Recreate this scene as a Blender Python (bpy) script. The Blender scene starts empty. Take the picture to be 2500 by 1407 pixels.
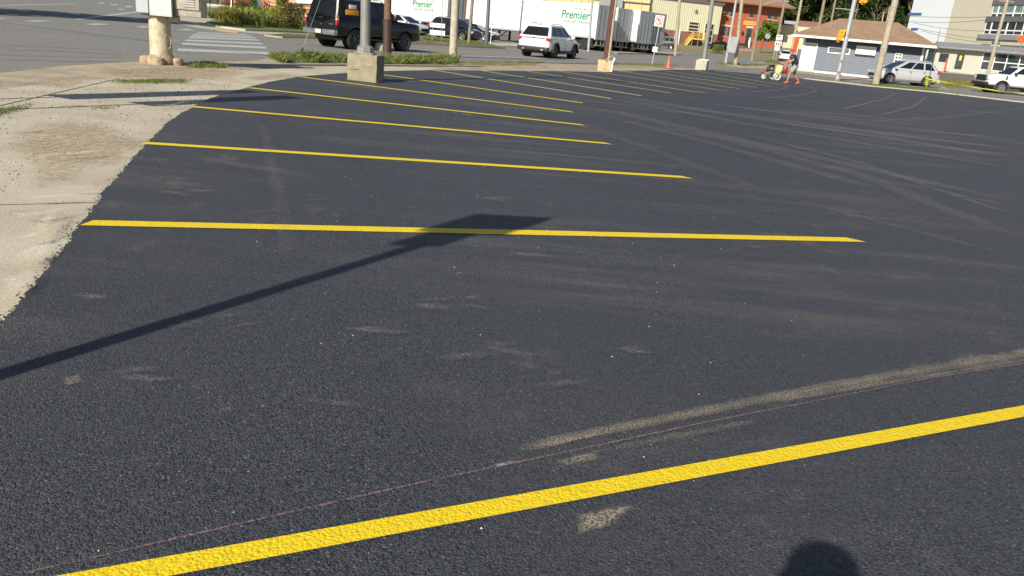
import bpy, bmesh, math, random
import numpy as np
from mathutils import Vector, Matrix, noise
rad = math.radians
rnd = random.Random(7)
S = bpy.context.scene
COL = S.collection
# ------------------------------------------------------------------ camera
FOC, CH, ROLL = 1885.0, 1.5, rad(5.3)
PITCH = math.atan(638.5 * math.cos(ROLL) / FOC)
cd = bpy.data.cameras.new('camera'); cam = bpy.data.objects.new('camera', cd); COL.objects.link(cam)
S.camera = cam
cd.sensor_fit = 'HORIZONTAL'; cd.sensor_width = 36; cd.lens = FOC / 2500 * 36
cd.clip_start = 0.05; cd.clip_end = 3000
cam.matrix_world = Matrix.Translation((0, 0, CH)) @ Matrix.Rotation(rad(90) - PITCH, 4, 'X') @ Matrix.Rotation(ROLL, 4, 'Z')
# ------------------------------------------------------------------ light
SUN_AZ, SUN_EL = rad(29), rad(31.5)          # azimuth the shadows run to, height of the sun
w = bpy.data.worlds.new('World'); S.world = w; w.use_nodes = True
nt = w.node_tree; bg = nt.nodes['Background']
sky = nt.nodes.new('ShaderNodeTexSky'); sky.sky_type = 'NISHITA'; sky.sun_disc = False
sky.sun_elevation = SUN_EL; sky.sun_rotation = SUN_AZ + math.pi
sky.air_density = 1.0; sky.dust_density = 0.6; sky.ozone_density = 1.0
nt.links.new(sky.outputs[0], bg.inputs[0]); bg.inputs[1].default_value = 0.068
sl = bpy.data.lights.new('sun', 'SUN'); sun = bpy.data.objects.new('sun', sl); COL.objects.link(sun)
sl.energy = 5.0; sl.angle = rad(0.53); sl.color = (1.0, 0.93, 0.80)
LD = Vector((math.sin(SUN_AZ) * math.cos(SUN_EL), math.cos(SUN_AZ) * math.cos(SUN_EL), -math.sin(SUN_EL)))
sun.rotation_euler = LD.to_track_quat('-Z', 'Y').to_euler(); sun.location = (-20, -30, 30)
vs = S.view_settings; vs.view_transform = 'Standard'; vs.look = 'None'; vs.gamma = 1; vs.use_curve_mapping = False
vs.exposure = 0.32
# ------------------------------------------------------------------ measuring helpers
cp, sp = math.cos(PITCH), math.sin(PITCH)
FW = Vector((0, cp, -sp)); U0 = Vector((0, sp, cp)); R0 = Vector((1, 0, 0))
RT = R0 * math.cos(ROLL) + U0 * math.sin(ROLL); UP = U0 * math.cos(ROLL) - R0 * math.sin(ROLL)
CC = Vector((0, 0, CH))
KU = [85, 105, 120, 135, 146, 158, 200, 300, 700]; KZ = [0, .2, .4, .9, 1.2, 2.0, 4.0, 8.0, 16.0]
UX, UY = .574, .819
def zf(x, y): return float(np.interp(x * UX + y * UY, KU, KZ))
def ray(px, py): return FW + RT * ((px - 1250) / FOC) - UP * ((py - 703.5) / FOC)
def prj(p):
    v = Vector(p) - CC; d = v.dot(FW); return 1250 + FOC * v.dot(RT) / d, 703.5 - FOC * v.dot(UP) / d
HL = [0.0]      # height of the surface being measured above the bare ground
def at(px, py):
    """ground point seen at a place in the photograph"""
    d = ray(px, py); z = HL[0]
    for i in range(30):
        t = (z - CH) / d.z if d.z < 0 else 400.0
        p = CC + d * t; z = z * .4 + (zf(p.x, p.y) + HL[0]) * .6
    return Vector((p.x, p.y, zf(p.x, p.y)))
def col(px, D):
    """ground point at forward distance D that lies on a picture column"""
    X = (px - 1250) / 1990 * D
    for i in range(12):
        X -= (prj((X, D, zf(X, D)))[0] - px) * D / 1990
    return Vector((X, D, zf(X, D)))
def onY(px, py, Y):
    d = ray(px, py); p = CC + d * (Y / d.y); return Vector(p)
def hz(py, P):
    """height z over point P seen at picture row py"""
    z = P[2]
    for i in range(20): z -= (py - prj((P[0], P[1], z))[1]) * P[1] / 2098
    return z
# ------------------------------------------------------------------ object helpers
def wloc(o):
    v = Vector((0, 0, 0))
    while o is not None: v = v + o.location; o = o.parent
    return v
def tag(o, label=None, cat=None, group=None, kind=None):
    if label: o['label'] = label
    if cat: o['category'] = cat
    if group: o['group'] = group
    if kind: o['kind'] = kind
    return o
def thing(name, loc, label, cat, group=None, rz=0.0):
    o = bpy.data.objects.new(name, None); COL.objects.link(o); o.empty_display_size = .3
    o.location = loc; o.rotation_euler[2] = rz
    return tag(o, label, cat, group)
def ob(name, bm, m, parent=None, world=True, smooth=None, kind=None, label=None):
    if isinstance(bm, bmesh.types.BMesh):
        me = bpy.data.meshes.new(name); bm.normal_update(); bm.to_mesh(me); bm.free()
    else: me = bm
    if m is not None and not me.materials: me.materials.append(m)
    if smooth is not None:
        me.polygons.foreach_set('use_smooth', [True] * len(me.polygons))
        me.set_sharp_from_angle(angle=rad(smooth))
    o = bpy.data.objects.new(name, me); COL.objects.link(o)
    if parent is not None:
        o.parent = parent
        if world: o.location = -wloc(parent)
    if kind: o['kind'] = kind
    if label: o['label'] = label
    return o
def B(): return bmesh.new()
def box(bm, x0, x1, y0, y1, z0, z1, M=None, bev=0):
    r = bmesh.ops.create_cube(bm, size=1)['verts']
    for v in r:
        v.co = Vector(((x0 + x1) / 2 + v.co.x * (x1 - x0), (y0 + y1) / 2 + v.co.y * (y1 - y0), (z0 + z1) / 2 + v.co.z * (z1 - z0)))
    if bev:
        es = list({e for v in r for e in v.link_edges})
        rr = bmesh.ops.bevel(bm, geom=es, offset=bev, segments=2, affect='EDGES', profile=.6)
        r = rr['verts'] if M is not None else r
        if M is not None:
            r = list({v for f in rr['faces'] for v in f.verts} | {v for v in r if v.is_valid})
    if M is not None:
        for v in r: v.co = M @ v.co
    return r
def tube(bm, p0, p1, r0, r1=None, n=10, caps=True):
    r1 = r0 if r1 is None else r1
    p0, p1 = Vector(p0), Vector(p1); d = (p1 - p0).normalized()
    a = d.orthogonal().normalized(); b = d.cross(a)
    A = [bm.verts.new(p0 + (a * math.cos(t) + b * math.sin(t)) * r0) for t in [2 * math.pi * i / n for i in range(n)]]
    C = [bm.verts.new(p1 + (a * math.cos(t) + b * math.sin(t)) * r1) for t in [2 * math.pi * i / n for i in range(n)]]
    for i in range(n): bm.faces.new((A[i], A[(i + 1) % n], C[(i + 1) % n], C[i]))
    if caps:
        bm.faces.new(A[::-1]); bm.faces.new(C)
def pipe(bm, pts, r, n=6):
    pts = [Vector(p) for p in pts]; rings = []
    for i, p in enumerate(pts):
        d = (pts[min(i + 1, len(pts) - 1)] - pts[max(i - 1, 0)]).normalized()
        a = d.cross(Vector((0.13, .2, 1))).normalized(); b = d.cross(a)
        rr = r[i] if isinstance(r, (list, tuple)) else r
        rings.append([bm.verts.new(p + (a * math.cos(2 * math.pi * k / n) + b * math.sin(2 * math.pi * k / n)) * rr) for k in range(n)])
    for A, C in zip(rings, rings[1:]):
        for k in range(n): bm.faces.new((A[k], A[(k + 1) % n], C[(k + 1) % n], C[k]))
    bm.faces.new(rings[0][::-1]); bm.faces.new(rings[-1])
def prism(bm, pts, vec):
    """polygon (3d points) pushed along vec"""
    a = [bm.verts.new(p) for p in pts]; b = [bm.verts.new(Vector(p) + Vector(vec)) for p in pts]
    n = len(a); bm.faces.new(a); bm.faces.new(b[::-1])
    for i in range(n): bm.faces.new((a[i], b[i], b[(i + 1) % n], a[(i + 1) % n]))
    bmesh.ops.recalc_face_normals(bm, faces=bm.faces)
def lathe(bm, prof, c=(0, 0, 0), n=20, axis='z', caps=True):
    c = Vector(c); rings = []
    for r, h in prof:
        ring = []
        for k in range(n):
            t = 2 * math.pi * k / n; x, y = r * math.cos(t), r * math.sin(t)
            p = {'z': (x, y, h), 'y': (x, h, y), 'x': (h, x, y)}[axis]
            ring.append(bm.verts.new(c + Vector(p)))
        rings.append(ring)
    for A, C in zip(rings, rings[1:]):
        for k in range(n): bm.faces.new((A[k], A[(k + 1) % n], C[(k + 1) % n], C[k]))
    for R_ in ((rings[0], rings[-1]) if caps else ()):
        try: bm.faces.new(R_)
        except Exception: pass
    bmesh.ops.recalc_face_normals(bm, faces=bm.faces)
def copy_tree(o, parent=None):
    c = o.copy(); COL.objects.link(c); c.parent = parent
    for ch in list(o.children): copy_tree(ch, c)
    return c
def text_mesh(s, size, shear=0, bold=0.0, align='CENTER', thick=.004, space=1.0):
    cu = bpy.data.curves.new('lettering', 'FONT'); cu.body = s; cu.size = size; cu.shear = shear
    cu.offset = bold; cu.align_x = align; cu.align_y = 'CENTER'; cu.extrude = thick; cu.resolution_u = 3
    cu.space_character = space
    t = bpy.data.objects.new('tmp', cu); COL.objects.link(t)
    bpy.context.view_layer.update()
    me = bpy.data.meshes.new_from_object(t.evaluated_get(bpy.context.evaluated_depsgraph_get()))
    bpy.data.objects.remove(t); return me
def lettering(s, size, m, parent, origin, right, up, world=True, name='lettering', **k):
    me = text_mesh(s, size, **k)
    r = Vector(right).normalized(); u = Vector(up).normalized(); n = r.cross(u)
    M = Matrix((r, u, n)).transposed().to_4x4(); M.translation = Vector(origin)
    me.transform(M); return ob(name, me, m, parent, world)
# ------------------------------------------------------------------ materials
def mat(name, c, rough=.6, metal=0, spec=.5, coat=0, var=.12, vs_=3.0, bump=0, bs=30, trans=0, col2=None, c2s=2.0, c2t=(.5, .7), emit=0):
    m = bpy.data.materials.new(name); m.use_nodes = True; t = m.node_tree; N = t.nodes; L = t.links
    p = N['Principled BSDF']; p.inputs['Roughness'].default_value = rough; p.inputs['Metallic'].default_value = metal
    p.inputs['Specular IOR Level'].default_value = spec; p.inputs['Coat Weight'].default_value = coat
    p.inputs['Coat Roughness'].default_value = .03
    tc = N.new('ShaderNodeTexCoord')
    nz = N.new('ShaderNodeTexNoise'); nz.inputs['Scale'].default_value = vs_; nz.inputs['Detail'].default_value = 6
    nz.inputs['Roughness'].default_value = .65; L.new(tc.outputs['Object'], nz.inputs['Vector'])
    mr = N.new('ShaderNodeMapRange'); mr.inputs[1].default_value = .3; mr.inputs[2].default_value = .7
    mr.inputs[3].default_value = 1 - var; mr.inputs[4].default_value = 1 + var; L.new(nz.outputs[0], mr.inputs[0])
    mx = N.new('ShaderNodeVectorMath'); mx.operation = 'SCALE'; mx.inputs[0].default_value = c
    L.new(mr.outputs[0], mx.inputs['Scale']); out = mx.outputs[0]
    if col2 is not None:
        n2 = N.new('ShaderNodeTexNoise'); n2.inputs['Scale'].default_value = c2s; n2.inputs['Detail'].default_value = 8
        n2.inputs['Roughness'].default_value = .7; L.new(tc.outputs['Object'], n2.inputs['Vector'])
        m2 = N.new('ShaderNodeMapRange'); m2.inputs[1].default_value = c2t[0]; m2.inputs[2].default_value = c2t[1]
        L.new(n2.outputs[0], m2.inputs[0]); mi = N.new('ShaderNodeMix'); mi.data_type = 'RGBA'
        L.new(m2.outputs[0], mi.inputs[0]); L.new(out, mi.inputs[6]); mi.inputs[7].default_value = (*col2, 1); out = mi.outputs[2]
    L.new(out, p.inputs['Base Color'])
    if bump:
        nb = N.new('ShaderNodeTexNoise'); nb.inputs['Scale'].default_value = bs; nb.inputs['Detail'].default_value = 4
        L.new(tc.outputs['Object'], nb.inputs['Vector'])
        b = N.new('ShaderNodeBump'); b.inputs['Strength'].default_value = bump; b.inputs['Distance'].default_value = .02
        L.new(nb.outputs[0], b.inputs['Height']); L.new(b.outputs[0], p.inputs['Normal'])
    if trans:
        p.inputs['Transmission Weight'].default_value = trans; p.inputs['IOR'].default_value = 1.1
    return m
M = {}
M['glass'] = mat('dark_glass', (.012, .015, .017), .04, spec=.6, var=.3, vs_=1.2)
M['glass_w'] = mat('building_glass', (.03, .045, .05), .05, spec=.8, var=.5, vs_=.7)
M['glass_l'] = mat('pale_building_glass', (.16, .23, .23), .06, spec=.8, var=.35, vs_=.6)
M['rubber'] = mat('tyre_rubber', (.018, .018, .019), .8, var=.3, vs_=8)
M['rim'] = mat('wheel_alloy', (.5, .5, .52), .3, metal=.8, var=.1)
M['rimd'] = mat('dark_wheel_alloy', (.12, .12, .125), .5, metal=.3, var=.2)
M['black'] = mat('black_plastic', (.02, .02, .022), .55, var=.25)
M['chrome'] = mat('worn_chrome', (.55, .56, .58), .25, metal=.9, var=.2, vs_=6)
M['red_l'] = mat('red_lamp', (.5, .015, .02), .15, coat=.6)
M['amber'] = mat('amber_lamp', (.85, .25, .02), .15, coat=.6)
M['clear'] = mat('clear_lamp', (.6, .62, .63), .1, coat=.6)
M['plate'] = mat('number_plate', (.65, .68, .7), .4, col2=(.75, .65, .2), c2s=1.5)
M['p_black'] = mat('black_car_paint', (.004, .005, .008), .2, spec=.4, coat=.4, var=.2)
M['p_white'] = mat('white_car_paint', (.74, .75, .77), .3, coat=.7, var=.03)
M['p_silver'] = mat('silver_car_paint', (.60, .61, .62), .3, metal=.35, coat=.6, var=.05)
M['p_green'] = mat('olive_car_paint', (.045, .055, .042), .3, metal=.3, coat=.6, var=.1)
M['p_grey'] = mat('grey_car_paint', (.09, .1, .12), .3, metal=.4, coat=.6, var=.08)
M['p_navy'] = mat('navy_car_paint', (.006, .01, .024), .2, metal=.2, coat=.8, var=.15)
M['p_red'] = mat('red_car_paint', (.3, .012, .015), .3, coat=.6)
M['conc'] = mat('old_concrete', (.29, .25, .17), .9, var=.25, vs_=5, bump=.5, bs=40, col2=(.24, .21, .15), c2s=9, c2t=(.55, .75))
M['conc2'] = mat('pale_concrete', (.46, .43, .34), .9, var=.12, vs_=4, bump=.3, bs=30, col2=(.33, .29, .2), c2s=3)
M['cpole'] = mat('spun_concrete_pole', (.46, .42, .32), .85, var=.16, vs_=5, bump=.3, bs=20, col2=(.3, .23, .14), c2s=4, c2t=(.55, .8))
M['galv'] = mat('galvanised_steel', (.25, .25, .235), .55, metal=.25, var=.14, vs_=6)
M['galvl'] = mat('pale_grey_steel', (.42, .45, .46), .5, metal=.35, var=.1, vs_=4, col2=(.25, .17, .1), c2s=3, c2t=(.66, .8))
M['steel_d'] = mat('weathered_dark_steel', (.15, .17, .19), .5, metal=.5, var=.15, vs_=5)
M['wood'] = mat('weathered_pole_wood', (.26, .215, .155), .9, var=.22, vs_=7, bump=.5, bs=25, col2=(.13, .1, .07), c2s=5)
M['wood_l'] = mat('pale_pole_wood', (.40, .35, .26), .9, var=.2, vs_=7, bump=.5, bs=25, col2=(.22, .18, .12), c2s=5)
M['wood_b'] = mat('brown_pole_wood', (.17, .1, .06), .9, var=.25, vs_=7, bump=.5, bs=25)
M['rustp'] = mat('brown_painted_steel', (.105, .045, .032), .55, var=.15, vs_=3)
M['sleeve'] = mat('brown_steel_sleeve', (.075, .045, .035), .55, metal=.2, var=.2, vs_=6)
M['cream'] = mat('rusty_cream_paint', (.56, .51, .37), .75, var=.12, vs_=5, bump=.4, bs=30, col2=(.30, .19, .09), c2s=5, c2t=(.48, .74))
M['alu'] = mat('aluminium_cabinet', (.55, .57, .58), .42, metal=.5, var=.1, vs_=5)
M['steelb'] = mat('stained_stainless', (.36, .33, .28), .45, metal=.6, var=.25, vs_=6, col2=(.16, .12, .09), c2s=8, c2t=(.55, .75))
M['white'] = mat('white_paint', (.78, .78, .76), .5, var=.04)
M['trail'] = mat('white_trailer_panel', (.74, .77, .76), .35, var=.035, vs_=1.5)
M['door_g'] = mat('grey_trailer_door', (.42, .45, .48), .45, metal=.2, var=.08, vs_=2)
M['green_t'] = mat('green_print', (.01, .22, .09), .5)
M['dark_t'] = mat('dark_print', (.03, .03, .035), .5)
M['grey_t'] = mat('grey_print', (.35, .36, .37), .5)
M['sign_w'] = mat('white_sign_sheet', (.8, .8, .78), .4, var=.03)
M['sign_r'] = mat('red_sign_sheet', (.5, .02, .02), .4)
M['orange'] = mat('orange_plastic', (.85, .13, .03), .5, var=.12, vs_=5)
M['org_b'] = mat('orange_banner', (.9, .11, .02), .6)
M['yel_sig'] = mat('yellow_signal_housing', (.82, .36, .02), .45, var=.06)
M['yel_st'] = mat('yellow_stair_paint', (.75, .52, .06), .5)
M['tape'] = mat('yellow_caution_tape', (.75, .72, .06), .5)
M['blue_s'] = mat('blue_grey_siding', (.105, .13, .17), .55, var=.08, vs_=2)
M['trimw'] = mat('white_trim', (.72, .73, .7), .5, var=.05)
M['peach'] = mat('peach_stucco', (.56, .33, .22), .85, var=.06)
M['cor'] = mat('cream_corrugated_steel', (.60, .58, .42), .5, var=.05)
M['yelw'] = mat('yellow_metal_wall', (.62, .50, .24), .55, var=.06)
M['tanw'] = mat('tan_stucco', (.58, .50, .33), .8, var=.05)
M['bgw'] = mat('beige_panel_wall', (.50, .47, .37), .8, var=.03)
M['wbw'] = mat('pale_blue_white_wall', (.66, .70, .74), .7, var=.02)
M['mgrey'] = mat('grey_metal_roofing', (.30, .32, .34), .45, metal=.3, var=.15, vs_=1)
M['dgrey'] = mat('dark_grey_trim', (.12, .125, .13), .6)
M['shopw'] = mat('light_board_siding', (.46, .45, .38), .7, var=.06)
M['skin'] = mat('tanned_skin', (.46, .2, .12), .55, var=.08, vs_=12)
M['navy_c'] = mat('navy_cotton', (.018, .025, .05), .9, var=.2, vs_=10)
M['grey_c'] = mat('grey_cotton', (.3, .3, .29), .9, var=.12, vs_=8)
M['mulch'] = mat('black_mulch', (.02, .019, .018), .9, var=.4, vs_=10, bump=1, bs=15)
M['timber'] = mat('old_edging_timber', (.2, .13, .08), .9, var=.25, vs_=6)
M['hair'] = mat('dark_hair', (.03, .02, .015), .8)
# ------------------------------------------------------------------ ground materials
def asphalt(name, dark, light, dust, scale, rough, dustamt, streak, bumpd=.0035, patch=.12, vr=(.25, 3.2)):
    m = bpy.data.materials.new(name); m.use_nodes = True; t = m.node_tree; N = t.nodes; L = t.links
    p = N['Principled BSDF']; p.inputs['Specular IOR Level'].default_value = .42
    g = N.new('ShaderNodeNewGeometry'); P = g.outputs['Position']
    def nz(sc, det=4, ro=.6, vec=P):
        n = N.new('ShaderNodeTexNoise'); n.inputs['Scale'].default_value = sc; n.inputs['Detail'].default_value = det
        n.inputs['Roughness'].default_value = ro; L.new(vec, n.inputs['Vector']); return n.outputs[0]
    def mrange(v, a, b, c=0, d=1):
        n = N.new('ShaderNodeMapRange'); n.inputs[1].default_value = a; n.inputs[2].default_value = b
        n.inputs[3].default_value = c; n.inputs[4].default_value = d; L.new(v, n.inputs[0]); return n.outputs[0]
    def mix(f, a, b):
        n = N.new('ShaderNodeMix'); n.data_type = 'RGBA'
        if isinstance(f, float): n.inputs[0].default_value = f
        else: L.new(f, n.inputs[0])
        for i, v in ((6, a), (7, b)):
            if isinstance(v, tuple): n.inputs[i].default_value = (*v, 1)
            else: L.new(v, n.inputs[i])
        return n.outputs[2]
    def mul(a, b):
        n = N.new('ShaderNodeMath'); n.operation = 'MULTIPLY'
        for i, v in ((0, a), (1, b)):
            if isinstance(v, (int, float)): n.inputs[i].default_value = v
            else: L.new(v, n.inputs[i])
        return n.outputs[0]
    vo = N.new('ShaderNodeTexVoronoi'); vo.inputs['Scale'].default_value = scale; L.new(P, vo.inputs['Vector'])
    sep = N.new('ShaderNodeSeparateColor'); L.new(vo.outputs['Color'], sep.inputs[0])
    c = mix(mrange(sep.outputs[0], .0, 1.0), tuple(x * vr[0] for x in dark), tuple(x * vr[1] for x in dark))
    c = mix(mrange(sep.outputs[1], .80, .97), c, tuple(x * (.36 if vr[1] > 2 else 1) for x in light))
    c = mix(mrange(sep.outputs[2], .982, .999), c, light)
    # broad mottling
    c = mix(mul(mrange(nz(.7, 6), .4, .7), patch * 4), c, tuple(x * 1.7 for x in dark))
    c = mix(mul(mrange(nz(.22, 5, .6), .42, .62), patch * 5), c, tuple(x * 2.0 for x in dark))
    # dusty smears, stretched along the way the wheels went
    mp = N.new('ShaderNodeMapping'); mp.inputs['Rotation'].default_value = (0, 0, streak); mp.inputs['Scale'].default_value = (.13, 1.15, 1)
    L.new(P, mp.inputs['Vector'])
    d1 = mul(mrange(nz(1.3, 7, .72, mp.outputs[0]), .50, .72), mrange(nz(.16, 3), .42, .62))
    d2 = mul(mrange(nz(2.3, 6, .7), .56, .74), mrange(nz(.5, 2), .45, .65))
    grain = mrange(nz(scale * .6, 3), .35, .6)
    c = mix(mul(mul(d1, grain), dustamt), c, dust)
    c = mix(mul(mul(d2, grain), dustamt * .7), c, dust)
    L.new(c, p.inputs['Base Color'])
    L.new(mrange(sep.outputs[2], 0, 1, rough - .12, rough + .12), p.inputs['Roughness'])
    b = N.new('ShaderNodeBump'); b.inputs['Strength'].default_value = .85; b.inputs['Distance'].default_value = bumpd
    ad = N.new('ShaderNodeMath'); ad.operation = 'ADD'
    L.new(mul(vo.outputs['Distance'], -1.0), ad.inputs[0]); L.new(mul(nz(scale * .45, 3), 1.4), ad.inputs[1])
    L.new(ad.outputs[0], b.inputs['Height']); L.new(b.outputs[0], p.inputs['Normal'])
    return m
M['asphalt'] = asphalt('fresh_asphalt', (.0255, .027, .0335), (.22, .22, .22), (.24, .21, .16), 165, .62, 1.1, rad(22), bumpd=.0042)
M['road'] = asphalt('worn_road_asphalt', (.16, .155, .142), (.40, .39, .36), (.34, .31, .25), 60, .85, .5, rad(-10), patch=.03, vr=(.8, 1.4))
M['dirt'] = mat('sandy_dirt', (.42, .34, .235), .95, var=.16, vs_=2.5, bump=.6, bs=22, col2=(.22, .2, .17), c2s=1.3, c2t=(.45, .65))
M['slab'] = mat('dusty_concrete_slab', (.52, .47, .365), .92, var=.14, vs_=2.6, bump=.22, bs=45, col2=(.41, .35, .255), c2s=1.3, c2t=(.42, .62))
M['walk'] = mat('pavement_concrete', (.46, .41, .31), .9, var=.1, vs_=1.5, col2=(.36, .3, .2), c2s=.6)
M['turf'] = mat('mown_turf', (.10, .13, .035), .95, var=.3, vs_=3, bump=.7, bs=14, col2=(.2, .19, .08), c2s=1.2, c2t=(.45, .7))
M['lawn'] = mat('dry_lawn', (.22, .2, .09), .95, var=.2, vs_=1, col2=(.13, .15, .05), c2s=.5)
M['ground'] = mat('far_ground', (.2, .19, .16), .95, var=.15, vs_=.3)
def paint(name, c, wear, sc=95):
    m = asphalt(name, c, tuple(x * 1.0 for x in c), tuple(x * .8 for x in c), sc, .6, .2, 0, bumpd=.003, patch=0, vr=(.88, 1.1))
    t = m.node_tree; N = t.nodes; L = t.links; p = N['Principled BSDF']
    g = N.new('ShaderNodeNewGeometry'); n = N.new('ShaderNodeTexVoronoi'); n.feature = 'DISTANCE_TO_EDGE'; n.inputs['Scale'].default_value = sc * .75
    L.new(g.outputs['Position'], n.inputs['Vector'])
    n2 = N.new('ShaderNodeTexNoise'); n2.inputs['Scale'].default_value = 130; L.new(g.outputs['Position'], n2.inputs['Vector'])
    a = N.new('ShaderNodeMath'); a.operation = 'MULTIPLY_ADD'; L.new(n2.outputs[0], a.inputs[0]); a.inputs[1].default_value = -.16; L.new(n.outputs[0], a.inputs[2])
    r = N.new('ShaderNodeMapRange'); r.inputs[1].default_value = -.16 * .60 * wear; r.inputs[2].default_value = -.16 * .38 * wear
    L.new(a.outputs[0], r.inputs[0])
    src = p.inputs['Base Color'].links[0].from_socket
    mi = N.new('ShaderNodeMix'); mi.data_type = 'RGBA'; L.new(r.outputs[0], mi.inputs[0])
    mi.inputs[6].default_value = (.10, .075, .012, 1) if c[2] < .1 else (.14, .14, .14, 1); L.new(src, mi.inputs[7]); L.new(mi.outputs[2], p.inputs['Base Color'])
    return m
M['py'] = paint('yellow_line_paint', (.80, .58, .012), 1.7)
M['py2'] = paint('thin_yellow_line_paint', (.70, .56, .16), 1.0)
M['pw'] = paint('white_line_paint', (.50, .50, .48), .8, 40)
M['pyo'] = mat('faded_yellow_line', (.36, .28, .12), .9, var=.2, vs_=3)
def decal_mat(name, c, lo, hi, sc, fine=70, stretch=None, op=.9):
    m = bpy.data.materials.new(name); m.use_nodes = True; t = m.node_tree; N = t.nodes; L = t.links
    p = N['Principled BSDF']; p.inputs['Roughness'].default_value = .95; p.inputs['Base Color'].default_value = (*c, 1)
    g = N.new('ShaderNodeNewGeometry'); at_ = N.new('ShaderNodeAttribute'); at_.attribute_name = 'a'
    vec = g.outputs['Position']
    n1 = N.new('ShaderNodeTexNoise'); n1.inputs['Scale'].default_value = sc; n1.inputs['Detail'].default_value = 7; n1.inputs['Roughness'].default_value = .7
    if stretch is not None:
        mp = N.new('ShaderNodeMapping'); mp.inputs['Rotation'].default_value = (0, 0, stretch); mp.inputs['Scale'].default_value = (.12, 1, 1)
        L.new(vec, mp.inputs['Vector']); L.new(mp.outputs[0], n1.inputs['Vector'])
    else: L.new(vec, n1.inputs['Vector'])
    n2 = N.new('ShaderNodeTexNoise'); n2.inputs['Scale'].default_value = fine; n2.inputs['Detail'].default_value = 2; L.new(vec, n2.inputs['Vector'])
    a = N.new('ShaderNodeMath'); a.operation = 'ADD'; L.new(n1.outputs[0], a.inputs[0]); a.inputs[1].default_value = .5
    b = N.new('ShaderNodeMath'); b.operation = 'ADD'; L.new(a.outputs[0], b.inputs[0]); L.new(at_.outputs['Fac'], b.inputs[1])
    r = N.new('ShaderNodeMapRange'); r.inputs[1].default_value = lo; r.inputs[2].default_value = hi; r.inputs[4].default_value = op; L.new(b.outputs[0], r.inputs[0])
    g2 = N.new('ShaderNodeMapRange'); g2.inputs[1].default_value = .42; g2.inputs[2].default_value = .58; g2.inputs[3].default_value = .12; L.new(n2.outputs[0], g2.inputs[0])
    ml = N.new('ShaderNodeMath'); ml.operation = 'MULTIPLY'; L.new(r.outputs[0], ml.inputs[0]); L.new(g2.outputs[0], ml.inputs[1])
    L.new(ml.outputs[0], p.inputs['Alpha']); return m
M['d_dust'] = decal_mat('tan_dust', (.48, .41, .29), 1.45, 2.2, 3.2, fine=120, op=.95)
M['d_dustf'] = decal_mat('faint_grey_dust', (.30, .28, .24), 1.28, 2.5, 2.4, fine=90, op=.62)
M['d_scuff'] = decal_mat('scuffed_dust', (.30, .28, .24), 1.42, 2.3, 7, fine=60, stretch=rad(12), op=.5)
M['d_sand'] = decal_mat('washed_sand', (.46, .36, .23), 1.25, 1.9, .9, fine=18, op=.95)
M['d_chalk'] = decal_mat('pink_chalk_line', (.5, .26, .2), 1.45, 2.3, 9, fine=90, op=.85)
M['d_white'] = decal_mat('white_chalk_dust', (.6, .6, .6), 1.4, 2.3, 12, fine=90)
M['d_pale'] = decal_mat('pale_scrape', (.72, .66, .52), 1.3, 1.9, 3, fine=60, stretch=rad(10), op=.95)
M['d_dark'] = decal_mat('dark_stain', (.07, .06, .05), 1.3, 2.0, 1.4, fine=30, op=.85)
# ------------------------------------------------------------------ ground sheets
def xy(pts): return [at(*p).to_2d() for p in pts]
def sheet(name, poly, off, m, skirt=0, parent=None, kind='structure', drop=0):
    bm = B(); vs_l = [bm.verts.new((p[0], p[1], 0)) for p in poly]
    f = bm.faces.new(vs_l)
    if f.normal.z < 0 or f.calc_area() and (f.normal_update() or f.normal.z < 0): f.normal_flip()
    bmesh.ops.triangulate(bm, faces=[f])
    us = [v.co.x * UX + v.co.y * UY for v in bm.verts]
    for k in KU:
        if min(us) < k < max(us):
            bmesh.ops.bisect_plane(bm, geom=bm.verts[:] + bm.edges[:] + bm.faces[:], plane_co=(UX * k / (UX**2 + UY**2), UY * k / (UX**2 + UY**2), 0), plane_no=(UX, UY, 0))
    for v in bm.verts: v.co.z = zf(v.co.x, v.co.y) + off
    if skirt:
        es = [e for e in bm.edges if e.is_boundary]
        r = bmesh.ops.extrude_edge_only(bm, edges=es)
        for v in r['geom']:
            if isinstance(v, bmesh.types.BMVert): v.co.z -= skirt
    bmesh.ops.recalc_face_normals(bm, faces=bm.faces)
    up = sum(f.normal.z * f.calc_area() for f in bm.faces)
    if up < 0: bmesh.ops.reverse_faces(bm, faces=bm.faces)
    return ob(name, bm, m, parent, kind=kind if parent is None else None)
def densify(poly, step, amp, seed=0, closed=True):
    out = []; n = len(poly)
    for i in range(n if closed else n - 1):
        a, b = Vector(poly[i]), Vector(poly[(i + 1) % n]); L_ = (b - a).length; k = max(1, int(L_ / step))
        nrm = Vector((-(b - a).y, (b - a).x)).normalized() if L_ else Vector((0, 0))
        for j in range(k):
            p = a.lerp(b, j / k)
            d = noise.noise(Vector((p.x * 2.3, p.y * 2.3, seed))) * .8 + noise.noise(Vector((p.x * 9, p.y * 9, seed))) * .6 + noise.noise(Vector((p.x * 33, p.y * 33, seed))) * .5
            out.append(p + nrm * d * amp)
    if not closed: out.append(Vector(poly[-1]))
    return out
def clip(poly, a, n):
    """keep the side of the line through a where n points"""
    out = []; a = Vector(a); n = Vector(n)
    for i in range(len(poly)):
        p, q = Vector(poly[i]), Vector(poly[(i + 1) % len(poly)]); dp, dq = (p - a).dot(n), (q - a).dot(n)
        if dp >= 0: out.append(p)
        if dp * dq < 0: out.append(p.lerp(q, dp / (dp - dq)))
    return out
sheet('ground', [(-500, -80), (500, -80), (600, 600), (-600, 600)], -.012, M['ground'])
sheet('road', [(-170, -30), (-2.2, -30), (12, 5), (90, 30), (130, 75), (45, 150), (20, 160), (-80, 260), (-170, 260)], 0, M['road'])
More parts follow.
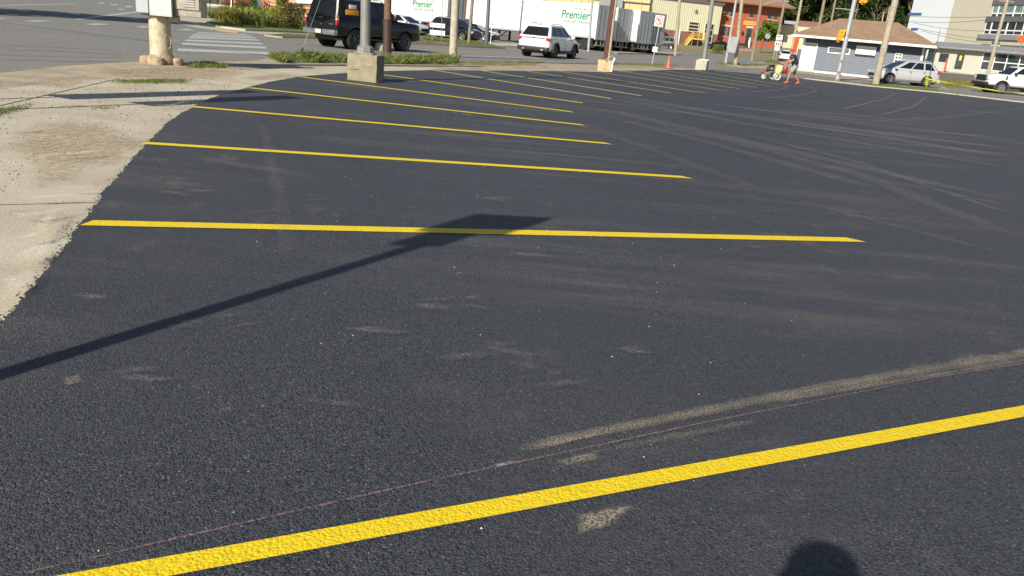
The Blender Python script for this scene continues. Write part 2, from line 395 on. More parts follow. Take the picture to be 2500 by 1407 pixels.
# the sandy verge and the old concrete apron
vg = [(-500, 260), (-200, 205), (0, 180), (150, 162), (350, 151), (480, 152.5), (620, 149.5), (665, 140), (845, 149), (1100, 151.5), (1230, 151), (1380, 157), (1600, 161), (1690, 164), (1736, 170)]
vb = [(1690, 182), (1450, 185), (1060, 186), (845, 200), (600, 250), (330, 450), (100, 780)]
sheet('dirt_verge', densify(xy(vg), .5, .09, 3, False) + xy(vb) + [Vector((-1.5, 2)), Vector((-2, -25)), Vector((-25, -25)), Vector((-25, 12))], .006, M['dirt'])
ap = xy([(-400, 300), (0, 222), (160, 200), (330, 192), (470, 183), (620, 172), (845, 163), (1000, 166), (1060, 168), (1060, 184), (845, 200), (600, 250), (330, 450), (100, 780)]) + [Vector((-1.5, 2)), Vector((-2, -20)), Vector((-18, -20)), Vector((-18, 10))]
J = [((-3.61, 5.18), (-3.12, 5.46)), ((-5.53, 10.01), (-4.74, 10.46)), ((-6.53, 9.6), (-6.88, 11.61)), ((-4.9, 14.6), (-7.4, 15.6))]
pieces = [ap]
for a, b in J:
    a, b = Vector(a), Vector(b); n = Vector((-(b - a).y, (b - a).x)).normalized(); new = []
    for pc in pieces:
        for s in (1, -1):
            q = clip(pc, a + n * s * .018, n * s)
            if len(q) > 2: new.append(q)
    pieces = new
apron = sheet('concrete_apron', ap, .009, M['d_dark'])
apron.data.materials.clear(); apron.data.materials.append(mat('dark_joint_soil', (.09, .075, .05), .95))
for q in pieces: sheet('concrete_slab', q, .016 + rnd.random() * .003, M['slab'], parent=apron, skirt=.006)
# fresh asphalt of the parking lot, 3 cm thick with a ragged edge
HL[0] = .036
le = [(60, 728), (100, 680), (150, 612), (180, 578), (200, 545), (226, 508), (245, 480), (290, 428), (330, 380), (372, 338), (400, 305), (440, 280), (480, 256), (530, 234), (580, 220), (640, 204), (700, 192), (740, 186), (845, 178), (935, 173.5)]
le2 = [(935, 173.5), (1060, 171), (1170, 172.5), (1380, 174), (1455, 176), (1540, 175), (1640, 170.5), (1732, 171.5), (1840, 180), (1900, 187.5), (1962, 193), (2037, 202), (2120, 211.5), (2286, 227), (2500, 252)]
left = [Vector((-3.2, -25)), Vector((-2.5, -8)), Vector((-2.05, 0)), Vector((-2.05, 2.3))] + xy([(10, 795)]) + xy(le)
lotp = densify(left, .035, .035, 1, False) + densify(xy(le2), .25, .03, 2, False)[1:] + [Vector((46, 40)), Vector((62, 20)), Vector((62, -25))]
lot = sheet('parking_lot', lotp, .035, M['asphalt'], skirt=.035)
def stripe(p0, p1, wd, m=M['py'], off=.039, parent=None, name='parking_stripe', slant=.1, ground=True):
    a, b = (at(*p0).to_2d(), at(*p1).to_2d()) if ground else (Vector(p0), Vector(p1))
    d = (b - a).normalized(); n = Vector((-d.y, d.x)); h = wd / 2
    top = []; bot = []; k = max(2, int((b - a).length / .12)) if wd > .12 and parent is lot else 2
    for i in range(k + 1):
        c = a.lerp(b, i / k); j = (noise.noise(Vector((c.x * 6, c.y * 6, 1))) + noise.noise(Vector((c.x * 21, c.y * 21, 5)))) * .004 if parent is lot else 0
        s = slant if i == 0 else (slant if i == k else 0)
        top.append(c + n * (h + j)); bot.append(c - n * (h + j * .7) + d * (s if i == k else (-s * .5 if i == 0 else 0)))
    return sheet(name, bot + top[::-1], off, m, parent=parent)
A0 = at(177, 1404.5); A1 = at(1200, 1211); A2 = at(2500, 990); B1 = at(1200, 1258.5)
dn = (A2 - A0).to_2d(); mid0 = (at(-150, 1466).to_2d() + at(458, 1407).to_2d() * 0 + at(-150, 1466).to_2d()) / 2
e0 = at(177, 1402).to_2d(); e1 = at(2500, 991).to_2d(); dd = (e1 - e0).normalized(); nn = Vector((dd.y, -dd.x))
wN = abs((at(1200, 1258).to_2d() - e0).dot(nn)); print('stripe width', wN)
wN *= 1.12
stripe(e0 - dd * .9 + nn * wN * .48, e1 + dd * 2.2 + nn * wN * .48, wN, parent=lot, ground=False)
SL = [((222, 545), (2078, 586)), ((358, 350), (1668, 433)), ((472, 261), (1478, 350.5)), ((611, 215), (1416, 305)), ((736, 188.5), (1391, 273)), ((915, 180), (1417, 251)), ((1060, 171.8), (1488, 240.5)), ((1177, 173), (1562, 233.5)), ((1285, 174), (1635, 227)), ((1366, 175), (1700, 225)), ((1470, 177.5), (1755, 220)), ((1530, 176), (1797, 216)), ((1575, 173.5), (1834, 212)), ((1618, 172), (1866, 208.5)), ((1690, 172.5), (1902, 206.5)), ((1745, 173.5), (1960, 205)), ((1985, 197), (2002, 199.5))]
for i, (a, b) in enumerate(SL): stripe(a, b, .135 if i < 8 else .11, M['py'] if i < 6 else M['py2'], parent=lot)
for a, b in [((1700, 225), (1718, 226.5)), ((1755, 220), (1769, 221.5)), ((1797, 216), (1809, 217.5)), ((1834, 212), (1845, 213.5)), ((1866, 208.5), (1875, 209.5)), ((1902, 206.5), (1911, 207.5)), ((1962, 199.5), (1976, 201))]:
    stripe(a, b, .14, M['pw'], .041, lot, 'white_stripe_end')
HL[0] = .03
# loose crumbs of asphalt and grit along the ragged edge
def crumbs(name, fn, n, smin, smax, m, z=.0):
    vs_, fs = [], []
    for i in range(n):
        x, y = fn(); s = rnd.uniform(smin, smax); zz = zf(x, y) + z; k = len(vs_)
        a = rnd.random() * 6.28
        for q in range(3): vs_.append((x + s * math.cos(a + q * 2.09) * rnd.uniform(.6, 1.1), y + s * math.sin(a + q * 2.09), zz))
        vs_.append((x + s * .2, y, zz + s * rnd.uniform(.5, 1.1)))
        fs += [(k, k + 1, k + 3), (k + 1, k + 2, k + 3), (k + 2, k, k + 3)]
    me = bpy.data.meshes.new(name); me.from_pydata(vs_, [], fs)
    return tag(ob(name, me, m), kind='stuff')
edge = [p for p in densify(xy([(10, 795)] + le), .03, .03, 1, False)]
def on_edge():
    p = edge[int(len(edge) * rnd.random() ** 1.6)]; s = abs(rnd.gauss(0, .05)); return p.x - s * .6 + .02, p.y + rnd.gauss(0, .02)
M['crumb'] = mat('asphalt_crumb', (.03, .03, .035), .7, var=.4, vs_=40)
tag(crumbs('asphalt_crumbs', on_edge, 1500, .003, .010, M['crumb'], .018), 'black asphalt crumbs scattered along the ragged edge of the lot', 'crumbs')
HL[0] = .015
M['grit'] = mat('pale_grit', (.42, .38, .3), .9, var=.4, vs_=9, col2=(.12, .1, .09), c2s=20, c2t=(.5, .55))
def in_quad(a, b, c, d, e=1):
    P_ = [at(*p) for p in (a, b, c, d)]
    def f():
        u, v = rnd.random(), rnd.random() ** e
        q = P_[0].lerp(P_[1], u).lerp(P_[3].lerp(P_[2], u), v); return q.x, q.y
    return f
tag(crumbs('grit', in_quad((-30, 200), (600, 165), (560, 215), (0, 500)), 2600, .004, .015, M['grit'], .018), 'loose grit and small stones on the sandy concrete apron', 'grit')
HL[0] = .036
tag(crumbs('litter_specks', in_quad((200, 1380), (2480, 1380), (1500, 240), (800, 240), .8), 420, .002, .0055, mat('pale_specks', (.6, .58, .52), .8), .036), 'pale specks of litter and chips scattered over the fresh asphalt', 'specks')
# thin deposits: dust, sand, chalk, stains - each its own shape
ZD = [.042]
def decal(name, pts, m, ground=True, amp=1.0, z=None):
    P_ = [at(*p).to_2d() for p in pts] if ground else [Vector(p) for p in pts]
    c = sum(P_, Vector((0, 0))) / len(P_); P_ = densify(P_, .4, .05, 4); n = len(P_)
    ZD[0] += .0004; zz = z if z is not None else ZD[0]
    rings = [1.0, .75, .45]; val = [0, .55 * amp, amp]
    vs_ = []; at_v = []
    for r, v in zip(rings, val):
        for p in P_:
            q = c.lerp(p, r); vs_.append((q.x, q.y, zf(q.x, q.y) + zz)); at_v.append(v)
    vs_.append((c.x, c.y, zf(c.x, c.y) + zz)); at_v.append(amp)
    fs = []
    for r in range(2):
        for i in range(n):
            j = (i + 1) % n; fs.append((r * n + i, r * n + j, (r + 1) * n + j, (r + 1) * n + i))
    for i in range(n): fs.append((2 * n + i, 2 * n + (i + 1) % n, 3 * n))
    me = bpy.data.meshes.new(name); me.from_pydata(vs_, [], fs)
    a = me.attributes.new('a', 'FLOAT', 'POINT'); a.data.foreach_set('value', at_v)
    return ob(name, me, m, kind='structure')
def band(name, line, w0, w1, m, amp=1.0, ground=True, parent=None):
    P_ = [at(*p).to_2d() for p in line] if ground else [Vector(p) for p in line]
    P2 = []
    for i in range(len(P_) - 1):
        k = max(1, int((P_[i + 1] - P_[i]).length / .5))
        for j in range(k): P2.append(P_[i].lerp(P_[i + 1], j / k))
    P2.append(P_[-1]); n = len(P2); ZD[0] += .0004; vs_, at_v, fs = [], [], []
    for i, p in enumerate(P2):
        d = (P2[min(i + 1, n - 1)] - P2[max(i - 1, 0)]).normalized(); nn_ = Vector((-d.y, d.x)); t = i / (n - 1)
        ww = w0 + (w1 - w0) * t; e = min(1, 9 * t + .15, 9 * (1 - t) + .15)
        for s, v in ((-1, 0), (-.4, .8), (0, 1), (.4, .8), (1, 0)):
            q = p + nn_ * s * ww; vs_.append((q.x, q.y, zf(q.x, q.y) + ZD[0])); at_v.append(v * amp * e)
    for i in range(n - 1):
        for k in range(4): fs.append((i * 5 + k, i * 5 + k + 1, i * 5 + k + 6, i * 5 + k + 5))
    me = bpy.data.meshes.new(name); me.from_pydata(vs_, [], fs)
    a = me.attributes.new('a', 'FLOAT', 'POINT'); a.data.foreach_set('value', at_v)
    return ob(name, me, m, parent, kind=None if parent else 'structure')
for ln, a, b_, am in [([(1190, 1120), (1350, 1078), (1500, 1050), (1720, 1005), (1980, 955), (2240, 908), (2560, 858), (2900, 810)], .045, .11, .80), ([(1240, 1110), (1400, 1075), (1560, 1045)], .03, .02, 1.1), ([(1700, 1020), (2000, 965), (2300, 915), (2560, 872), (2900, 825)], .03, .05, .75), ([(1300, 1135), (1500, 1098), (1800, 1040), (2100, 985)], .06, .04, .62), ([(1900, 945), (2200, 900), (2560, 850), (2900, 800)], .08, .13, .5)]:
    band('sand_dust', ln, a, b_, M['d_dust'], am, parent=lot)
decal('sand_dust', [(1370, 1260), (1400, 1330), (1500, 1300), (1585, 1235), (1480, 1235)], M['d_dust'], amp=.95).parent = lot
decal('sand_dust', [(1330, 1130), (1360, 1150), (1490, 1125), (1470, 1105)], M['d_dust'], amp=.8).parent = lot
decal('sand_dust', [(140, 925), (150, 950), (215, 945), (200, 915)], M['d_dust'], amp=.7).parent = lot
for ln in [[(1740, 1225), (1900, 1193)], [(1570, 1355), (1700, 1325)], [(1650, 1340), (1840, 1285)], [(1880, 1330), (1930, 1315)], [(1430, 1320), (1480, 1310)]]:
    band('sand_dust', ln, .014, .012, M['d_dust'], .85, parent=lot)
band('chalk_line', [(0, 1425), (80, 1403), (450, 1318), (625, 1277), (900, 1214), (1050, 1180), (1250, 1138), (1527, 1079), (1720, 1037), (1980, 986), (2240, 933), (2560, 882), (2900, 830)], .009, .009, M['d_chalk'], .95, parent=lot)
band('chalk_line', [(620, 1284), (760, 1250), (920, 1212)], .03, .02, M['d_chalk'], .6, parent=lot)
band('white_chalk', [(1160, 1152), (1230, 1140), (1290, 1125)], .02, .012, M['d_white'], .9, parent=lot)
for ln, a, b_, am in [([(380, 355), (520, 395), (700, 425), (830, 455)], .1, .25, .7), ([(640, 300), (680, 480), (720, 680)], .1, .12, .55),
    ([(1480, 232), (1750, 275), (2100, 320), (2520, 372)], .5, .35, .95), ([(1500, 245), (1800, 300), (2150, 360), (2520, 420)], .35, .3, .85), ([(1440, 262), (1700, 320), (2050, 400), (2520, 505)], .5, .3, .8),
    ([(1500, 290), (1800, 370), (2200, 480)], .3, .3, .7), ([(1700, 250), (2000, 290), (2520, 350)], .25, .25, 1.0), ([(1800, 325), (2100, 400), (2520, 545)], .15, .12, .8),
    ([(1440, 240), (1640, 262), (1900, 300), (2200, 345), (2520, 395)], .3, .5, .9), ([(1560, 300), (1800, 350), (2100, 430), (2520, 600)], .4, .25, .7), ([(1400, 300), (1650, 390), (1900, 480)], .3, .2, .55), ([(2050, 300), (2300, 290), (2520, 262)], .3, .3, .6), ([(1900, 480), (2200, 560), (2520, 640)], .14, .12, .6), ([(2000, 420), (2300, 470), (2520, 520)], .2, .2, .6),
    ([(1620, 208), (1750, 225), (1880, 238), (2000, 262)], .3, .25, .75)]:
    band('dust_track', ln, a, b_, M['d_dustf'], am, parent=lot)
for ln in [[(1800, 229), (1900, 221), (1925, 212), (1900, 204)], [(1850, 244), (1960, 233), (1995, 224), (1970, 211)], [(2010, 270), (2060, 268), (2150, 245), (2200, 225)], [(2130, 288), (2230, 262), (2265, 233)]]:
    band('dust_track', ln, .13, .1, M['d_dust'], .72, parent=lot)
for p in [(1130, 170), (1090, 745), (520, 800), (880, 805), (1220, 870), (1550, 872), (1820, 617), (250, 740), (390, 940), (480, 480), (800, 500), (620, 520), (1160, 500), (880, 470), (1080, 760), (700, 1020), (1350, 930), (1290, 640)]:
    x, y = p; s = (y - 60) / 900 * 60 + 14
    for k in range(rnd.choice((2, 3, 4))):
        xx, yy, l = x + rnd.gauss(0, s * .8), y + rnd.gauss(0, s * .18), s * rnd.uniform(.7, 2.0); sl_ = rnd.uniform(-.15, .2)
        band('scuff', [(xx - l, yy - sl_ * l), (xx, yy), (xx + l, yy + sl_ * l)], rnd.uniform(.02, .08), rnd.uniform(.02, .07), M['d_scuff'], rnd.uniform(.7, 1.0), parent=lot)
HL[0] = .018
for q, a in [([(-20, 330), (60, 500), (300, 420), (420, 350), (260, 290), (60, 290)], .75), ([(200, 170), (320, 205), (560, 200), (640, 175), (400, 160)], .9), ([(0, 200), (150, 225), (260, 205), (150, 180)], .6), ([(560, 192), (620, 200), (760, 186), (700, 176)], .8)]:
    decal('washed_sand', q, M['d_sand'], amp=a, z=.022)
for ln, a in [([(0, 560), (120, 540), (210, 515)], .09), ([(20, 512), (120, 500), (235, 495)], .07), ([(0, 690), (90, 640), (150, 600)], .12), ([(0, 770), (50, 720), (110, 660)], .1), ([(60, 400), (200, 390), (320, 375)], .08), ([(0, 610), (80, 600), (190, 550)], .05), ([(150, 320), (260, 322), (370, 318)], .06), ([(330, 265), (420, 268), (480, 252)], .08), ([(0, 499), (120, 501), (230, 497)], .035), ([(120, 478), (200, 478), (250, 470)], .06), ([(10, 540), (60, 548), (140, 530)], .06), ([(40, 660), (80, 640), (140, 622)], .05), ([(0, 720), (30, 716), (80, 690)], .1), ([(250, 330), (330, 325), (380, 322)], .04), ([(240, 345), (330, 344), (365, 340)], .03), ([(60, 620), (120, 560), (150, 520)], .07)]:
    band('pale_scrape', ln, a, a * .6, M['d_pale'], .8)
    bpy.data.objects[-1] if False else None
decal('gravel_patch', [(330, 165), (350, 180), (470, 178), (500, 165), (430, 158)], M['d_dark'], amp=.55, z=.012)
decal('gravel_patch', [(0, 325), (20, 332), (130, 325), (120, 315)], M['d_dark'], amp=.6, z=.0225)
HL[0] = 0
# crosswalk, arrows, dashes and lines of the street
road = bpy.data.objects['road']
CW = [((484, 80), (600, 84.5), 2.3), ((474, 84), (612, 89), 2.5), ((468, 88), (622, 93), 3), ((462, 92), (630, 98.5), 3.6), ((454, 99), (640, 107.5), 4.2), ((446, 107.5), (648, 117), 5.2), ((435, 122), (657, 131), 6.5)]
for a, b, t in CW:
    q = [at(a[0], a[1] - t / 2), at(b[0], b[1] - t / 2), at(b[0] + 3, b[1] + t / 2), at(a[0] - 3, a[1] + t / 2)]
    sheet('crosswalk_bar', [p.to_2d() for p in q], .005, M['pw'], parent=road)
for q in [[(55, 52), (85, 50), (130, 52), (90, 54)], [(205, 60), (235, 57.5), (272, 60), (235, 62)], [(330, 66), (350, 64), (372, 66.5), (350, 68.5)], [(433, 73), (455, 71), (478, 74), (455, 75)], [(306, 44), (325, 43.5), (352, 46.5), (330, 48)], [(268, 11), (285, 10.5), (288, 13), (272, 13)], [(303, 15.5), (320, 15), (325, 17.5), (308, 18)], [(238, 7.5), (252, 7), (256, 9), (240, 9)], [(0, 45), (10, 44), (14, 46), (0, 47)],
          [(180, 46.5), (335, 28), (335, 31), (195, 49)], [(0, 13), (180, 9), (180, 10.2), (0, 14.5)], [(166, 31), (172, 30.5), (188, 34), (197, 33), (194, 36.5), (182, 36), (183, 34.8), (170, 33.5)], [(288, 22), (300, 22), (304, 25), (290, 24)]]:
    sheet('white_marking', xy(q), .005, M['pw'], parent=road)
band('yellow_centre_line', [(-20, 33), (100, 26), (215, 19)], .1, .1, M['pyo'], 0)
for q in [[(0, 31.5), (120, 24), (215, 18), (215, 19.2), (120, 25.5), (0, 33.5)], [(640, 100.5), (845, 108.5), (1020, 120.5), (1267, 133), (1267, 134), (1020, 121.8), (845, 110), (640, 101.8)], [(1415, 137), (1700, 147), (1700, 147.6), (1415, 137.8)]]:
    sheet('yellow_line', xy(q), .005, M['pyo'], parent=road)
sheet('white_line', xy([(1005, 131.5), (1276, 141), (1450, 147.5), (1450, 148.2), (1276, 142), (1005, 133)]), .005, M['pw'], parent=road)
bpy.data.objects.remove(bpy.data.objects['yellow_centre_line'])
for ln in [[(0, 146), (150, 150), (300, 152)], [(0, 122), (150, 126), (300, 135)], [(630, 101), (720, 112), (860, 122)], [(0, 30), (180, 22), (330, 24)], [(1110, 135), (1200, 140), (1300, 158)]]:
    band('road_crack', ln, .03, .03, mat('tar_seal', (.03, .03, .03), .8), 1, parent=road)
# islands, pavements and lawns
def island(name, poly, m, h=.1, kerb=.16):
    P_ = xy(poly); c = sum(P_, Vector((0, 0))) / len(P_)
    k = sheet('kerb', [c + (p - c) * (1 + kerb / max(1, (p - c).length)) for p in P_], h, M['walk'], skirt=h + .01)
    return sheet(name, P_, h + .006, m)
sheet('pavement', xy([(420, 42), (500, 33), (560, 30), (545, 45), (505, 58), (530, 67), (600, 76), (700, 80.5), (760, 84), (760, 87.5), (650, 84.5), (600, 80), (530, 74.5), (480, 68.5), (430, 57)]), .006, M['walk'])
sheet('tactile_paving', xy([(523, 76.5), (540, 75), (583, 79), (577, 82)]), .012, mat('yellow_tactile_paving', (.62, .42, .1), .8))
island('flower_bed', [(505, 58), (530, 67), (600, 76), (700, 79.5), (760, 82), (900, 87), (940, 60), (760, 44), (640, 33), (545, 44)], M['turf'])
island('grass_strip', [(647, 88), (700, 84), (790, 88.5), (860, 92), (860, 100), (770, 95), (690, 93)], M['turf'], .05, .05)
island('lawn_by_trailers', [(950, 102), (1003, 108.5), (1090, 113), (1150, 116), (1229, 119.5), (1190, 111), (1165, 103), (1100, 95), (1000, 82), (950, 78)], M['turf'])
island('traffic_island', [(1508, 132.5), (1662, 133.5), (1662, 130), (1560, 126.5), (1490, 127)], M['dirt'])
sheet('dirt_island', xy([(1748, 158), (1800, 154), (1880, 150), (1935, 152), (1950, 164), (2000, 174), (2060, 182), (2130, 192), (2130, 200), (2040, 191.5), (1940, 178), (1900, 170), (1800, 166)]), .008, M['dirt'])
sheet('pavement', xy([(1148, 113), (1240, 112), (1360, 120), (1480, 127), (1480, 123), (1360, 114), (1240, 106), (1150, 104)]), .008, M['walk'])
sheet('dry_lawn', [col(1640, 118).to_2d(), col(1776, 122).to_2d(), col(1776, 148).to_2d(), col(1640, 145).to_2d()], .01, M['lawn'])
sheet('dry_lawn', [col(1795, 118).to_2d(), col(1900, 118).to_2d(), col(1900, 155).to_2d(), col(1795, 152).to_2d()], .01, M['lawn'])
sheet('grass_verge', xy([(2105, 206), (2140, 202), (2200, 209), (2290, 219), (2290, 225), (2200, 218), (2120, 210.5)]), .01, M['turf'])
kl = xy([(1962, 192.5), (2037, 201), (2120, 210.5), (2286, 226), (2500, 251)])
sheet('kerb', kl + [p + Vector((.12, -.30)) for p in kl[::-1]], .05, M['conc2'], skirt=.06)
sheet('weedy_verge', xy([(2300, 199), (2405, 207), (2410, 217), (2300, 213)]), .012, M['lawn'])
# ------------------------------------------------------------------ grass, weeds and leaves
def leafy(name, m, tris):
    me = bpy.data.meshes.new(name); n = len(tris)
    v = [p for t in tris for p in t]; me.from_pydata(v, [], [tuple(range(i * len(tris[0]), (i + 1) * len(tris[0]))) for i in range(n)])
    return ob(name, me, m)
def leafmat(name, c1, c2, sc=1.5, tr=.35):
    m = bpy.data.materials.new(name); m.use_nodes = True; t = m.node_tree; N = t.nodes; L = t.links; p = N['Principled BSDF']
    p.inputs['Roughness'].default_value = .6; p.inputs['Specular IOR Level'].default_value = .3
    g = N.new('ShaderNodeNewGeometry'); n = N.new('ShaderNodeTexNoise'); n.inputs['Scale'].default_value = sc; n.inputs['Detail'].default_value = 5
    n.inputs['Roughness'].default_value = .75; L.new(g.outputs['Position'], n.inputs['Vector'])
    r = N.new('ShaderNodeMapRange'); r.inputs[1].default_value = .35; r.inputs[2].default_value = .65; L.new(n.outputs[0], r.inputs[0])
    mi = N.new('ShaderNodeMix'); mi.data_type = 'RGBA'; L.new(r.outputs[0], mi.inputs[0]); mi.inputs[6].default_value = (*c1, 1); mi.inputs[7].default_value = (*c2, 1)
    L.new(mi.outputs[2], p.inputs['Base Color'])
    tl = N.new('ShaderNodeBsdfTranslucent'); L.new(mi.outputs[2], tl.inputs[0]); ms = N.new('ShaderNodeMixShader'); ms.inputs[0].default_value = tr
    L.new(p.outputs[0], ms.inputs[1]); L.new(tl.outputs[0], ms.inputs[2]); L.new(ms.outputs[0], N['Material Output'].inputs[0]); return m
M['gr'] = leafmat('grass_blades', (.09, .13, .03), (.27, .30, .09), 4)
M['gr2'] = leafmat('dry_grass_blades', (.16, .16, .05), (.36, .30, .14), 2)
M['lily'] = leafmat('strap_leaves', (.13, .21, .02), (.42, .46, .08), 2.2)
M['leafy'] = leafmat('yellowing_leaves', (.2, .19, .03), (.48, .44, .12), 4)
M['leafb'] = leafmat('brown_green_leaves', (.09, .08, .03), (.24, .21, .08), 4)
M['leafd'] = leafmat('dark_tree_leaves', (.02, .042, .012), (.10, .135, .035), .35)
M['leafg'] = leafmat('bright_tree_leaves', (.07, .13, .015), (.20, .30, .035), 1.2)
M['petal'] = leafmat('salmon_petals', (.6, .2, .1), (.7, .35, .2), 5)
M['pink'] = leafmat('pink_petals', (.75, .3, .4), (.8, .5, .55), 3)
def blades(n, fn, h0, h1, wd, base=0, spread=.5):
    out = []
    for i in range(n):
        x, y = fn(); z = zf(x, y) + base; h = rnd.uniform(h0, h1); a = rnd.random() * 6.28; l = rnd.uniform(.1, spread) * h
        ca, sa = math.cos(a), math.sin(a); b = rnd.random() * 6.28; wx, wy = math.cos(b) * wd, math.sin(b) * wd
        out.append(((x - wx, y - wy, z), (x + wx, y + wy, z), (x + ca * l * .4 + wx * .6, y + sa * l * .4 + wy * .6, z + h * .6), (x + ca * l, y + sa * l, z + h)))
    return out
def grass(label, quad, n, h0, h1, wd, m='gr', base=0, e=1, name='grass'):
    f = in_quad(*quad, e); sc = 2.2 if h1 > .12 else 3.5; sd = rnd.random() * 50
    def nz_(x, y): return .5 + .5 * noise.noise(Vector((x * sc, y * sc, sd))) * 1.6 + .25 * noise.noise(Vector((x * 7, y * 7, sd)))
    out = []; pts = []
    for i in range(n * 7):
        x, y = f(); d = nz_(x, y)
        if rnd.random() < d * d * 1.0 + (.22 if h1 <= .16 else .02): pts.append((x + rnd.gauss(0, .05), y + rnd.gauss(0, .12), d))
    it = iter(pts)
    for x, y, d in pts:
        k = min(1.0, max(.25, d * .9)) * (.55 + .6 * rnd.random())
        out += blades(1, lambda: (x, y), h0 * .7, h0 * .7 + (h1 * .8 - h0 * .7) * k, wd * .42, base, 1.3)
    return tag(leafy(name, M[m], out), label, 'grass', kind='stuff')
grass('tall rough grass along the road behind the apron', ((664, 143), (850, 147), (850, 155), (690, 154)), 5200, .05, .5, .01)
grass('rough grass behind the large concrete block', ((930, 148), (1110, 149), (1110, 158), (930, 157)), 5000, .05, .5, .01)
grass('short dry grass trailing along the verge', ((1110, 152), (1330, 153), (1300, 162), (1020, 160)), 1800, .03, .13, .014, 'gr2')
grass('weed tufts round the traffic pole base', ((440, 156), (520, 156), (560, 164), (480, 164)), 260, .04, .16, .01)
grass('grass in the crack before the traffic pole', ((285, 198), (455, 198), (450, 205), (290, 203)), 650, .02, .09, .008)
grass('green weeds at the left edge of the apron', ((-30, 275), (72, 258), (50, 268), (-30, 300)), 500, .03, .12, .006)
grass('small weeds along the apron joint', ((130, 262), (265, 266), (265, 269), (130, 265)), 200, .02, .07, .006)
grass('grass along the kerb left of the cone', ((1490, 155), (1620, 158), (1620, 163), (1500, 160)), 900, .04, .2, .014)
grass('grass before the small square block', ((1600, 161), (1700, 166), (1690, 168), (1600, 164)), 500, .03, .12, .014, 'gr2')
grass('weeds at the foot of the twin poles', ((1750, 155), (1800, 155), (1805, 159), (1755, 160)), 500, .08, .35, .016)
grass('bright weeds at the foot of the route signs', ((1868, 150), (1902, 151), (1905, 154), (1868, 153)), 700, .1, .5, .02)
grass('thin grass on the dirt island', ((1800, 156), (1880, 152), (1900, 160), (1810, 163)), 1500, .04, .22, .018)
grass('green grass in front of the silver wagon', ((2110, 206), (2290, 219), (2290, 224), (2125, 210)), 1300, .05, .2, .016)
grass('tall dry weeds before the low wall', ((2302, 199), (2405, 207), (2405, 213), (2302, 210)), 3000, .15, .75, .014, 'gr2')
grass('mown grass of the flower bed', ((512, 60), (760, 70), (760, 81), (530, 66)), 3000, .03, .1, .02, base=.1)
grass('mown lawn before the trailers', ((955, 82), (1165, 103), (1220, 118), (955, 102)), 5000, .03, .1, .022, base=.1)
grass('strip of grass before the black SUV', ((652, 88), (790, 89), (770, 94), (690, 92)), 900, .03, .09, .02, base=.05)
grass('dry grass on the lawn of the brick building', ((1800, 119), (1895, 122), (1890, 130), (1800, 127)), 900, .05, .2, .05, 'gr2')

grass('green weeds beside the traffic pole foot', ((445, 158), (520, 157), (545, 167), (480, 167)), 420, .05, .16, .014)
grass('flattened grass tuft on the sandy apron', ((300, 200), (455, 196), (450, 206), (300, 205)), 900, .03, .12, .012, 'gr')
# ------------------------------------------------------------------ vehicles
def loft_body(st, dz=.0):
    """st: stations (x, zb, zt, w, crown) from front to rear"""
    bm = B(); rings = []
    for x, zb, zt, wd, cr in st:
        h = zt - zb
        half = [(0, zb), (.78 * wd, zb), (.95 * wd, zb + .07 * h), (1.0 * wd, zb + .30 * h), (1.0 * wd, zb + .58 * h), (.975 * wd, zb + .80 * h), (.93 * wd, zb + .95 * h), (.84 * wd, zt + cr * .25), (.5 * wd, zt + cr * .8), (0, zt + cr)]
        ring = [bm.verts.new((x, y, z)) for y, z in half] + [bm.verts.new((x, -y, z)) for y, z in half[-2:0:-1]]
        rings.append(ring)
    n = len(rings[0])
    for A, C in zip(rings, rings[1:]):
        for k in range(n): bm.faces.new((A[k], C[k], C[(k + 1) % n], A[(k + 1) % n]))
    bm.faces.new(rings[0]); bm.faces.new(rings[-1][::-1])
    bmesh.ops.recalc_face_normals(bm, faces=bm.faces)
    return bm
def apply_mods(o):
    dg = bpy.context.evaluated_depsgraph_get(); me = bpy.data.meshes.new_from_object(o.evaluated_get(dg))
    mats = [m for m in o.data.materials]; o.modifiers.clear(); o.data = me
    return me
def cut(o, bm, sub=0):
    c = ob('cutter', bm, None)
    if sub:
        s = o.modifiers.new('s', 'SUBSURF'); s.levels = sub; s.render_levels = sub
    bpy.context.view_layer.update(); c.matrix_world = o.matrix_world.copy(); bpy.context.view_layer.update()
    b = o.modifiers.new('b', 'BOOLEAN'); b.operation = 'DIFFERENCE'; b.object = c; b.solver = 'EXACT'
    bpy.context.view_layer.update(); apply_mods(o); bpy.data.objects.remove(c)
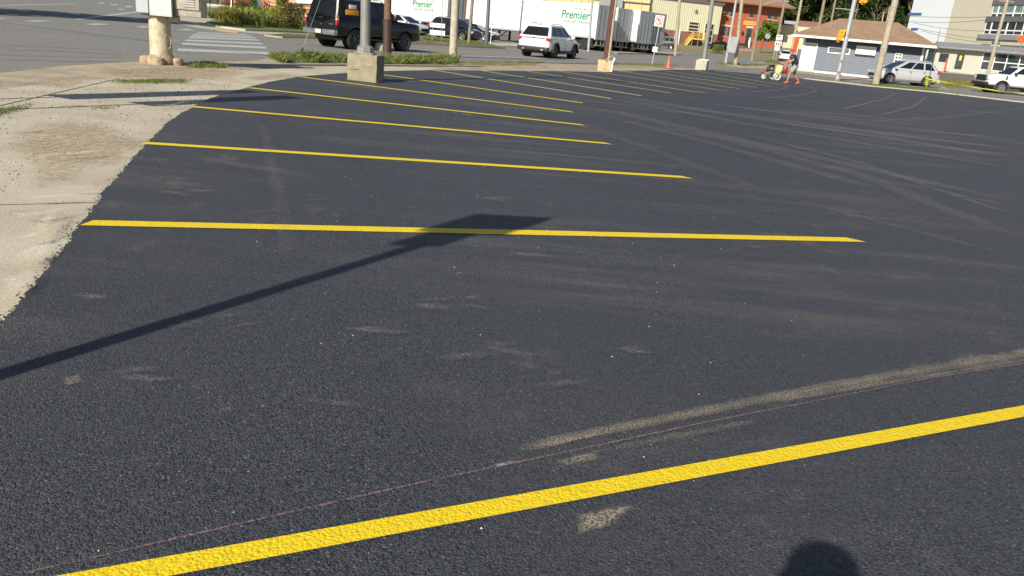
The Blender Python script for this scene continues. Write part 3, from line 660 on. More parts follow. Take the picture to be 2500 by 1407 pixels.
def wheel(parent, x, y, r, wd, rimm, spokes=5, dark=False, steer=0, cap=.66):
    s = 1 if y > 0 else -1
    bm = B(); w2 = wd / 2
    lathe(bm, [(r * cap, -w2 * .7), (r * .8, -w2), (r * .93, -w2 * .95), (r, -w2 * .6), (r, w2 * .6), (r * .93, w2 * .95), (r * .8, w2), (r * cap, w2 * .7), (r * cap, -w2 * .7)], axis='y', n=28, caps=False)
    t = ob('wheel', bm, M['rubber'], parent, world=False, smooth=40); t.location = (x, y, r); t.rotation_euler[2] = steer
    bm = B(); lathe(bm, [(r * cap * .99, w2 * .72 * s), (r * cap * .88, w2 * .66 * s), (r * cap * .86, w2 * .35 * s)], axis='y', n=24, caps=False)
    for i in range(spokes):
        a = 2 * math.pi * i / spokes + .3
        for da in (-.11, .11):
            M4 = Matrix.Rotation(a + da, 4, 'Y'); box(bm, r * .08, r * cap * .92, (w2 * .45) * s if s > 0 else -w2 * .62, (w2 * .62) * s if s > 0 else -w2 * .45, -r * .045, r * .045, M4)
    lathe(bm, [(r * .16, w2 * .4 * s), (r * .15, w2 * .68 * s), (0.001, w2 * .7 * s)], axis='y', n=12)
    ob('rim', bm, rimm, t, world=False)
    bm = B(); lathe(bm, [(r * cap * .9, w2 * .3 * s), (.001, w2 * .3 * s)], axis='y', n=20); ob('brake_disc', bm, M['black'], t, world=False)
    return t
def car(name, label, cat, loc, phi, c):
    """phi: heading, degrees clockwise from the viewing direction"""
    root = thing(name, loc, label, cat, c.get('group'), rad(90 - phi))
    Lf, Lr = c['front'], c['rear']; W = c['w'] / 2; rb = c['belt']; H = c['h']; gb = c['gnd']; wb = c['wb'] / 2; r = c['r']; P = c['paint']
    body = ob('body', loft_body(c['st']), P, root, world=False)
    bm = B()
    for x in (wb, -wb):
        for s in (1, -1):
            tube(bm, (x, s * (W - .36), r), (x, s * (W + .3), r), r * 1.17, r * 1.17, 28)
    cut(body, bm, sub=1)
    body.data.polygons.foreach_set('use_smooth', [True] * len(body.data.polygons)); body.data.set_sharp_from_angle(angle=rad(38))
    for x in (wb, -wb):
        for s in (1, -1):
            bm = B(); lathe(bm, [(r * 1.16, s * (W - .34)), (.01, s * (W - .35))], axis='y', n=24)
            bmesh.ops.translate(bm, verts=bm.verts, vec=(x, 0, r)); ob('wheel_well', bm, M['black'], root, world=False)
            if c.get('arch'):
                bm = B(); n = 16; pr = []
                for k in range(n + 1):
                    a = -.15 + (math.pi + .3) * k / n; pr.append((math.cos(a), math.sin(a)))
                for (a, b_) in zip(pr, pr[1:]):
                    q = [Vector((x + a[0] * r * 1.15, s * (W * .93), r + a[1] * r * 1.15)), Vector((x + b_[0] * r * 1.15, s * (W * .93), r + b_[1] * r * 1.15)), Vector((x + b_[0] * r * 1.25, s * (W * .93), r + b_[1] * r * 1.25)), Vector((x + a[0] * r * 1.25, s * (W * .93), r + a[1] * r * 1.25))]
                    prism(bm, q, (0, s * (W * .07 + .03), 0))
                ob('arch_trim', bm, c['arch'], root, world=False)
    for x in (wb, -wb):
        for s in (1, -1): wheel(root, x, s * (W - c['ww'] / 2 - .015), r, c['ww'], c['rim'], c.get('spokes', 5), steer=c.get('steer', 0) if x > 0 else 0)
    # cabin
    xf0, xf1, xr1, xr0 = c['cab']; W0, W1 = c['gw']; zb = rb - .03; zr = H - .03
    bm = B(); vv = []
    for z, xa, xb, ww in ((zb, xf0, xr0, W0), (zb + (zr - .05 - zb) * .5, (xf0 + xf1) / 2 - .02, (xr0 + xr1) / 2, (W0 + W1) / 2), (zr - .05, xf1 + .04, xr1 - .03, W1), (zr, xf1 - .12, xr1 + .1, W1 - .1)):
        n = 8; ring = []
        for (x, y) in ((xa, ww * .86), (xa - .08, ww), (xb + .08, ww), (xb, ww * .88), (xb, -ww * .88), (xb + .08, -ww), (xa - .08, -ww), (xa, -ww * .86)): ring.append(bm.verts.new((x, y, z)))
        vv.append(ring)
    for A, C in zip(vv, vv[1:]):
        for k in range(8): bm.faces.new((A[k], A[(k + 1) % 8], C[(k + 1) % 8], C[k]))
    cr = bm.verts.new(((xf1 + xr1) / 2, 0, H))
    for k in range(8): bm.faces.new((vv[-1][k], vv[-1][(k + 1) % 8], cr))
    bmesh.ops.recalc_face_normals(bm, faces=bm.faces)
    cabin = ob('cabin', bm, P, root, world=False, smooth=40)
    def ys(z):
        t = (z - zb) / (zr - .05 - zb); return W0 + (W1 - W0) * t + .012
    for s in (1, -1):
        for q in c['win']:
            bm = B(); prism(bm, [(x, s * (ys(z) - .01), z) for x, z in q], (0, s * .014, 0)); ob('side_window', bm, M['glass'], root, world=False)
    def xz(t, a, b): return a + (b - a) * t, zb + (zr - .05 - zb) * t
    for nm, a, b, sg, t0, t1 in (('windscreen', xf0, xf1 + .04, 1, .08, .92), ('rear_window', xr0, xr1 - .03, -1, c.get('rw0', .12), .86)):
        bm = B(); pts = []
        for t, k in ((t0, 1), (t0, -1), (t1, -1), (t1, 1)):
            x, z = xz(t, a, b); ww = (W0 + (W1 - W0) * t) * .86 - (.02 if sg > 0 else .0); pts.append((x + sg * .0 , k * ww, z))
        prism(bm, pts, (sg * .02, 0, .006)); ob(nm, bm, M['glass'], root, world=False)
    def part(nm, m, boxes, bev=.02):
        for b_ in boxes:
            bm = B(); box(bm, *b_, bev=bev); ob(nm, bm, m, root, world=False, smooth=35)
    for nm, m, bx, *bv in c['bits']: part(nm, M[m] if isinstance(m, str) else m, bx, *(bv or [.015]))
    for s in (1, -1):
        xm = xf0 - .35; part('mirror', P if c.get('mirror_paint') else M['black'], [(xm - .06, xm + .1, s * (W0 + .1) - .1, s * (W0 + .1) + .12 if s > 0 else s * (W0 + .1) + .1, rb + .02, rb + .2)], .03)
    if c.get('rails'):
        for s in (1, -1):
            bm = B(); pipe(bm, [(xf1 - .25, s * (W1 - .06), H - .045), (xf1 - .4, s * (W1 - .06), H + .035), (xr1 + .45, s * (W1 - .06), H + .035), (xr1 + .3, s * (W1 - .06), H - .045)], .018); ob('roof_rail', bm, M['black'], root, world=False)
    return root
def sides(*b):   # mirror a box across the car
    x0, x1, y0, y1, z0, z1 = b; return [(x0, x1, y0, y1, z0, z1), (x0, x1, -y1, -y0, z0, z1)]
def wins(xf0, xf1, xr1, xr0, zb, zt, splits, k=.06, pil=.05):
    """side windows as quads between slanting pillars"""
    out = []; n = len(splits) - 1
    for i in range(n):
        a, b = splits[i], splits[i + 1]
        def X(s, z):
            t = (z - zb) / (zt - zb)
            fa = xf0 + (xf1 - xf0) * t; ra = xr0 + (xr1 - xr0) * t
            return (xf0 + xf1) / 2 * 0 + (fa + (ra - fa) * s)
        f = lambda s, z, e: X(s, z) + e
        out.append([(f(a, zb + k, -pil), zb + k), (f(b, zb + k, pil), zb + k), (f(b, zt - k, pil), zt - k), (f(a, zt - k, -pil), zt - k)])
    return out
# the big black SUV at the roadside
G_ = .42
blk = dict(front=2.5, rear=2.55, w=2.02, h=2.0, belt=1.27, gnd=G_, wb=2.96, r=.41, ww=.28, rim=M['rimd'], spokes=6, paint=M['p_black'], gw=(.93, .78),
    st=[(2.5, .5, 1.14, .88, .01), (2.46, .44, 1.19, .97, .01), (2.2, .42, 1.22, 1.0, .02), (1.3, .42, 1.24, 1.01, .03), (1.0, .42, 1.27, 1.01, .01), (-.5, .42, 1.28, 1.01, .01), (-2.0, .44, 1.29, 1.0, .0), (-2.4, .46, 1.29, .99, 0), (-2.5, .5, 1.27, .95, 0)],
    cab=(1.12, .52, -2.28, -2.5), rails=True,
    win=wins(1.05, .50, -2.24, -2.42, 1.29, 1.9, [.03, .29, .56, 1.0]), rw0=.1,
    bits=[('tail_lamp', 'red_l', sides(-2.53, -2.40, .90, .985, .92, 1.12)), ('tail_lamp_lens', 'amber', sides(-2.53, -2.40, .90, .985, 1.20, 1.28)), ('tail_lamp_lens', 'clear', sides(-2.53, -2.40, .90, .985, 1.12, 1.20)),
          ('rear_bumper', 'chrome', [(-2.66, -2.45, -.96, .96, .52, .74)], .05), ('number_plate', 'plate', [(-2.675, -2.655, -.18, .18, .56, .71)], .003), ('licence_recess', 'black', [(-2.667, -2.6, -.24, .24, .54, .73)], .01),
          ('tailgate_handle', 'black', [(-2.53, -2.49, -.13, .13, 1.16, 1.2)], .008), ('tailgate_badge', 'chrome', [(-2.525, -2.5, -.05, .03, .9, .94), (-2.525, -2.5, -.75, -.48, .94, .965)], .004),
          ('front_bumper', 'chrome', [(2.42, 2.6, -.97, .97, .5, .74)], .06), ('grille', 'black', [(2.46, 2.53, -.6, .6, .78, 1.0)], .02), ('headlamp', 'clear', sides(2.38, 2.51, .62, .92, .82, 1.0)),
          ('door_handle', 'black', sides(-.05, .12, .985, 1.03, 1.12, 1.16) + sides(-1.1, -.93, .985, 1.03, 1.12, 1.16)), ('side_moulding', 'black', sides(-.9, 1.0, .99, 1.025, .72, .79)), ('running_board', 'black', sides(-.95, .95, .85, 1.05, .40, .46)), ('undercarriage', 'black', [(-2.3, 2.2, -.6, .6, .32, .5), (-1.6, -1.35, -.8, .8, .33, .47)]), ('exhaust', 'rimd', [(-2.3, -1.9, -.75, -.6, .34, .42)], .02),
          ('yellow_window_sticker', 'yel_sig', [(-2.0, -1.3, -.935, -.915, 1.36, 1.56)], .002), ('white_window_sticker', 'white', [(-1.8, -1.4, -.905, -.885, 1.6, 1.76)], .002), ('door_gap', 'black', sides(1.0, 1.012, .98, 1.014, .55, 1.25) + sides(-.02, -.008, .98, 1.014, .55, 1.27) + sides(-.98, -.968, .98, 1.014, .8, 1.27), 0)])
rrw = at(864, 121.5); ph = 34.5; fv = Vector((math.sin(rad(ph)), math.cos(rad(ph)), 0)); rv = Vector((fv.y, -fv.x, 0))
car('black_suv', 'big black SUV with chrome rear bumper and yellow sticker on a rear side window', 'SUV', rrw - rv * .88 + fv * 1.48, ph, blk)
# white crossover on the street
wsu = dict(front=2.5, rear=2.5, w=2.0, h=1.79, belt=1.08, gnd=.3, wb=2.87, r=.385, ww=.25, rim=M['rimd'], spokes=5, paint=M['p_white'], gw=(.96, .69), arch=M['black'],
    st=[(2.48, .42, .78, .72, .0), (2.42, .34, .92, .88, .01), (2.1, .3, 1.02, .97, .03), (1.3, .3, 1.10, 1.0, .03), (.9, .3, 1.12, 1.0, .01), (-.6, .3, 1.13, 1.0, .01), (-1.9, .32, 1.14, .99, 0), (-2.3, .36, 1.12, .96, 0), (-2.44, .42, 1.07, .88, 0)],
    cab=(1.15, .2, -1.78, -2.40), rails=True, mirror_paint=True, rw0=.16,
    win=wins(1.1, .18, -1.72, -2.22, 1.13, 1.72, [.06, .34, .64, .97]),
    bits=[('tail_lamp', 'red_l', sides(-2.44, -2.2, .72, .95, .93, 1.07)), ('rear_bumper', 'black', [(-2.54, -2.3, -.93, .93, .36, .58)], .05), ('tailgate_strip', 'dgrey', [(-2.46, -2.42, -.66, .66, 1.02, 1.05)], .006), ('number_plate', 'plate', [(-2.475, -2.45, -.17, .17, .84, .97)], .003), ('tailgate_badge', 'chrome', [(-2.47, -2.42, -.07, .07, 1.07, 1.10)], .004),
          ('exhaust', 'chrome', sides(-2.58, -2.4, .5, .64, .38, .45), .02), ('sill', 'black', sides(-1.0, 1.0, .96, 1.012, .28, .42)), ('front_bumper', 'black', [(2.35, 2.52, -.86, .86, .32, .5)], .05), ('headlamp', 'clear', sides(2.2, 2.46, .6, .88, .76, .9)), ('grille', 'black', [(2.42, 2.5, -.5, .5, .6, .82)], .02),
          ('door_handle', 'chrome', sides(-.1, .08, .985, 1.03, .98, 1.01) + sides(-1.15, -.97, .985, 1.03, .99, 1.02), .01), ('door_gap', 'dgrey', sides(.9, .91, .98, 1.006, .45, 1.1) + sides(-.12, -.11, .98, 1.006, .45, 1.12) + sides(-1.12, -1.11, .98, 1.006, .7, 1.12), 0), ('undercarriage', 'black', [(-2.2, 2.2, -.7, .7, .24, .36)]), ('aerial', 'p_white', [(-1.85, -1.75, -.02, .02, 1.74, 1.86)], .005)])
rrw = at(1351, 143.5); ph = 24; fv = Vector((math.sin(rad(ph)), math.cos(rad(ph)), 0)); rv = Vector((fv.y, -fv.x, 0))
car('white_suv', 'white SUV with black roof rails driving away on the street', 'SUV', rrw - rv * .87 + fv * 1.43, ph, wsu)
# silver wagon before the blue building, facing left
slv = dict(front=2.35, rear=2.3, w=1.89, h=1.72, belt=1.02, gnd=.25, wb=2.7, r=.36, ww=.23, rim=M['rim'], spokes=6, paint=M['p_silver'], gw=(.90, .68),
    st=[(2.33, .36, .66, .62, .0), (2.27, .28, .80, .82, .01), (1.95, .25, .93, .91, .03), (1.25, .25, 1.02, .945, .04), (.9, .25, 1.05, .945, .01), (-.6, .25, 1.07, .945, .01), (-1.8, .27, 1.10, .93, 0), (-2.15, .32, 1.08, .90, 0), (-2.28, .4, .98, .80, 0)],
    cab=(1.4, .2, -1.6, -2.22), mirror_paint=True, rw0=.15,
    win=wins(1.25, .17, -1.5, -1.98, 1.08, 1.64, [.09, .4, .70, .97]),
    bits=[('tail_lamp', 'red_l', sides(-2.25, -1.95, .70, .93, .95, 1.12)), ('sill', 'dgrey', sides(-.95, .95, .90, .955, .22, .34)), ('rear_bumper', 'p_silver', [(-2.34, -2.1, -.84, .84, .32, .58)], .06), ('headlamp', 'clear', sides(2.0, 2.27, .58, .84, .68, .82)), ('grille', 'black', [(2.26, 2.35, -.45, .45, .45, .66)], .02),
          ('door_handle', 'chrome', sides(-.12, .06, .93, .965, .92, .95) + sides(-1.1, -.92, .93, .965, .94, .97), .01), ('door_gap', 'dgrey', sides(.95, .958, .92, .951, .38, 1.03) + sides(-.1, -.092, .92, .951, .38, 1.05) + sides(-1.1, -1.092, .92, .951, .6, 1.06), 0), ('undercarriage', 'black', [(-2.1, 2.1, -.65, .65, .2, .34)]), ('roof_rail', 'galvl', sides(-1.5, .1, .60, .63, 1.71, 1.75), .01), ('number_plate', 'plate', [(-2.36, -2.33, -.17, .17, .6, .72)], .003)])
fw_ = at(2163, 204); rw_ = at(2261, 213); d_ = (fw_ - rw_).normalized(); ph = math.degrees(math.atan2(d_.x, d_.y))
sil = car('silver_wagon', 'silver SUV facing left before the blue sided building', 'SUV', (fw_ + rw_) / 2 + Vector((0, .85, 0)), ph, slv)
# white pickup entering at the right edge, facing left
pk = dict(front=2.95, rear=3.1, w=2.03, h=1.98, belt=1.33, gnd=.5, wb=3.75, r=.42, ww=.27, rim=M['rim'], spokes=8, paint=M['p_white'], gw=(.92, .74), arch=M['dgrey'],
    st=[(2.93, .62, 1.12, .84, .0), (2.86, .52, 1.24, .96, .01), (2.5, .5, 1.30, 1.0, .03), (1.6, .5, 1.36, 1.01, .03), (1.1, .5, 1.36, 1.01, .0), (-.8, .5, 1.36, 1.01, 0), (-2.6, .5, 1.36, 1.01, 0), (-3.0, .52, 1.36, 1.0, 0)],
    cab=(1.45, .75, -1.15, -1.3), win=wins(1.4, .72, -1.1, -1.2, 1.38, 1.9, [.06, .52, .97]),
    bits=[('front_bumper', 'black', [(2.82, 3.08, -.95, .95, .5, .74)], .05), ('grille', 'black', [(2.86, 2.97, -.66, .66, .82, 1.22)], .02), ('headlamp', 'clear', sides(2.72, 2.95, .68, .96, .92, 1.24)), ('fender_vent', 'black', sides(1.62, 1.74, 1.0, 1.02, .98, 1.25)), ('undercarriage', 'black', [(-2.8, 2.6, -.7, .7, .38, .52)]), ('door_handle', 'black', sides(.0, .2, .98, 1.04, 1.2, 1.24), .01), ('air_dam', 'black', [(2.7, 2.9, -.8, .8, .34, .5)]), ('door_gap', 'dgrey', sides(1.35, 1.36, .99, 1.016, .6, 1.35) + sides(.1, .11, .99, 1.016, .6, 1.35), 0)])
fw_ = at(2441, 229.5); car('white_pickup', 'white pickup truck with grey wheel arches cut by the right edge', 'pickup', fw_ + Vector((1.875, .95, 0)), -89, pk)
# parked and passing cars further back
def simple(P, **k):
    d = dict(slv); d.update(paint=P, group=None); d.update(k)
    d['bits'] = [(a, P if m == 'p_silver' else m, *r) for a, m, *r in slv['bits']]; return d
car('dark_suv', 'black SUV parked behind the grass with a silver roof rail', 'SUV', col(1110, 68.5), 118, simple(M['p_navy'], rails=True, spokes=5, w=2.0, h=1.78))
sed = dict(slv); sed.update(paint=M['p_white'], h=1.45, belt=.93, rails=False, cab=(1.0, .15, -1.05, -1.65), gw=(.86, .60), r=.33,
    st=[(2.33, .36, .6, .62, .0), (2.27, .25, .70, .82, .01), (1.95, .22, .80, .89, .03), (1.1, .22, .91, .905, .04), (.8, .22, .94, .905, .01), (-.6, .22, .96, .905, .0), (-1.5, .25, .97, .895, 0), (-2.2, .28, .95, .86, 0), (-2.33, .4, .86, .78, 0)],
    win=wins(.95, .15, -1.0, -1.5, .97, 1.38, [.06, .45, .9]), w=1.81,
    bits=[('tail_lamp', 'red_l', sides(-2.32, -2.1, .58, .86, .74, .88)), ('rear_bumper', 'p_white', [(-2.4, -2.1, -.84, .84, .3, .55)], .06), ('bumper_lip', 'black', [(-2.38, -2.0, -.8, .8, .2, .31)], .03), ('number_plate', 'plate', [(-2.42, -2.34, -.17, .17, .58, .7)], .003), ('undercarriage', 'black', [(-2.1, 2.1, -.65, .65, .16, .3)]), ('headlamp', 'clear', sides(2.0, 2.27, .55, .82, .56, .68)), ('door_handle', 'chrome', sides(-.1, .06, .89, .92, .84, .87), .01)])
wsd = dict(sed); car('white_sedan', 'white sedan seen from behind on the street beside the route signs', 'sedan', col(1919, 113), 22, wsd)
bsd = dict(sed); bsd.update(paint=M['p_navy']); bsd['bits'] = [b for b in sed['bits'] if b[1] != 'p_white']
car('black_hatchback', 'black car parked before the brick building beside the round bush', 'car', col(1753, 140), -25, bsd)
car('olive_wagon', 'dark olive estate car parked behind the no left turn sign', 'estate car', col(1616, 128), -78, simple(M['p_green'], h=1.66))
car('grey_pickup_car', 'grey car half hidden behind the rear trailer', 'car', col(1556, 131), -100, simple(M['p_grey'], h=1.8))
car('white_van', 'white car parked behind the bonnet of the black SUV', 'car', col(984, 70), 120, simple(M['p_white'], h=1.62))
car('white_far_suv', 'small white SUV facing forward far off behind the flower bed', 'SUV', col(620, 160), 172, simple(M['p_white'], h=1.8, w=2.0))
car('dark_grey_suv', 'dark blue SUV standing behind the white pickup', 'SUV', col(2462, 72), -72, simple(M['p_navy'], h=1.75))
car('red_car', 'red car partly hidden behind the dark blue SUV', 'car', col(2475, 88), -85, simple(M['p_red'], h=1.6))
car('navy_sedan', 'dark sedan parked behind the black SUV under the trailer', 'sedan', col(1160, 78), 112, bsd)
# ------------------------------------------------------------------ semi trailers
def trailer(name, label, C, dirv, L_=15.6, text=None, doors=True, zg=None, panels=13, skirt=True, stencil=False):
    """C: ground point under the rear corner nearest the camera; dirv: direction towards the nose"""
    d = Vector((dirv[0], dirv[1], 0)).normalized(); n = Vector((d.y, -d.x, 0))
    if n.dot(Vector((0, 0, 0)) - C) < 0: n = -n
    base = Vector((C.x, C.y, zf(C.x, C.y))) if zg is None else Vector((C.x, C.y, zg))
    t = thing(name, base, label, 'trailer', 'white semi trailers')
    R_ = Matrix((d, -n, Vector((0, 0, 1)))).transposed().to_4x4(); R_.translation = base     # x to nose, y away from camera, z up
    wd, zb, zt = 2.6, 1.12, 4.1
    def P(nm, m, bx, bev=0, kind=None):
        for b_ in bx:
            bm = B(); box(bm, *b_, M=R_, bev=bev)
            bmesh.ops.recalc_face_normals(bm, faces=bm.faces)
            o = ob(nm, bm, m, t, smooth=30 if bev else None, kind=kind)
        return o
    P('box_core', M['trail'], [(.06, L_ - .05, .02, wd - .02, zb + .02, zt - .03)])
    P('roof', M['trail'], [(0, L_, 0, wd, zt - .03, zt)]); P('bottom_rail', M['alu'], [(0, L_, -.025, .05, zb - .02, zb + .14), (0, L_, wd - .05, wd + .025, zb - .02, zb + .14)])
    P('top_rail', M['trail'], [(0, L_, -.02, .05, zt - .12, zt + .01)])
    me = None
    pl = (L_ - .2) / panels
    for i in range(panels):
        if me is None:
            bm = B(); box(bm, .006, pl - .006, -.012, .02, zb + .14, zt - .12, M=R_ @ Matrix.Translation((.1, 0, 0))); o = ob('side_panel', bm, M['trail'], t); me = o.data
        else:
            o = bpy.data.objects.new('side_panel', me); COL.objects.link(o); o.parent = t; o.location = -wloc(t) + d * (pl * i)
    P('corner_post', M['trail'], [(-.02, .1, -.03, .07, zb - .02, zt), (-.02, .1, wd - .07, wd + .03, zb - .02, zt)])
    for k in (0, 1):
        o = P('rear_door', M['door_g'], [(-.03, .02, .08 + k * (wd / 2 - .07), wd / 2 - .01 + k * (wd / 2 - .07), zb + .12, zt - .1)])
        bm = B()
        for yy in (.3, .95):
            a = R_ @ Vector((-.06, yy + k * 1.28, zb + .05)); b_ = R_ @ Vector((-.06, yy + k * 1.28, zt - .08)); tube(bm, a, b_, .02, n=6)
        ob('lock_rod', bm, M['galv'], o)
        bm = B()
        for q in range(4): box(bm, -.05, 0, (.07 if k == 0 else wd - .19), (.19 if k == 0 else wd - .07), zb + .4 + q * .75, zb + .48 + q * .75, M=R_)
        ob('hinge', bm, M['galv'], o)
    P('rear_sill', M['door_g'], [(-.06, .1, 0, wd, zb - .1, zb + .12)]); P('rear_header', M['door_g'], [(-.04, .04, .05, wd - .05, zt - .1, zt)])
    P('underride_guard', M['galv'], [(-.02, .08, .3, .42, .5, zb - .1), (-.02, .08, wd - .42, wd - .3, .5, zb - .1), (-.02, .08, 1.0, 1.1, .5, zb - .1), (-.02, .08, 1.5, 1.6, .5, zb - .1), (-.04, .08, .12, wd - .12, .46, .58)])
    P('tail_lamp', M['red_l'], [(-.07, -.05, .2, .32, zb - .06, zb + .02), (-.07, -.05, wd - .32, wd - .2, zb - .06, zb + .02)])
    P('chassis', M['black'], [(.3, 6.0, .75, .9, .85, zb), (.3, 6.0, wd - .9, wd - .75, .85, zb), (.5, 5.0, .3, wd - .3, .7, .9), (6, L_, .6, wd - .6, zb - .12, zb - .02)])
    tm = None
    for x in (1.3, 2.6):
        for yy in (.32, wd - .32):
            bm = B(); lathe(bm, [(.2, -.28), (.5, -.28), (.52, -.2), (.52, .2), (.5, .28), (.2, .28), (.1, .2)], axis='y', n=20)
            bmesh.ops.transform(bm, matrix=R_ @ Matrix.Translation((x, yy, .52)), verts=bm.verts); ob('wheel', bm, M['rubber'], t, smooth=40)
    P('mud_flap', M['dgrey'], [(.55, .57, .1, .75, .3, zb - .1), (.55, .57, wd - .75, wd - .1, .3, zb - .1), (4.0, 4.02, .1, .6, .35, zb - .1), (3.3, 3.32, .05, .55, .35, zb - .1)])
    P('landing_leg', M['black'], [(L_ - 3.6, L_ - 3.4, .4, .55, .1, zb), (L_ - 3.6, L_ - 3.4, wd - .55, wd - .4, .1, zb), (L_ - 3.7, L_ - 3.3, .3, .65, .03, .12), (L_ - 3.52, L_ - 3.48, .5, wd - .5, .5, .56)])
    bm = B()
    for a, b_ in (((L_ - 3.5, .45, .35), (L_ - 2.3, .45, zb)), ((L_ - 3.5, .45, .35), (L_ - 4.7, .45, zb)), ((6.2, .4, .5), (5.2, .4, zb)), ((9.4, .3, .5), (8.7, .3, zb)), ((9.4, .3, .5), (10.1, .3, zb))): tube(bm, R_ @ Vector(a), R_ @ Vector(b_), .05, n=6)
    ob('brace', bm, M['black'], t)
    if skirt:
        bm = B(); prism(bm, [R_ @ Vector(p) for p in ((5.2, .06, .38), (9.3, .06, .45), (10.6, .06, zb - .02), (5.0, .06, zb - .02))], (R_.to_3x3() @ Vector((0, .03, 0)))); ob('side_skirt', bm, M['dgrey'], t)
    if text:
        o0 = lambda x, z: R_ @ Vector((x, -.018, z))
        rr = -d if (-d).x > 0 else d
        lettering('Premier', 1.02, M['green_t'], t, o0(text, 3.02), rr, (0, 0, 1), bold=.022, shear=.12)
        lettering('TRAILER LEASING', .33, M['dark_t'], t, o0(text - .25, 2.42), rr, (0, 0, 1), bold=.006, space=1.22)
        P('logo_stripe', M['dark_t'], [(text - 1.0, text + 1.1, -.02, -.012, 3.60, 3.64), (text - 1.15, text - .2, -.02, -.012, 3.50, 3.535)])
        bm = B(); prism(bm, [R_ @ Vector(p) for p in ((text - 1.0, -.02, 3.57), (text - 1.0, -.02, 3.67), (text - 1.3, -.02, 3.6))], R_.to_3x3() @ Vector((0, .006, 0))); ob('logo_arrow', bm, M['dark_t'], t)
    if stencil:
        for i, s in enumerate(('S34', 'LDC', 'PTL')):
            lettering(s, .36, M['green_t'], t, R_ @ Vector((-.04, wd * .77, 3.4 - i * .45)), n.cross(Vector((0, 0, 1))) * (1 if (n.cross(Vector((0, 0, 1)))).x > 0 else -1) if False else Vector((-n.x, -n.y, 0)), (0, 0, 1), bold=.012)
    return t
def ry(px, Y): return col(px, Y)
c2 = col(1449, 75.5); nose = col(1150, 85.5); dv = (nose - c2)
trailer('semi_trailer', 'long white trailer with green Premier lettering right of the steel poles', c2, dv, L_=dv.to_2d().length, text=2.55)
c1 = col(1089, 92); trailer('semi_trailer', 'white trailer with green Premier lettering behind the black SUV', c1, dv, L_=14.5, text=4.2)
trailer('semi_trailer', 'white trailer whose rear shows just left of the brown steel pole', c2 + Vector((2.2, 4.0, 0)), dv, L_=15)
trailer('semi_trailer', 'white trailer whose rear doors show just right of the brown steel pole', c2 + Vector((4.6, 5.8, 0)), dv, L_=15)
trailer('semi_trailer', 'rightmost white trailer with three dark stencilled marks on its rear door', c2 + Vector((6.3, 8.6, 0)), dv, L_=15, stencil=True)
trailer('semi_trailer', 'white trailer standing between the two lettered trailers', c1 + Vector((3.0, 5.5, 0)), dv, L_=14)
# ------------------------------------------------------------------ poles, posts and blocks
def block(name, label, px0, px1, px2, py, ang, ztop_px, m, cat='concrete block', bev=.03):
    """front-left, front-right, rear-right picture columns; ground row of the front-left corner; angle of the front"""
    a = at(px0, py); u = Vector((math.cos(ang), math.sin(ang), 0)); v = Vector((-u.y, u.x, 0))
    def solve(p, d, px):
        t = .5
        for i in range(12): t -= (prj(p + d * t)[0] - px) / ((prj(p + d * (t + .01))[0] - prj(p + d * t)[0]) / .01)
        return t
    wd = solve(a, u, px1); dp = min(1.5, max(.25, solve(a + u * wd, v, px2))); zt = hz(ztop_px, a)
    t = thing(name, a + u * wd / 2 + v * dp / 2, label, cat, None, ang)
    bm = B(); box(bm, -wd / 2, wd / 2, -dp / 2, dp / 2, -.02, zt, bev=bev)
    for v_ in bm.verts: v_.co += Vector([noise.noise(v_.co * 3 + Vector((k * 7, 0, 0))) * .012 for k in range(3)])
    ob('block', bm, m, t, world=False, smooth=30); print(label[:30], wd, dp, zt)
    return t, wd, dp, zt
def pole(name, label, cat, base, top_px, r0, r1, m, H_=9.0, group=None, n=12, zb=0.0, rough=0.0):
    base = Vector(base); q = onY(*top_px, base.y); d = (q - base); d = d / d.z; top = base + d * (H_ - base.z)
    t = thing(name, base, label, cat, group)
    k = 7 if rough else 2; pts = [base + (top - base) * (i / (k - 1)) for i in range(k)]
    if rough: pts = [p + Vector((noise.noise(p * .4) * rough, 0, 0)) for p in pts]
    bm = B(); pipe(bm, [pts[0] - d * .06] + pts[1:], [r0 + (r1 - r0) * i / (k - 1) for i in range(k)], n)
    ob('pole', bm, m, t, smooth=50)
    return t, d, base
# big block with the grey lamp post
bt, bw, bd, zt_ = block('concrete_block', 'large rough concrete block carrying the thick grey lamp post', 846.5, 919, 937, 198.5, rad(-12), 129, M['conc'])
o = bt.children[0]; bpy.data.objects.remove(o)
bm = B(); box(bm, -bw / 2, bw / 2, -bd / 2, bd / 2, -.02, zt_, bev=.025)
bmesh.ops.subdivide_edges(bm, edges=[e for e in bm.edges if e.calc_length() > .25], cuts=5, use_grid_fill=True)
for v_ in bm.verts: v_.co += Vector([noise.noise(v_.co * 4 + Vector((k * 7, 0, 0))) * .014 for k in range(3)])
ob('block', bm, M['conc'], bt, world=False, smooth=40)
bm = B()
for q in range(4): box(bm, -bw * .42 + q * .02, -bw * .1, -bd / 2 - .012, -bd / 2 + .02, .28 + q * .0, .285, bev=0)
box(bm, bw * .18, bw * .45, -bd / 2 - .012, -bd / 2 + .02, zt_ * .63, zt_ * .63 + .012); ob('lime_streak', bm, M['conc2'], bt, world=False)
pc = bt.location + Vector((.03, .05, 0)); pb = onY(892, 120, pc.y); pb = Vector((pb.x, pc.y, zt_))
lt, ld, lb = pole('lamp_post', 'thick grey steel lamp post bolted to the large concrete block', 'lamp post', pb, (893, 0), .117, .10, M['galv'], H_=6.6)
bm = B(); box(bm, pb.x - .21, pb.x + .21, pb.y - .2, pb.y + .2, zt_ - .0, zt_ + .03, bev=.005); lathe(bm, [(.2, .03), (.19, .14), (.125, .19), (.12, .19)], (pb.x, pb.y, zt_), 8); ob('base_cover', bm, M['galv'], lt)
bm = B()
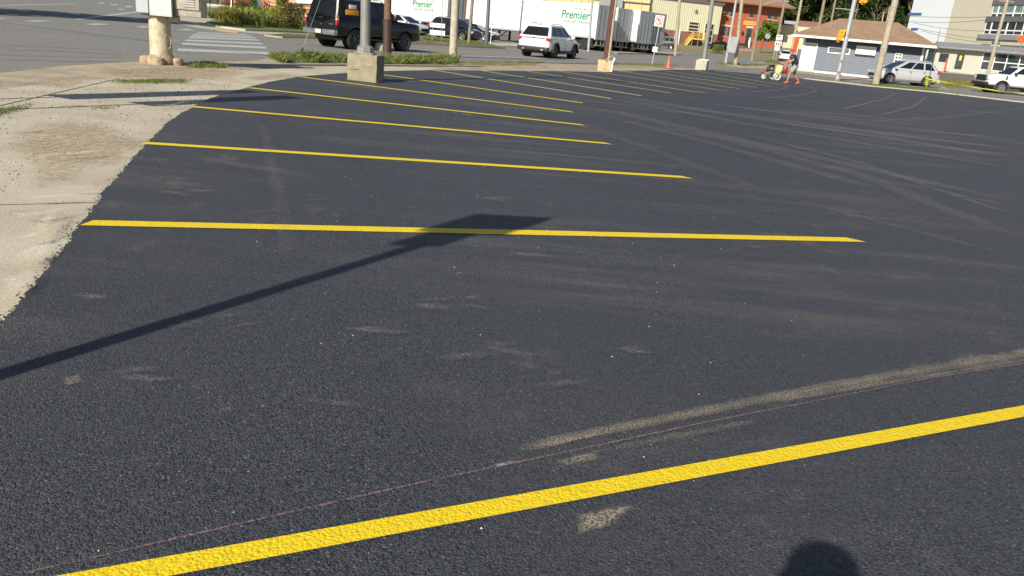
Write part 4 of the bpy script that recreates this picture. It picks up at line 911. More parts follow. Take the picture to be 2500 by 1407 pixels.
for a in range(4): tube(bm, (pb.x + .17 * math.cos(a * 1.57 + .7), pb.y + .17 * math.sin(a * 1.57 + .7), zt_), (pb.x + .17 * math.cos(a * 1.57 + .7), pb.y + .17 * math.sin(a * 1.57 + .7), zt_ + .08), .018, n=6)
ob('anchor_bolt', bm, M['steel_d'], lt)
tp = pb + ld * (6.5 - zt_); bm = B(); pipe(bm, [tp, tp + Vector((.7, .1, .15)), tp + Vector((1.4, .2, .12))], .035); ob('arm', bm, M['galv'], lt)
bm = B(); box(bm, tp.x + 1.3, tp.x + 2.0, tp.y + .05, tp.y + .4, tp.z, tp.z + .16, bev=.05); ob('lamp_head', bm, M['steel_d'], lt)
# traffic pole with the two cabinets
g0 = at(393, 157); tt = thing('traffic_pole', g0, 'stout rust stained cream signal pole carrying two metal cabinets', 'signal pole')
s_ = 1990 / g0.y; zc = hz(36, g0); bm = B(); q0 = onY(391, 140, g0.y); q1 = onY(383, 30, g0.y); dd_ = (q1 - q0); dd_ = dd_ / dd_.z
pcen = lambda z: Vector((g0.x + .02, g0.y, 0)) + Vector((dd_.x * 0 , 0, 1)) * z
pipe(bm, [pcen(.18), pcen(.6), pcen(1.3), pcen(8.2)], [.235, .228, .222, .16], 24); ob('pole', bm, M['cream'], tt, smooth=50)
bm = B(); lathe(bm, [(.30, 0), (.31, .05), (.29, .15), (.25, .2), (.24, .21)], (g0.x + .02, g0.y, 0), 20)
M['rustb'] = mat('rusty_base_casting', (.40, .31, .2), .85, var=.2, vs_=8, bump=.6, bs=20, col2=(.14, .1, .07), c2s=6, c2t=(.5, .7))
ob('base_flange', bm, M['rustb'], tt, smooth=30)
for a in (0.15, 1.9, 3.3, 4.9):
    c = Vector((g0.x + .02 + .34 * math.cos(a), g0.y + .3 * math.sin(a), 0)); bm = B(); lathe(bm, [(.13, 0), (.135, .08), (.11, .15), (.05, .17), (.001, .17)], c, 12); ob('bolt_cover', bm, M['rustb'], tt, smooth=30)
hh = onY(410, 103, g0.y - .2); bm = B(); pts = [Vector((hh.x + .05 * math.cos(t) - .0, g0.y - .205 + .05 * math.cos(t), hh.z + .15 * math.sin(t))) for t in [2 * math.pi * k / 16 for k in range(17)]]
pipe(bm, pts, .014, 6); ob('hand_hole_rim', bm, M['rustb'], tt, smooth=60)
yc = g0.y - .35
def cabpx(px0, px1, py, y): return onY(px0, py, y).x, onY(px1, py, y).x
xa, xb = cabpx(334, 422, 38, yc); zcb = onY(378, 36, yc).z
ct = thing('cabinet', (xa, yc, zcb), 'pale aluminium control cabinet with a dark seam on the signal pole', 'cabinet')
xm = onY(364, 38, yc).x; xm2 = onY(368, 38, yc).x
bm = B(); box(bm, xa, xm, yc - .02, yc + .34, zcb + .02, zcb + 1.2, bev=.008); ob('side_case', bm, M['galvl'], ct)
bm = B(); box(bm, xm, xb, yc + .02, yc + .36, zcb, zcb + 1.2); ob('case', bm, M['dgrey'], ct)
bm = B(); box(bm, xm2, xb, yc - .05, yc + .02, zcb - .02, zcb + 1.2, bev=.006); ob('door', bm, M['alu'], ct)
bm = B(); box(bm, xa + .04, xb - .02, yc + .1, yc + .3, zcb - .03, zcb); ob('mounting_plate', bm, M['galv'], ct)
xa2, xb2 = cabpx(424, 491, 38, yc + .1); z2 = onY(455, 41, yc + .1).z
c2t = thing('cabinet', (xa2, yc + .1, z2), 'smaller stained steel cabinet with a louvred door on the signal pole', 'cabinet')
bm = B(); box(bm, xa2, xb2, yc + .1, yc + .45, z2, z2 + 1.0, bev=.01); ob('case', bm, M['steelb'], c2t)
bm = B(); box(bm, xa2 + .02, xb2 - .02, yc + .07, yc + .1, z2 + .14, z2 + .98, bev=.01); ob('door', bm, M['steelb'], c2t)
xl = onY(445, 10, yc).x; xr_ = onY(471, 10, yc).x; zl = onY(458, 17, yc).z
for i in range(6): bm = B(); box(bm, xl, xr_, yc + .05, yc + .072, zl + i * .05, zl + .022 + i * .05); ob('louvre', bm, M['galvl'], c2t)
xs = cabpx(410, 434, 50, yc + .3); bm = B(); box(bm, xs[0], xs[1], yc + .3, yc + .42, onY(420, 54, yc + .3).z, z2 + .02); ob('bracket', bm, M['steelb'], c2t)
# unseen cable off the signal pole, added to cast a shadow on the road
def cable(name, label, p0, p1, r, sag, m=M['black'], cat='cable', group=None):
    p0, p1 = Vector(p0), Vector(p1); bm = B(); pipe(bm, [p0.lerp(p1, i / 16) - Vector((0, 0, sag * 4 * (i / 16) * (1 - i / 16))) for i in range(17)], r, 5)
    return tag(ob(name, bm, m), label, cat, group)
pz = SUN_EL
def lift(p, z): d = z / math.tan(SUN_EL); return Vector((p[0] - math.sin(SUN_AZ) * d, p[1] - math.cos(SUN_AZ) * d, z))
cable('shadow_cable', 'thick unseen cable off the signal pole, added for its shadow on the road', g0 + Vector((-.2, 0, 3.9)), lift((-18.5, 29.2), 6.2) + (lift((-18.5, 29.2), 6.2) - g0 - Vector((0, 0, 3.9))) * .6, .035, .15)
# stand-in sign posts out of view on the left, added for the shadows they cast
def offpost(name, label, base, h, plates, r=.045):
    t = thing(name, base, label, 'sign'); bm = B(); tube(bm, base, Vector(base) + Vector((0, 0, h)), r); ob('post', bm, M['galv'], t)
    for (x0, x1, z0, z1, y, ang) in plates:
        bm = B(); Mx = Matrix.Translation(base) @ Matrix.Rotation(ang, 4, 'Z'); box(bm, x0, x1, y - .02, y + .02, z0, z1, M=Mx); ob('sign_plate', bm, M['sign_w'], t)
    return t
offpost('unseen_sign_post', 'unseen post with a square sign box left of the camera, added for its shadow', (-3.07, .72, 0), 3.42, [(-.30, .33, 3.38, 3.86, 0, rad(10)), (-.2, .14, 3.08, 3.36, 0, rad(12))], .05)
offpost('unseen_sign_post', 'tall unseen post with a long hanging banner left of the apron, added for its shadow', (-8.35, 7.6, 0), 4.4, [(-.28, .28, 2.3, 4.35, 0, rad(-20))], .035)
offpost('unseen_sign_post', 'second unseen post with a long banner beside the first, added for its shadow', (-7.55, 7.1, 0), 4.5, [(-.22, .24, 2.7, 4.5, 0, rad(-20))], .035)
# wooden and steel poles
def wp(px0, px1, r0, r1, m, label, name='utility_pole', cat='utility pole', H_=10, base=None, grp=None, rough=.04):
    b_ = at(*px0) if base is None else base
    return pole(name, label, cat, b_, px1, r0, r1, m, H_=H_, rough=rough, group=grp)
t, d, b_ = wp((945, 136), (946.5, 0), .145, .13, M['wood_b'], 'brown wooden pole in a steel sleeve right of the grey lamp post')
zs = hz(48, b_); bm = B(); tube(bm, b_, b_ + d * zs, .172, .168, 16); tube(bm, b_ + d * (zs - .04), b_ + d * zs, .19, .19, 16); ob('steel_sleeve', bm, M['sleeve'], t, smooth=40)
bk = at(928, 124); t2 = thing('concrete_footing', bk, 'small pale concrete footing between the lamp post and the brown wooden pole', 'footing'); bm = B(); lathe(bm, [(.26, 0), (.25, .2), (.18, .34), (.001, .34)], bk, 10); ob('footing', bm, M['conc2'], t2)
t, d, b_ = wp((1104, 151), (1111.5, 0), .15, .135, M['cpole'], 'pale tapered concrete pole with a rough collar at its foot')
bm = B(); lathe(bm, [(.24, 0), (.22, .12), (.17, .17), (.15, .2)], b_, 12)
for v_ in bm.verts: v_.co += Vector([noise.noise(v_.co * 5 + Vector((k * 7, 0, 0))) * .03 for k in range(3)])
ob('collar', bm, M['conc'], t); bm = B(); pipe(bm, [b_ + Vector((.1, -.12, 0)), b_ + Vector((.12, -.15, .3)), b_ + Vector((.09, -.14, .45)), b_ + Vector((.13, -.1, .6))], .02); ob('earth_wire', bm, M['conc'], t)
wp((1129, 97), (1137, 0), .12, .11, M['wood_b'], 'brown wooden pole behind the dark SUV, right of the concrete pole')
t, d, b_ = wp((1144, 109), (1153.5, 0), .12, .11, M['wood'], 'weathered pole at the grass edge left of the steel lamp pole')
wp((1187, 113), (1193.5, 0), .14, .10, M['steel_d'], 'dark tapered steel pole at the tip of the lawn', cat='steel pole', name='steel_pole', rough=0)
t = thing('marker_post', at(1197, 112), 'thin white marker post beside the dark steel pole', 'post'); b_ = at(1197, 112); bm = B(); tube(bm, b_, b_ + Vector((0, 0, 1.5)), .03); ob('post', bm, M['white'], t); bm = B(); box(bm, b_.x - .08, b_.x + .08, b_.y - .04, b_.y + .04, 1.5, 1.56); ob('cap', bm, M['dgrey'], t)
# real-estate style frame sign
f1, f2 = at(1055.5, 103), at(1077.5, 107.5); t = thing('frame_sign', f1, 'two thin posts carrying two blank white boards on the mulch bed', 'sign')
for p, tx in ((f1, (1057.5, 0)), (f2, (1080, 0))):
    q = onY(*tx, p.y); bm = B(); tube(bm, p, q + (q - p) * .3, .025); ob('post', bm, M['galv'], t)
for y0, y1 in ((57, 68), (74.5, 86.5)):
    z1 = onY(1068, y0, f1.y).z; z0 = onY(1068, y1, f1.y).z; x0, x1 = onY(1050, y0, f1.y).x, onY(1087, y0, f1.y).x; bm = B(); box(bm, x0, x1, f1.y - .08, f1.y - .03, z0, z1, bev=.01); ob('board', bm, M['white'], t)
bp = at(1055, 101); t = thing('tennis_ball_post', bp, 'short stake topped with a bright yellow ball', 'stake'); bm = B(); tube(bm, bp, bp + Vector((0, -.1, .42)), .03); ob('stake', bm, M['wood_l'], t); bm = B(); bmesh.ops.create_uvsphere(bm, u_segments=12, v_segments=8, radius=.09); bmesh.ops.translate(bm, verts=bm.verts, vec=bp + Vector((0, -.1, .48))); ob('ball', bm, mat('yellow_ball', (.7, .75, .05), .7), t, smooth=60)
mb = [(1035, 98), (1060, 99), (1095, 105), (1092, 111), (1050, 108), (1035, 104)]
sheet('mulch_bed', xy(mb), .115, M['mulch'])
t = thing('bed_edging', at(1036, 111), 'low timber edging along the front of the mulch bed', 'edging')
for a, c in (((1036, 108.5), (1062, 110.5)), ((1062, 110.5), (1092, 113))):
    p, q = at(*a), at(*c); d = (q - p).normalized(); n_ = Vector((-d.y, d.x, 0)) * .08; bm = B(); prism(bm, [p + n_, q + n_, q - n_, p - n_], (0, 0, .25)); ob('timber', bm, M['timber'], t)
# guy wire with anchor
ga = at(734, 132); gt = onY(783.5, -4, ga.y); t = thing('guy_wire', ga, 'steel guy wire rising from the rough grass in front of the black SUV', 'guy wire')
bm = B(); tube(bm, ga, ga.lerp(gt, .12), .03, n=8); ob('anchor_rod', bm, M['black'], t); bm = B(); tube(bm, ga.lerp(gt, .12), ga.lerp(gt, 1.9), .008, n=6); tube(bm, ga.lerp(gt, .12) + Vector((.02, 0, 0)), ga.lerp(gt, .5), .009, n=6); ob('wire', bm, M['galv'], t)
# brown steel pole on a graffitied block
M['graf'] = mat('graffitied_concrete', (.5, .4, .27), .85, var=.15, vs_=9, col2=(.75, .22, .06), c2s=7, c2t=(.52, .62))
bt2, bw2, bd2, zz = block('concrete_block', 'concrete block marked with orange graffiti under the brown steel pole', 1457.5, 1490, 1494, 173.5, rad(-10), 145.5, M['graf'])
pc = bt2.location; pb = Vector((onY(1478, 145, pc.y).x, pc.y, zz - .01))
q = onY(1496.5, 0, pb.y); d = (q - pb); d = d / d.z; t = thing('steel_pole', pb, 'square dark brown steel pole on the graffitied block', 'steel pole')
bm = B(); tube(bm, pb, pb + d * 7.5, .13, .12, 4); ob('pole', bm, M['rustp'], t); bm = B(); box(bm, pb.x - .2, pb.x + .2, pb.y - .2, pb.y + .2, pb.z, pb.z + .02); ob('base_plate', bm, M['rustp'], t)
cw = at(1492, 177); t = thing('conduit', cw, 'white conduit with a bent wire running up the side of the graffitied block', 'conduit'); bm = B(); pipe(bm, [cw, cw + Vector((.02, 0, .45)), cw + Vector((.1, 0, .6))], .04); ob('pipe', bm, M['white'], t)
bm = B(); pipe(bm, [Vector((cw.x - .32, cw.y, zz)), Vector((cw.x - .1, cw.y, zz + .18)), Vector((cw.x + .03, cw.y, zz + .2)), Vector((cw.x, cw.y, zz - .1))], .02); ob('bent_wire', bm, M['galvl'], t)
wp((1484, 163), (1504, 0), .085, .08, M['wood_l'], 'slim pale wooden pole just right of the brown steel pole')
wp((1436, 126.5), (1446, 0), .12, .07, M['galvl'], 'slim grey steel pole left of the rear of the lettered trailer', name='steel_pole', cat='steel pole', rough=0)
# block with the grey pole
bt3, bw3, bd3, zz = block('concrete_block', 'square grey concrete block under the plain grey pole beside the cone', 1696.5, 1723, 1733, 170.5, rad(-16), 146, M['conc2'])
pc = bt3.location; pb = Vector((onY(1719, 146, pc.y).x, pc.y, zz - .01))
t, d, b_ = pole('steel_pole', 'plain grey steel pole on the square grey block beside the cone', 'steel pole', pb, (1740, 0), .14, .1, M['galv'], H_=7)
bm = B(); box(bm, pb.x - .3, pb.x + .25, pb.y - .25, pb.y + .25, pb.z, pb.z + .06, bev=.01); ob('base_plate', bm, M['white'], t)
# cone
cb = at(1630.5, 168); t = thing('traffic_cone', cb, 'orange traffic cone on the verge behind the parking lines', 'cone'); hc = hz(136, cb)
bm = B(); box(bm, cb.x - .18, cb.x + .18, cb.y - .18, cb.y + .18, .0, .03, bev=.008); ob('cone_base', bm, M['black'], t); bm = B(); lathe(bm, [(.135, .03), (.12, .06), (.028, hc), (.02, hc), (.0, hc - .02)], (cb.x, cb.y, 0), 20); ob('cone_body', bm, M['orange'], t, smooth=50)
# no left turn sign
sb = at(1592, 158); yS = sb.y; q = onY(1609, 66, yS); t = thing('no_left_turn_sign', sb, 'square no left turn sign on a leaning post with a small plate below', 'road sign')
d = (q - sb); d = d / d.z; zt2 = onY(1613, 38, yS).z; bm = B(); tube(bm, sb, sb + d * (zt2 - .05), .035); ob('post', bm, M['galvl'], t)
u_ = Vector((1, 0, 0)); cS = onY(1609.5, 51.5, yS - .05); hs = (onY(1620, 52, yS).x - onY(1598, 52, yS).x) / 2; upv = Vector((d.x, 0, 1)).normalized(); rtv = Vector((upv.z, 0, -upv.x)); nrm = Vector((0, -1, 0))
def plate(c, hw, hh_, m, nm, parent, th=.012, up=upv, rt=rtv, nr=nrm):
    bm = B(); prism(bm, [c - rt * hw - up * hh_, c + rt * hw - up * hh_, c + rt * hw + up * hh_, c - rt * hw + up * hh_], nr * -th); return ob(nm, bm, m, parent)
hhS = (onY(1609, 38, yS).z - onY(1609, 66, yS).z) / 2 * .98
plate(cS, hs, hhS, M['sign_w'], 'sign_plate', t); plate(cS + Vector((0, .013, 0)), hs * 1.05, hhS * 1.04, M['dark_t'], 'sign_border', t)
bm = B(); n_ = 28; rO, rI = hhS * .82, hhS * .68
for k in range(n_):
    a0, a1 = 2 * math.pi * k / n_, 2 * math.pi * (k + 1) / n_
    f = lambda a, r: cS + rtv * (r * math.cos(a) * hs / hhS) + upv * (r * math.sin(a)) + nrm * .006
    prism(bm, [f(a0, rI), f(a1, rI), f(a1, rO), f(a0, rO)], nrm * -.004)
f2_ = lambda x, y: cS + rtv * x * hs + upv * y * hhS + nrm * .009
prism(bm, [f2_(-.55, .48), f2_(-.47, .56), f2_(.55, -.48), f2_(.47, -.56)], nrm * -.004); ob('red_ring', bm, M['sign_r'], t)
bm = B(); f3 = lambda x, y: cS + rtv * x * hs + upv * y * hhS + nrm * .004
prism(bm, [f3(.12, -.5), f3(.3, -.5), f3(.3, .2), f3(.2, .3), f3(-.15, .3), f3(-.15, .14), f3(.12, .14)], nrm * -.003); prism(bm, [f3(-.15, .44), f3(-.15, 0), f3(-.5, .22)], nrm * -.003); ob('turn_arrow', bm, M['dark_t'], t)
cP = onY(1599, 121, yS - .05); plate(cP, .15, .16, M['sign_w'], 'small_plate', t); lettering('21', .16, M['dark_t'], t, cP + nrm * .006, rtv, upv)
# white board sign behind
sb = col(1569, 98); q = onY(1577, 52, sb.y); t = thing('white_board_sign', sb, 'two white boards with pale blue bars on a thin post beside the grey car', 'sign'); d = (q - sb); d = d / d.z
bm = B(); tube(bm, sb, q, .03); ob('post', bm, M['steel_d'], t); up2 = Vector((d.x, 0, 1)).normalized(); rt2 = Vector((up2.z, 0, -up2.x))
for a, b2 in ((54, 73), (75, 90)):
    c = onY(1576 - (a - 54) * .12, (a + b2) / 2, sb.y - .05); plate(c, .5, (b2 - a) / 2 / 2098 * sb.y, M['sign_w'], 'board', t, up=up2, rt=rt2)
c = onY(1577, 59, sb.y - .07); plate(c, .4, .06, mat('pale_blue_print', (.3, .42, .55), .6), 'blue_bar', t, th=.005, up=up2, rt=rt2); plate(c - up2 * .2, .45, .05, bpy.data.materials['pale_blue_print'], 'blue_bar', t, th=.005, up=up2, rt=rt2)
# more street poles
wp((1648, 130.5), (1659.5, 0), .2, .15, M['wood_l'], 'pale wooden pole before the cream corrugated wall', base=col(1648, 93))
t, d, b_ = wp((1771, 157), (1797.5, 0), .12, .09, M['galvl'], 'slim pale pole of the pair carrying the tall grey cabinet', rough=0)
bb = Vector((b_.x + .95, b_.y + .35, 0)); t2, d2, _ = wp((0, 0), (1811.5, 0), .17, .14, M['wood_l'], 'thicker wooden pole of the pair beside the tall grey cabinet', base=Vector((at(1771, 157).x + 1.0, at(1771, 157).y + .5, 0)))
yk = b_.y - .15; x0 = onY(1778, 110, yk).x; x1 = onY(1797, 110, yk).x; z0, z1 = onY(1788, 129, yk).z, onY(1788, 90, yk).z; t3 = thing('cabinet', (x0, yk, z0), 'tall pale grey electrical cabinet between the twin poles', 'cabinet')
bm = B(); Mx = Matrix.Shear('XY', 4, (0, 0)); box(bm, x0, x1, yk - .15, yk + .15, z0, z1, bev=.01)
for v_ in bm.verts: v_.co.x += (v_.co.z - z0) * .1
ob('case', bm, M['galvl'], t3); bm = B(); box(bm, x1, x1 + .08, yk - .1, yk + .1, z0 + .05, z1 - .05)
for v_ in bm.verts: v_.co.x += (v_.co.z - z0) * .1
ob('side_duct', bm, M['steel_d'], t3)
wp((1836, 130), (1859.5, 0), .22, .17, M['wood'], 'weathered wooden pole in front of the round green tree', base=col(1836, 100))
t, d, b_ = wp((1887, 147), (1917, 0), .2, .16, M['wood'], 'wooden pole with a street lamp arm behind the route signs', base=col(1887, 109))
a0 = onY(1917, 3, b_.y); a1 = onY(1860, 13, b_.y); bm = B(); pipe(bm, [a0, a0.lerp(a1, .5) + Vector((0, 0, .25)), a1], .05); ob('lamp_arm', bm, M['galvl'], t); bm = B(); box(bm, a0.x - .1, a0.x + .5, b_.y - .15, b_.y + .15, a0.z - .1, a0.z + .08, bev=.05); ob('lamp_head', bm, M['galvl'], t)
# US route sign cluster
sb = at(1893, 151); yS = sb.y; q = onY(1902, 90, yS); d = q - sb; d = d / d.z; t = thing('route_sign', sb, 'route sign cluster with an EAST plate, a 422 shield and an arrow plate', 'road sign')
bm = B(); tube(bm, sb, q, .035); ob('post', bm, M['galvl'], t); up2 = Vector((d.x, 0, 1)).normalized(); rt2 = Vector((up2.z, 0, -up2.x)); k = yS / 2098
c = onY(1903, 92, yS - .05); plate(c, 8 * k, 6.5 * k, M['sign_w'], 'direction_plate', t, up=up2, rt=rt2); lettering('EAST', 5.5 * k, M['dark_t'], t, c + nrm * .006 + up2 * 2.4 * k, rt2, up2, bold=.01); lettering('BUS', 4.2 * k, M['grey_t'], t, c + nrm * .006 - up2 * 3 * k, rt2, up2)
c = onY(1899.7, 108, yS - .05); pts = []
for x, y in ((-.85, 1), (-.3, .92), (0, 1), (.3, .92), (.85, 1), (1, .6), (.9, .2), (1, -.3), (.85, -.7), (.4, -.85), (0, -1), (-.4, -.85), (-.85, -.7), (-1, -.3), (-.9, .2), (-1, .6)): pts.append((x, y))
for sc_, m_, o_ in ((1.12, 'dark_t', 0), (1, 'sign_w', .012)):
    bm = B(); prism(bm, [c + rt2 * x * 9.3 * k * sc_ + up2 * y * 6.8 * k * sc_ + nrm * o_ for x, y in pts], nrm * -.01); ob('shield' if sc_ == 1 else 'shield_border', bm, M[m_], t)
lettering('422', 9.5 * k, M['dark_t'], t, c + nrm * .018, rt2, up2, bold=.012)
c = onY(1897, 119, yS - .05); plate(c, 6.5 * k, 4.6 * k, M['sign_w'], 'arrow_plate', t, up=up2, rt=rt2); bm = B(); g3 = lambda x, y: c + rt2 * x * k + up2 * y * k + nrm * .005
prism(bm, [g3(-3.5, -2.6), g3(-2.2, -2.6), g3(-1.6, .6), g3(0, 1.2), g3(0, 2.2), g3(-2.6, 1.6)], nrm * -.003); prism(bm, [g3(0, 3.2), g3(3.6, 1.4), g3(0, .2)], nrm * -.003); ob('arrow', bm, M['dark_t'], t)
wp((0, 0), (1957, 0), .2, .14, M['wood_l'], 'pale pole left of the blue building roof edge', base=col(1928, 106))
wp((0, 0), (2013, 0), .25, .17, M['wood'], 'thick wooden pole rising behind the left end of the hip roof', base=col(1982, 120), H_=18)
wp((0, 0), (2040, 0), .2, .14, M['wood'], 'thin wooden pole behind the roof left of the traffic signal pole', base=col(2012, 140), H_=18)
for i, (bx_, tx_, D_, r_) in enumerate(((1999, (2010, 28), 150, .12), (2078, (2095, 10), 140, .14), (2146, (2158, 30), 150, .14), (2154, (2173, 18), 135, .16))):
    pole('utility_pole', ['short tan pole on the wooded slope left of the hip roof ridge', 'brown pole behind the roof beside the upper traffic signal', 'short pole with a crossarm behind the roof ridge', 'tan pole behind the roof just left of the big wooden pole'][i], 'utility pole', col(bx_ - 12, D_), tx_, r_, r_ * .8, M['wood_b'] if i == 1 else M['wood_l'], H_=max(6, onY(*tx_, D_).z))
# traffic signal pole
t, d, b_ = wp((2043.5, 197), (2087, 0), .15, .135, M['galvl'], 'pale grey steel signal pole in front of the blue sided building', name='signal_pole', cat='signal pole', rough=0)
bm = B(); lathe(bm, [(.2, 0), (.19, .05), (.15, .1)], b_, 12); ob('base_plate', bm, mat('rusty_plate', (.32, .17, .09), .8), t)
for py in (177, 150): c = onY(2045 + (195 - py) * .22, py, b_.y - .15); bm = B(); lathe(bm, [(.09, -.02), (.09, .02), (.001, .02)], c, 12, axis='y'); ob('rust_plate', bm, bpy.data.materials['rusty_plate'], t)
for py in (183, 86): c = onY(2045.5 + (195 - py) * .222, py, b_.y); bm = B(); lathe(bm, [(.17, -.03), (.17, .03)], c, 14); ob('strap', bm, M['galv'], t)
def signal(name, label, px, py0, py1, Y, parentlab=None, wd=.3):
    zt3, zb3 = onY(px, py0, Y).z, onY(px, py1, Y).z; x = onY(px, (py0 + py1) / 2, Y).x; t = thing(name, (x, Y, zb3), label, 'traffic signal'); hh3 = zt3 - zb3; lean = .21
    def P_(nm, m, *b2, bev=.02):
        bm = B()
        for q_ in b2: box(bm, *q_, bev=bev)
        for v_ in bm.verts: v_.co.x += (v_.co.z - zb3) * lean
        return ob(nm, bm, m, t, smooth=40)
    P_('housing', M['yel_sig'], (x - wd / 2, x + wd / 2, Y - .1, Y + .12, zb3 + .1, zt3))
    for i in range(3):
        zc_ = zb3 + .12 + (hh3 - .1) * (i + .5) / 3; bm = B(); lathe(bm, [(.12, -.3), (.125, -.1)], (x - .04, Y, zc_), 14, axis='y')
        for v_ in bm.verts: v_.co.x += (v_.co.z - zb3) * lean
        ob('visor', bm, M['yel_sig'], t)
        bm = B(); box(bm, x - wd / 2 - .07, x - wd / 2 + .01, Y - .1, Y + .1, zc_ - .12, zc_ + .1)
        for v_ in bm.verts: v_.co.x += (v_.co.z - zb3) * lean
        ob('housing_rib', bm, M['yel_sig'], t)
    P_('bracket', M['yel_sig'], (x - .1, x + .1, Y - .05, Y + .05, zb3, zb3 + .12)); return t
signal('traffic_signal', 'yellow traffic signal hanging left of the pale grey signal pole', 2050, 72, 104, b_.y - .1)
signal('traffic_signal', 'yellow traffic signal at the top edge right of the signal pole', 2109, -14, 12, b_.y - .1, wd=.42)
bm = B(); p = onY(2062, 89, b_.y); tube(bm, onY(2052, 92, b_.y), p, .025, n=6); ob('signal_bracket', bm, M['galvl'], t)
bm = B(); z_ = 20; pipe(bm, [onY(2040, 21, b_.y), onY(2060, 22, b_.y), onY(2085, 26, b_.y), onY(2092, 30, b_.y)], .03); tube(bm, onY(2078, 22, b_.y), onY(2096, 24, b_.y), .02); ob('lamp_bracket', bm, M['galvl'], t)
wp((2137, 207), (2186, 0), .215, .19, M['wood_l'], 'large weathered wooden pole left of the silver SUV', rough=.05)
t, d, b_ = wp((0, 0), (2459.5, 0), .22, .18, M['wood_l'], 'wooden pole with a crossarm in front of the shop windows', base=col(2407, 100), H_=11)
q = onY(2457, 4, b_.y); bm = B(); box(bm, q.x - .9, q.x + .9, q.y - .1, q.y + .1, q.z - .1, q.z + .1); ob('crossarm', bm, M['wood'], t)
# wires across the tall building
for i, (a, b2, D_, e) in enumerate((((2140, 33), (2415, 41), 100, 100), ((2205, 52), (2415, 48), 100, 100), ((2230, 56), (2410, 76), 105, 100), ((2240, 70), (2480, 101), 105, 100), ((2250, 75), (2420, 105), 105, 100))):
    p, q = onY(*a, D_), onY(*b2, e); cable('power_line', 'thin dark power line strung before the pale building, %s' % ['topmost', 'second from the top', 'third from the top', 'fourth from the top', 'lowest of five'][i], p, q + (q - p) * .02, .022, .25, cat='power line', group='power lines before the tall building')
# caution tape on its guy wire
ta = at(2263, 214); tq = onY(2288, 105, ta.y); t = thing('guy_wire', ta, 'thin guy wire rising behind the tape in front of the silver SUV', 'guy wire'); bm = B(); tube(bm, ta, tq + (tq - ta) * .3, .018, n=6); ob('wire', bm, M['steel_d'], t)
rnd.seed(3)
def ribbon(name, label, pts, wd, m=M['tape'], cat='caution tape'):
    bm = B(); pr = None
    for i, p in enumerate(pts):
        a = i * .8; o_ = Vector((.02 * math.cos(a), .05 * math.sin(a), wd / 2 * (.6 + .4 * abs(math.cos(a * .7))))); v1, v2 = bm.verts.new(Vector(p) + o_), bm.verts.new(Vector(p) - o_)
        if pr: bm.faces.new((pr[0], v1, v2, pr[1]))
        pr = (v1, v2)
    r = bmesh.ops.solidify(bm, geom=bm.faces[:], thickness=.004); return tag(ob(name, bm, m), label, cat)
p0 = onY(2266, 193, ta.y); p1 = at(2500, 240) + Vector((0, 0, .35)); p2 = p0.lerp(p1, 1.25)
ribbon('caution_tape', 'long yellow caution tape running from the guy wire past the white pickup', [p0.lerp(p2, i / 20) - Vector((0, 0, .5 * (i / 20) * (1 - i / 20))) for i in range(21)], .075)
ribbon('caution_tape', 'short yellow tape end sagging down to the road', [onY(2270, 199, ta.y).lerp(at(2340, 233) + Vector((0, 0, .05)), i / 12) for i in range(13)], .06)
ribbon('caution_tape', 'knotted bunch of yellow tape on the guy wire by the rear wheel', [onY(2263 + 4 * math.sin(i * 2.1), 188 + i * 1.6, ta.y - .05) for i in range(16)], .12)
# ------------------------------------------------------------------ buildings
class Fac:
    """a vertical facade: u runs left to right, z up, o outwards to the street"""
    def __init__(s, A, Bp):
        s.A = Vector((A.x, A.y, 0)); s.B = Vector((Bp.x, Bp.y, 0)); s.w = (s.B - s.A).length; s.u = (s.B - s.A) / s.w; s.n = Vector((s.u.y, -s.u.x, 0))
        s.M = Matrix((s.u, -s.n, Vector((0, 0, 1)))).transposed().to_4x4(); s.M.translation = s.A      # x=u, y=into the building
    def uz(s, px, py, o=0):
        d = ray(px, py); t = (s.A + s.n * o - CC).dot(s.n) / d.dot(s.n); p = CC + d * t; return (p - s.A).dot(s.u), p.z
    def P(s, u, z, o=0): return s.A + s.u * u + s.n * o + Vector((0, 0, z))
    def box(s, nm, m, par, u0, u1, z0, z1, o0, o1, bev=0):
        bm = B(); box(bm, u0, u1, -o1, -o0, z0, z1, M=s.M, bev=bev); bmesh.ops.recalc_face_normals(bm, faces=bm.faces); return ob(nm, bm, m, par)
    def rect(s, q, o=0):
        """px box (x0,y0,x1,y1 given at left-top and right-bottom) -> u0,u1,z0,z1"""
        a = s.uz(q[0], q[1], o); b = s.uz(q[2], q[3], o); return min(a[0], b[0]), max(a[0], b[0]), min(a[1], b[1]), max(a[1], b[1])
    def window(s, par, u0, u1, z0, z1, fm, gm, fw=.08, v=1, h=1, o=.03, nm='window'):
        bm = B()
        for b_ in ((u0, u1, z0, z0 + fw), (u0, u1, z1 - fw, z1), (u0, u0 + fw, z0 + fw, z1 - fw), (u1 - fw, u1, z0 + fw, z1 - fw)): box(bm, b_[0], b_[1], -o - .05, .02, b_[2], b_[3], M=s.M)
        for i in range(1, v): x = u0 + (u1 - u0) * i / v; box(bm, x - fw / 2, x + fw / 2, -o - .03, .0, z0 + fw, z1 - fw, M=s.M)
        for i in range(1, h): z = z0 + (z1 - z0) * i / h; box(bm, u0 + fw, u1 - fw, -o - .04, .0, z - fw / 2, z + fw / 2, M=s.M)
        f = ob(nm, bm, fm, par)
        for i in range(v):
            for j in range(h):
                a, b = u0 + (u1 - u0) * i / v, u0 + (u1 - u0) * (i + 1) / v; c, d = z0 + (z1 - z0) * j / h, z0 + (z1 - z0) * (j + 1) / h
                bm = B(); box(bm, a + fw / 2, b - fw / 2, -o, -.004, c + fw / 2, d - fw / 2, M=s.M); ob('pane', bm, gm, f)
        return f
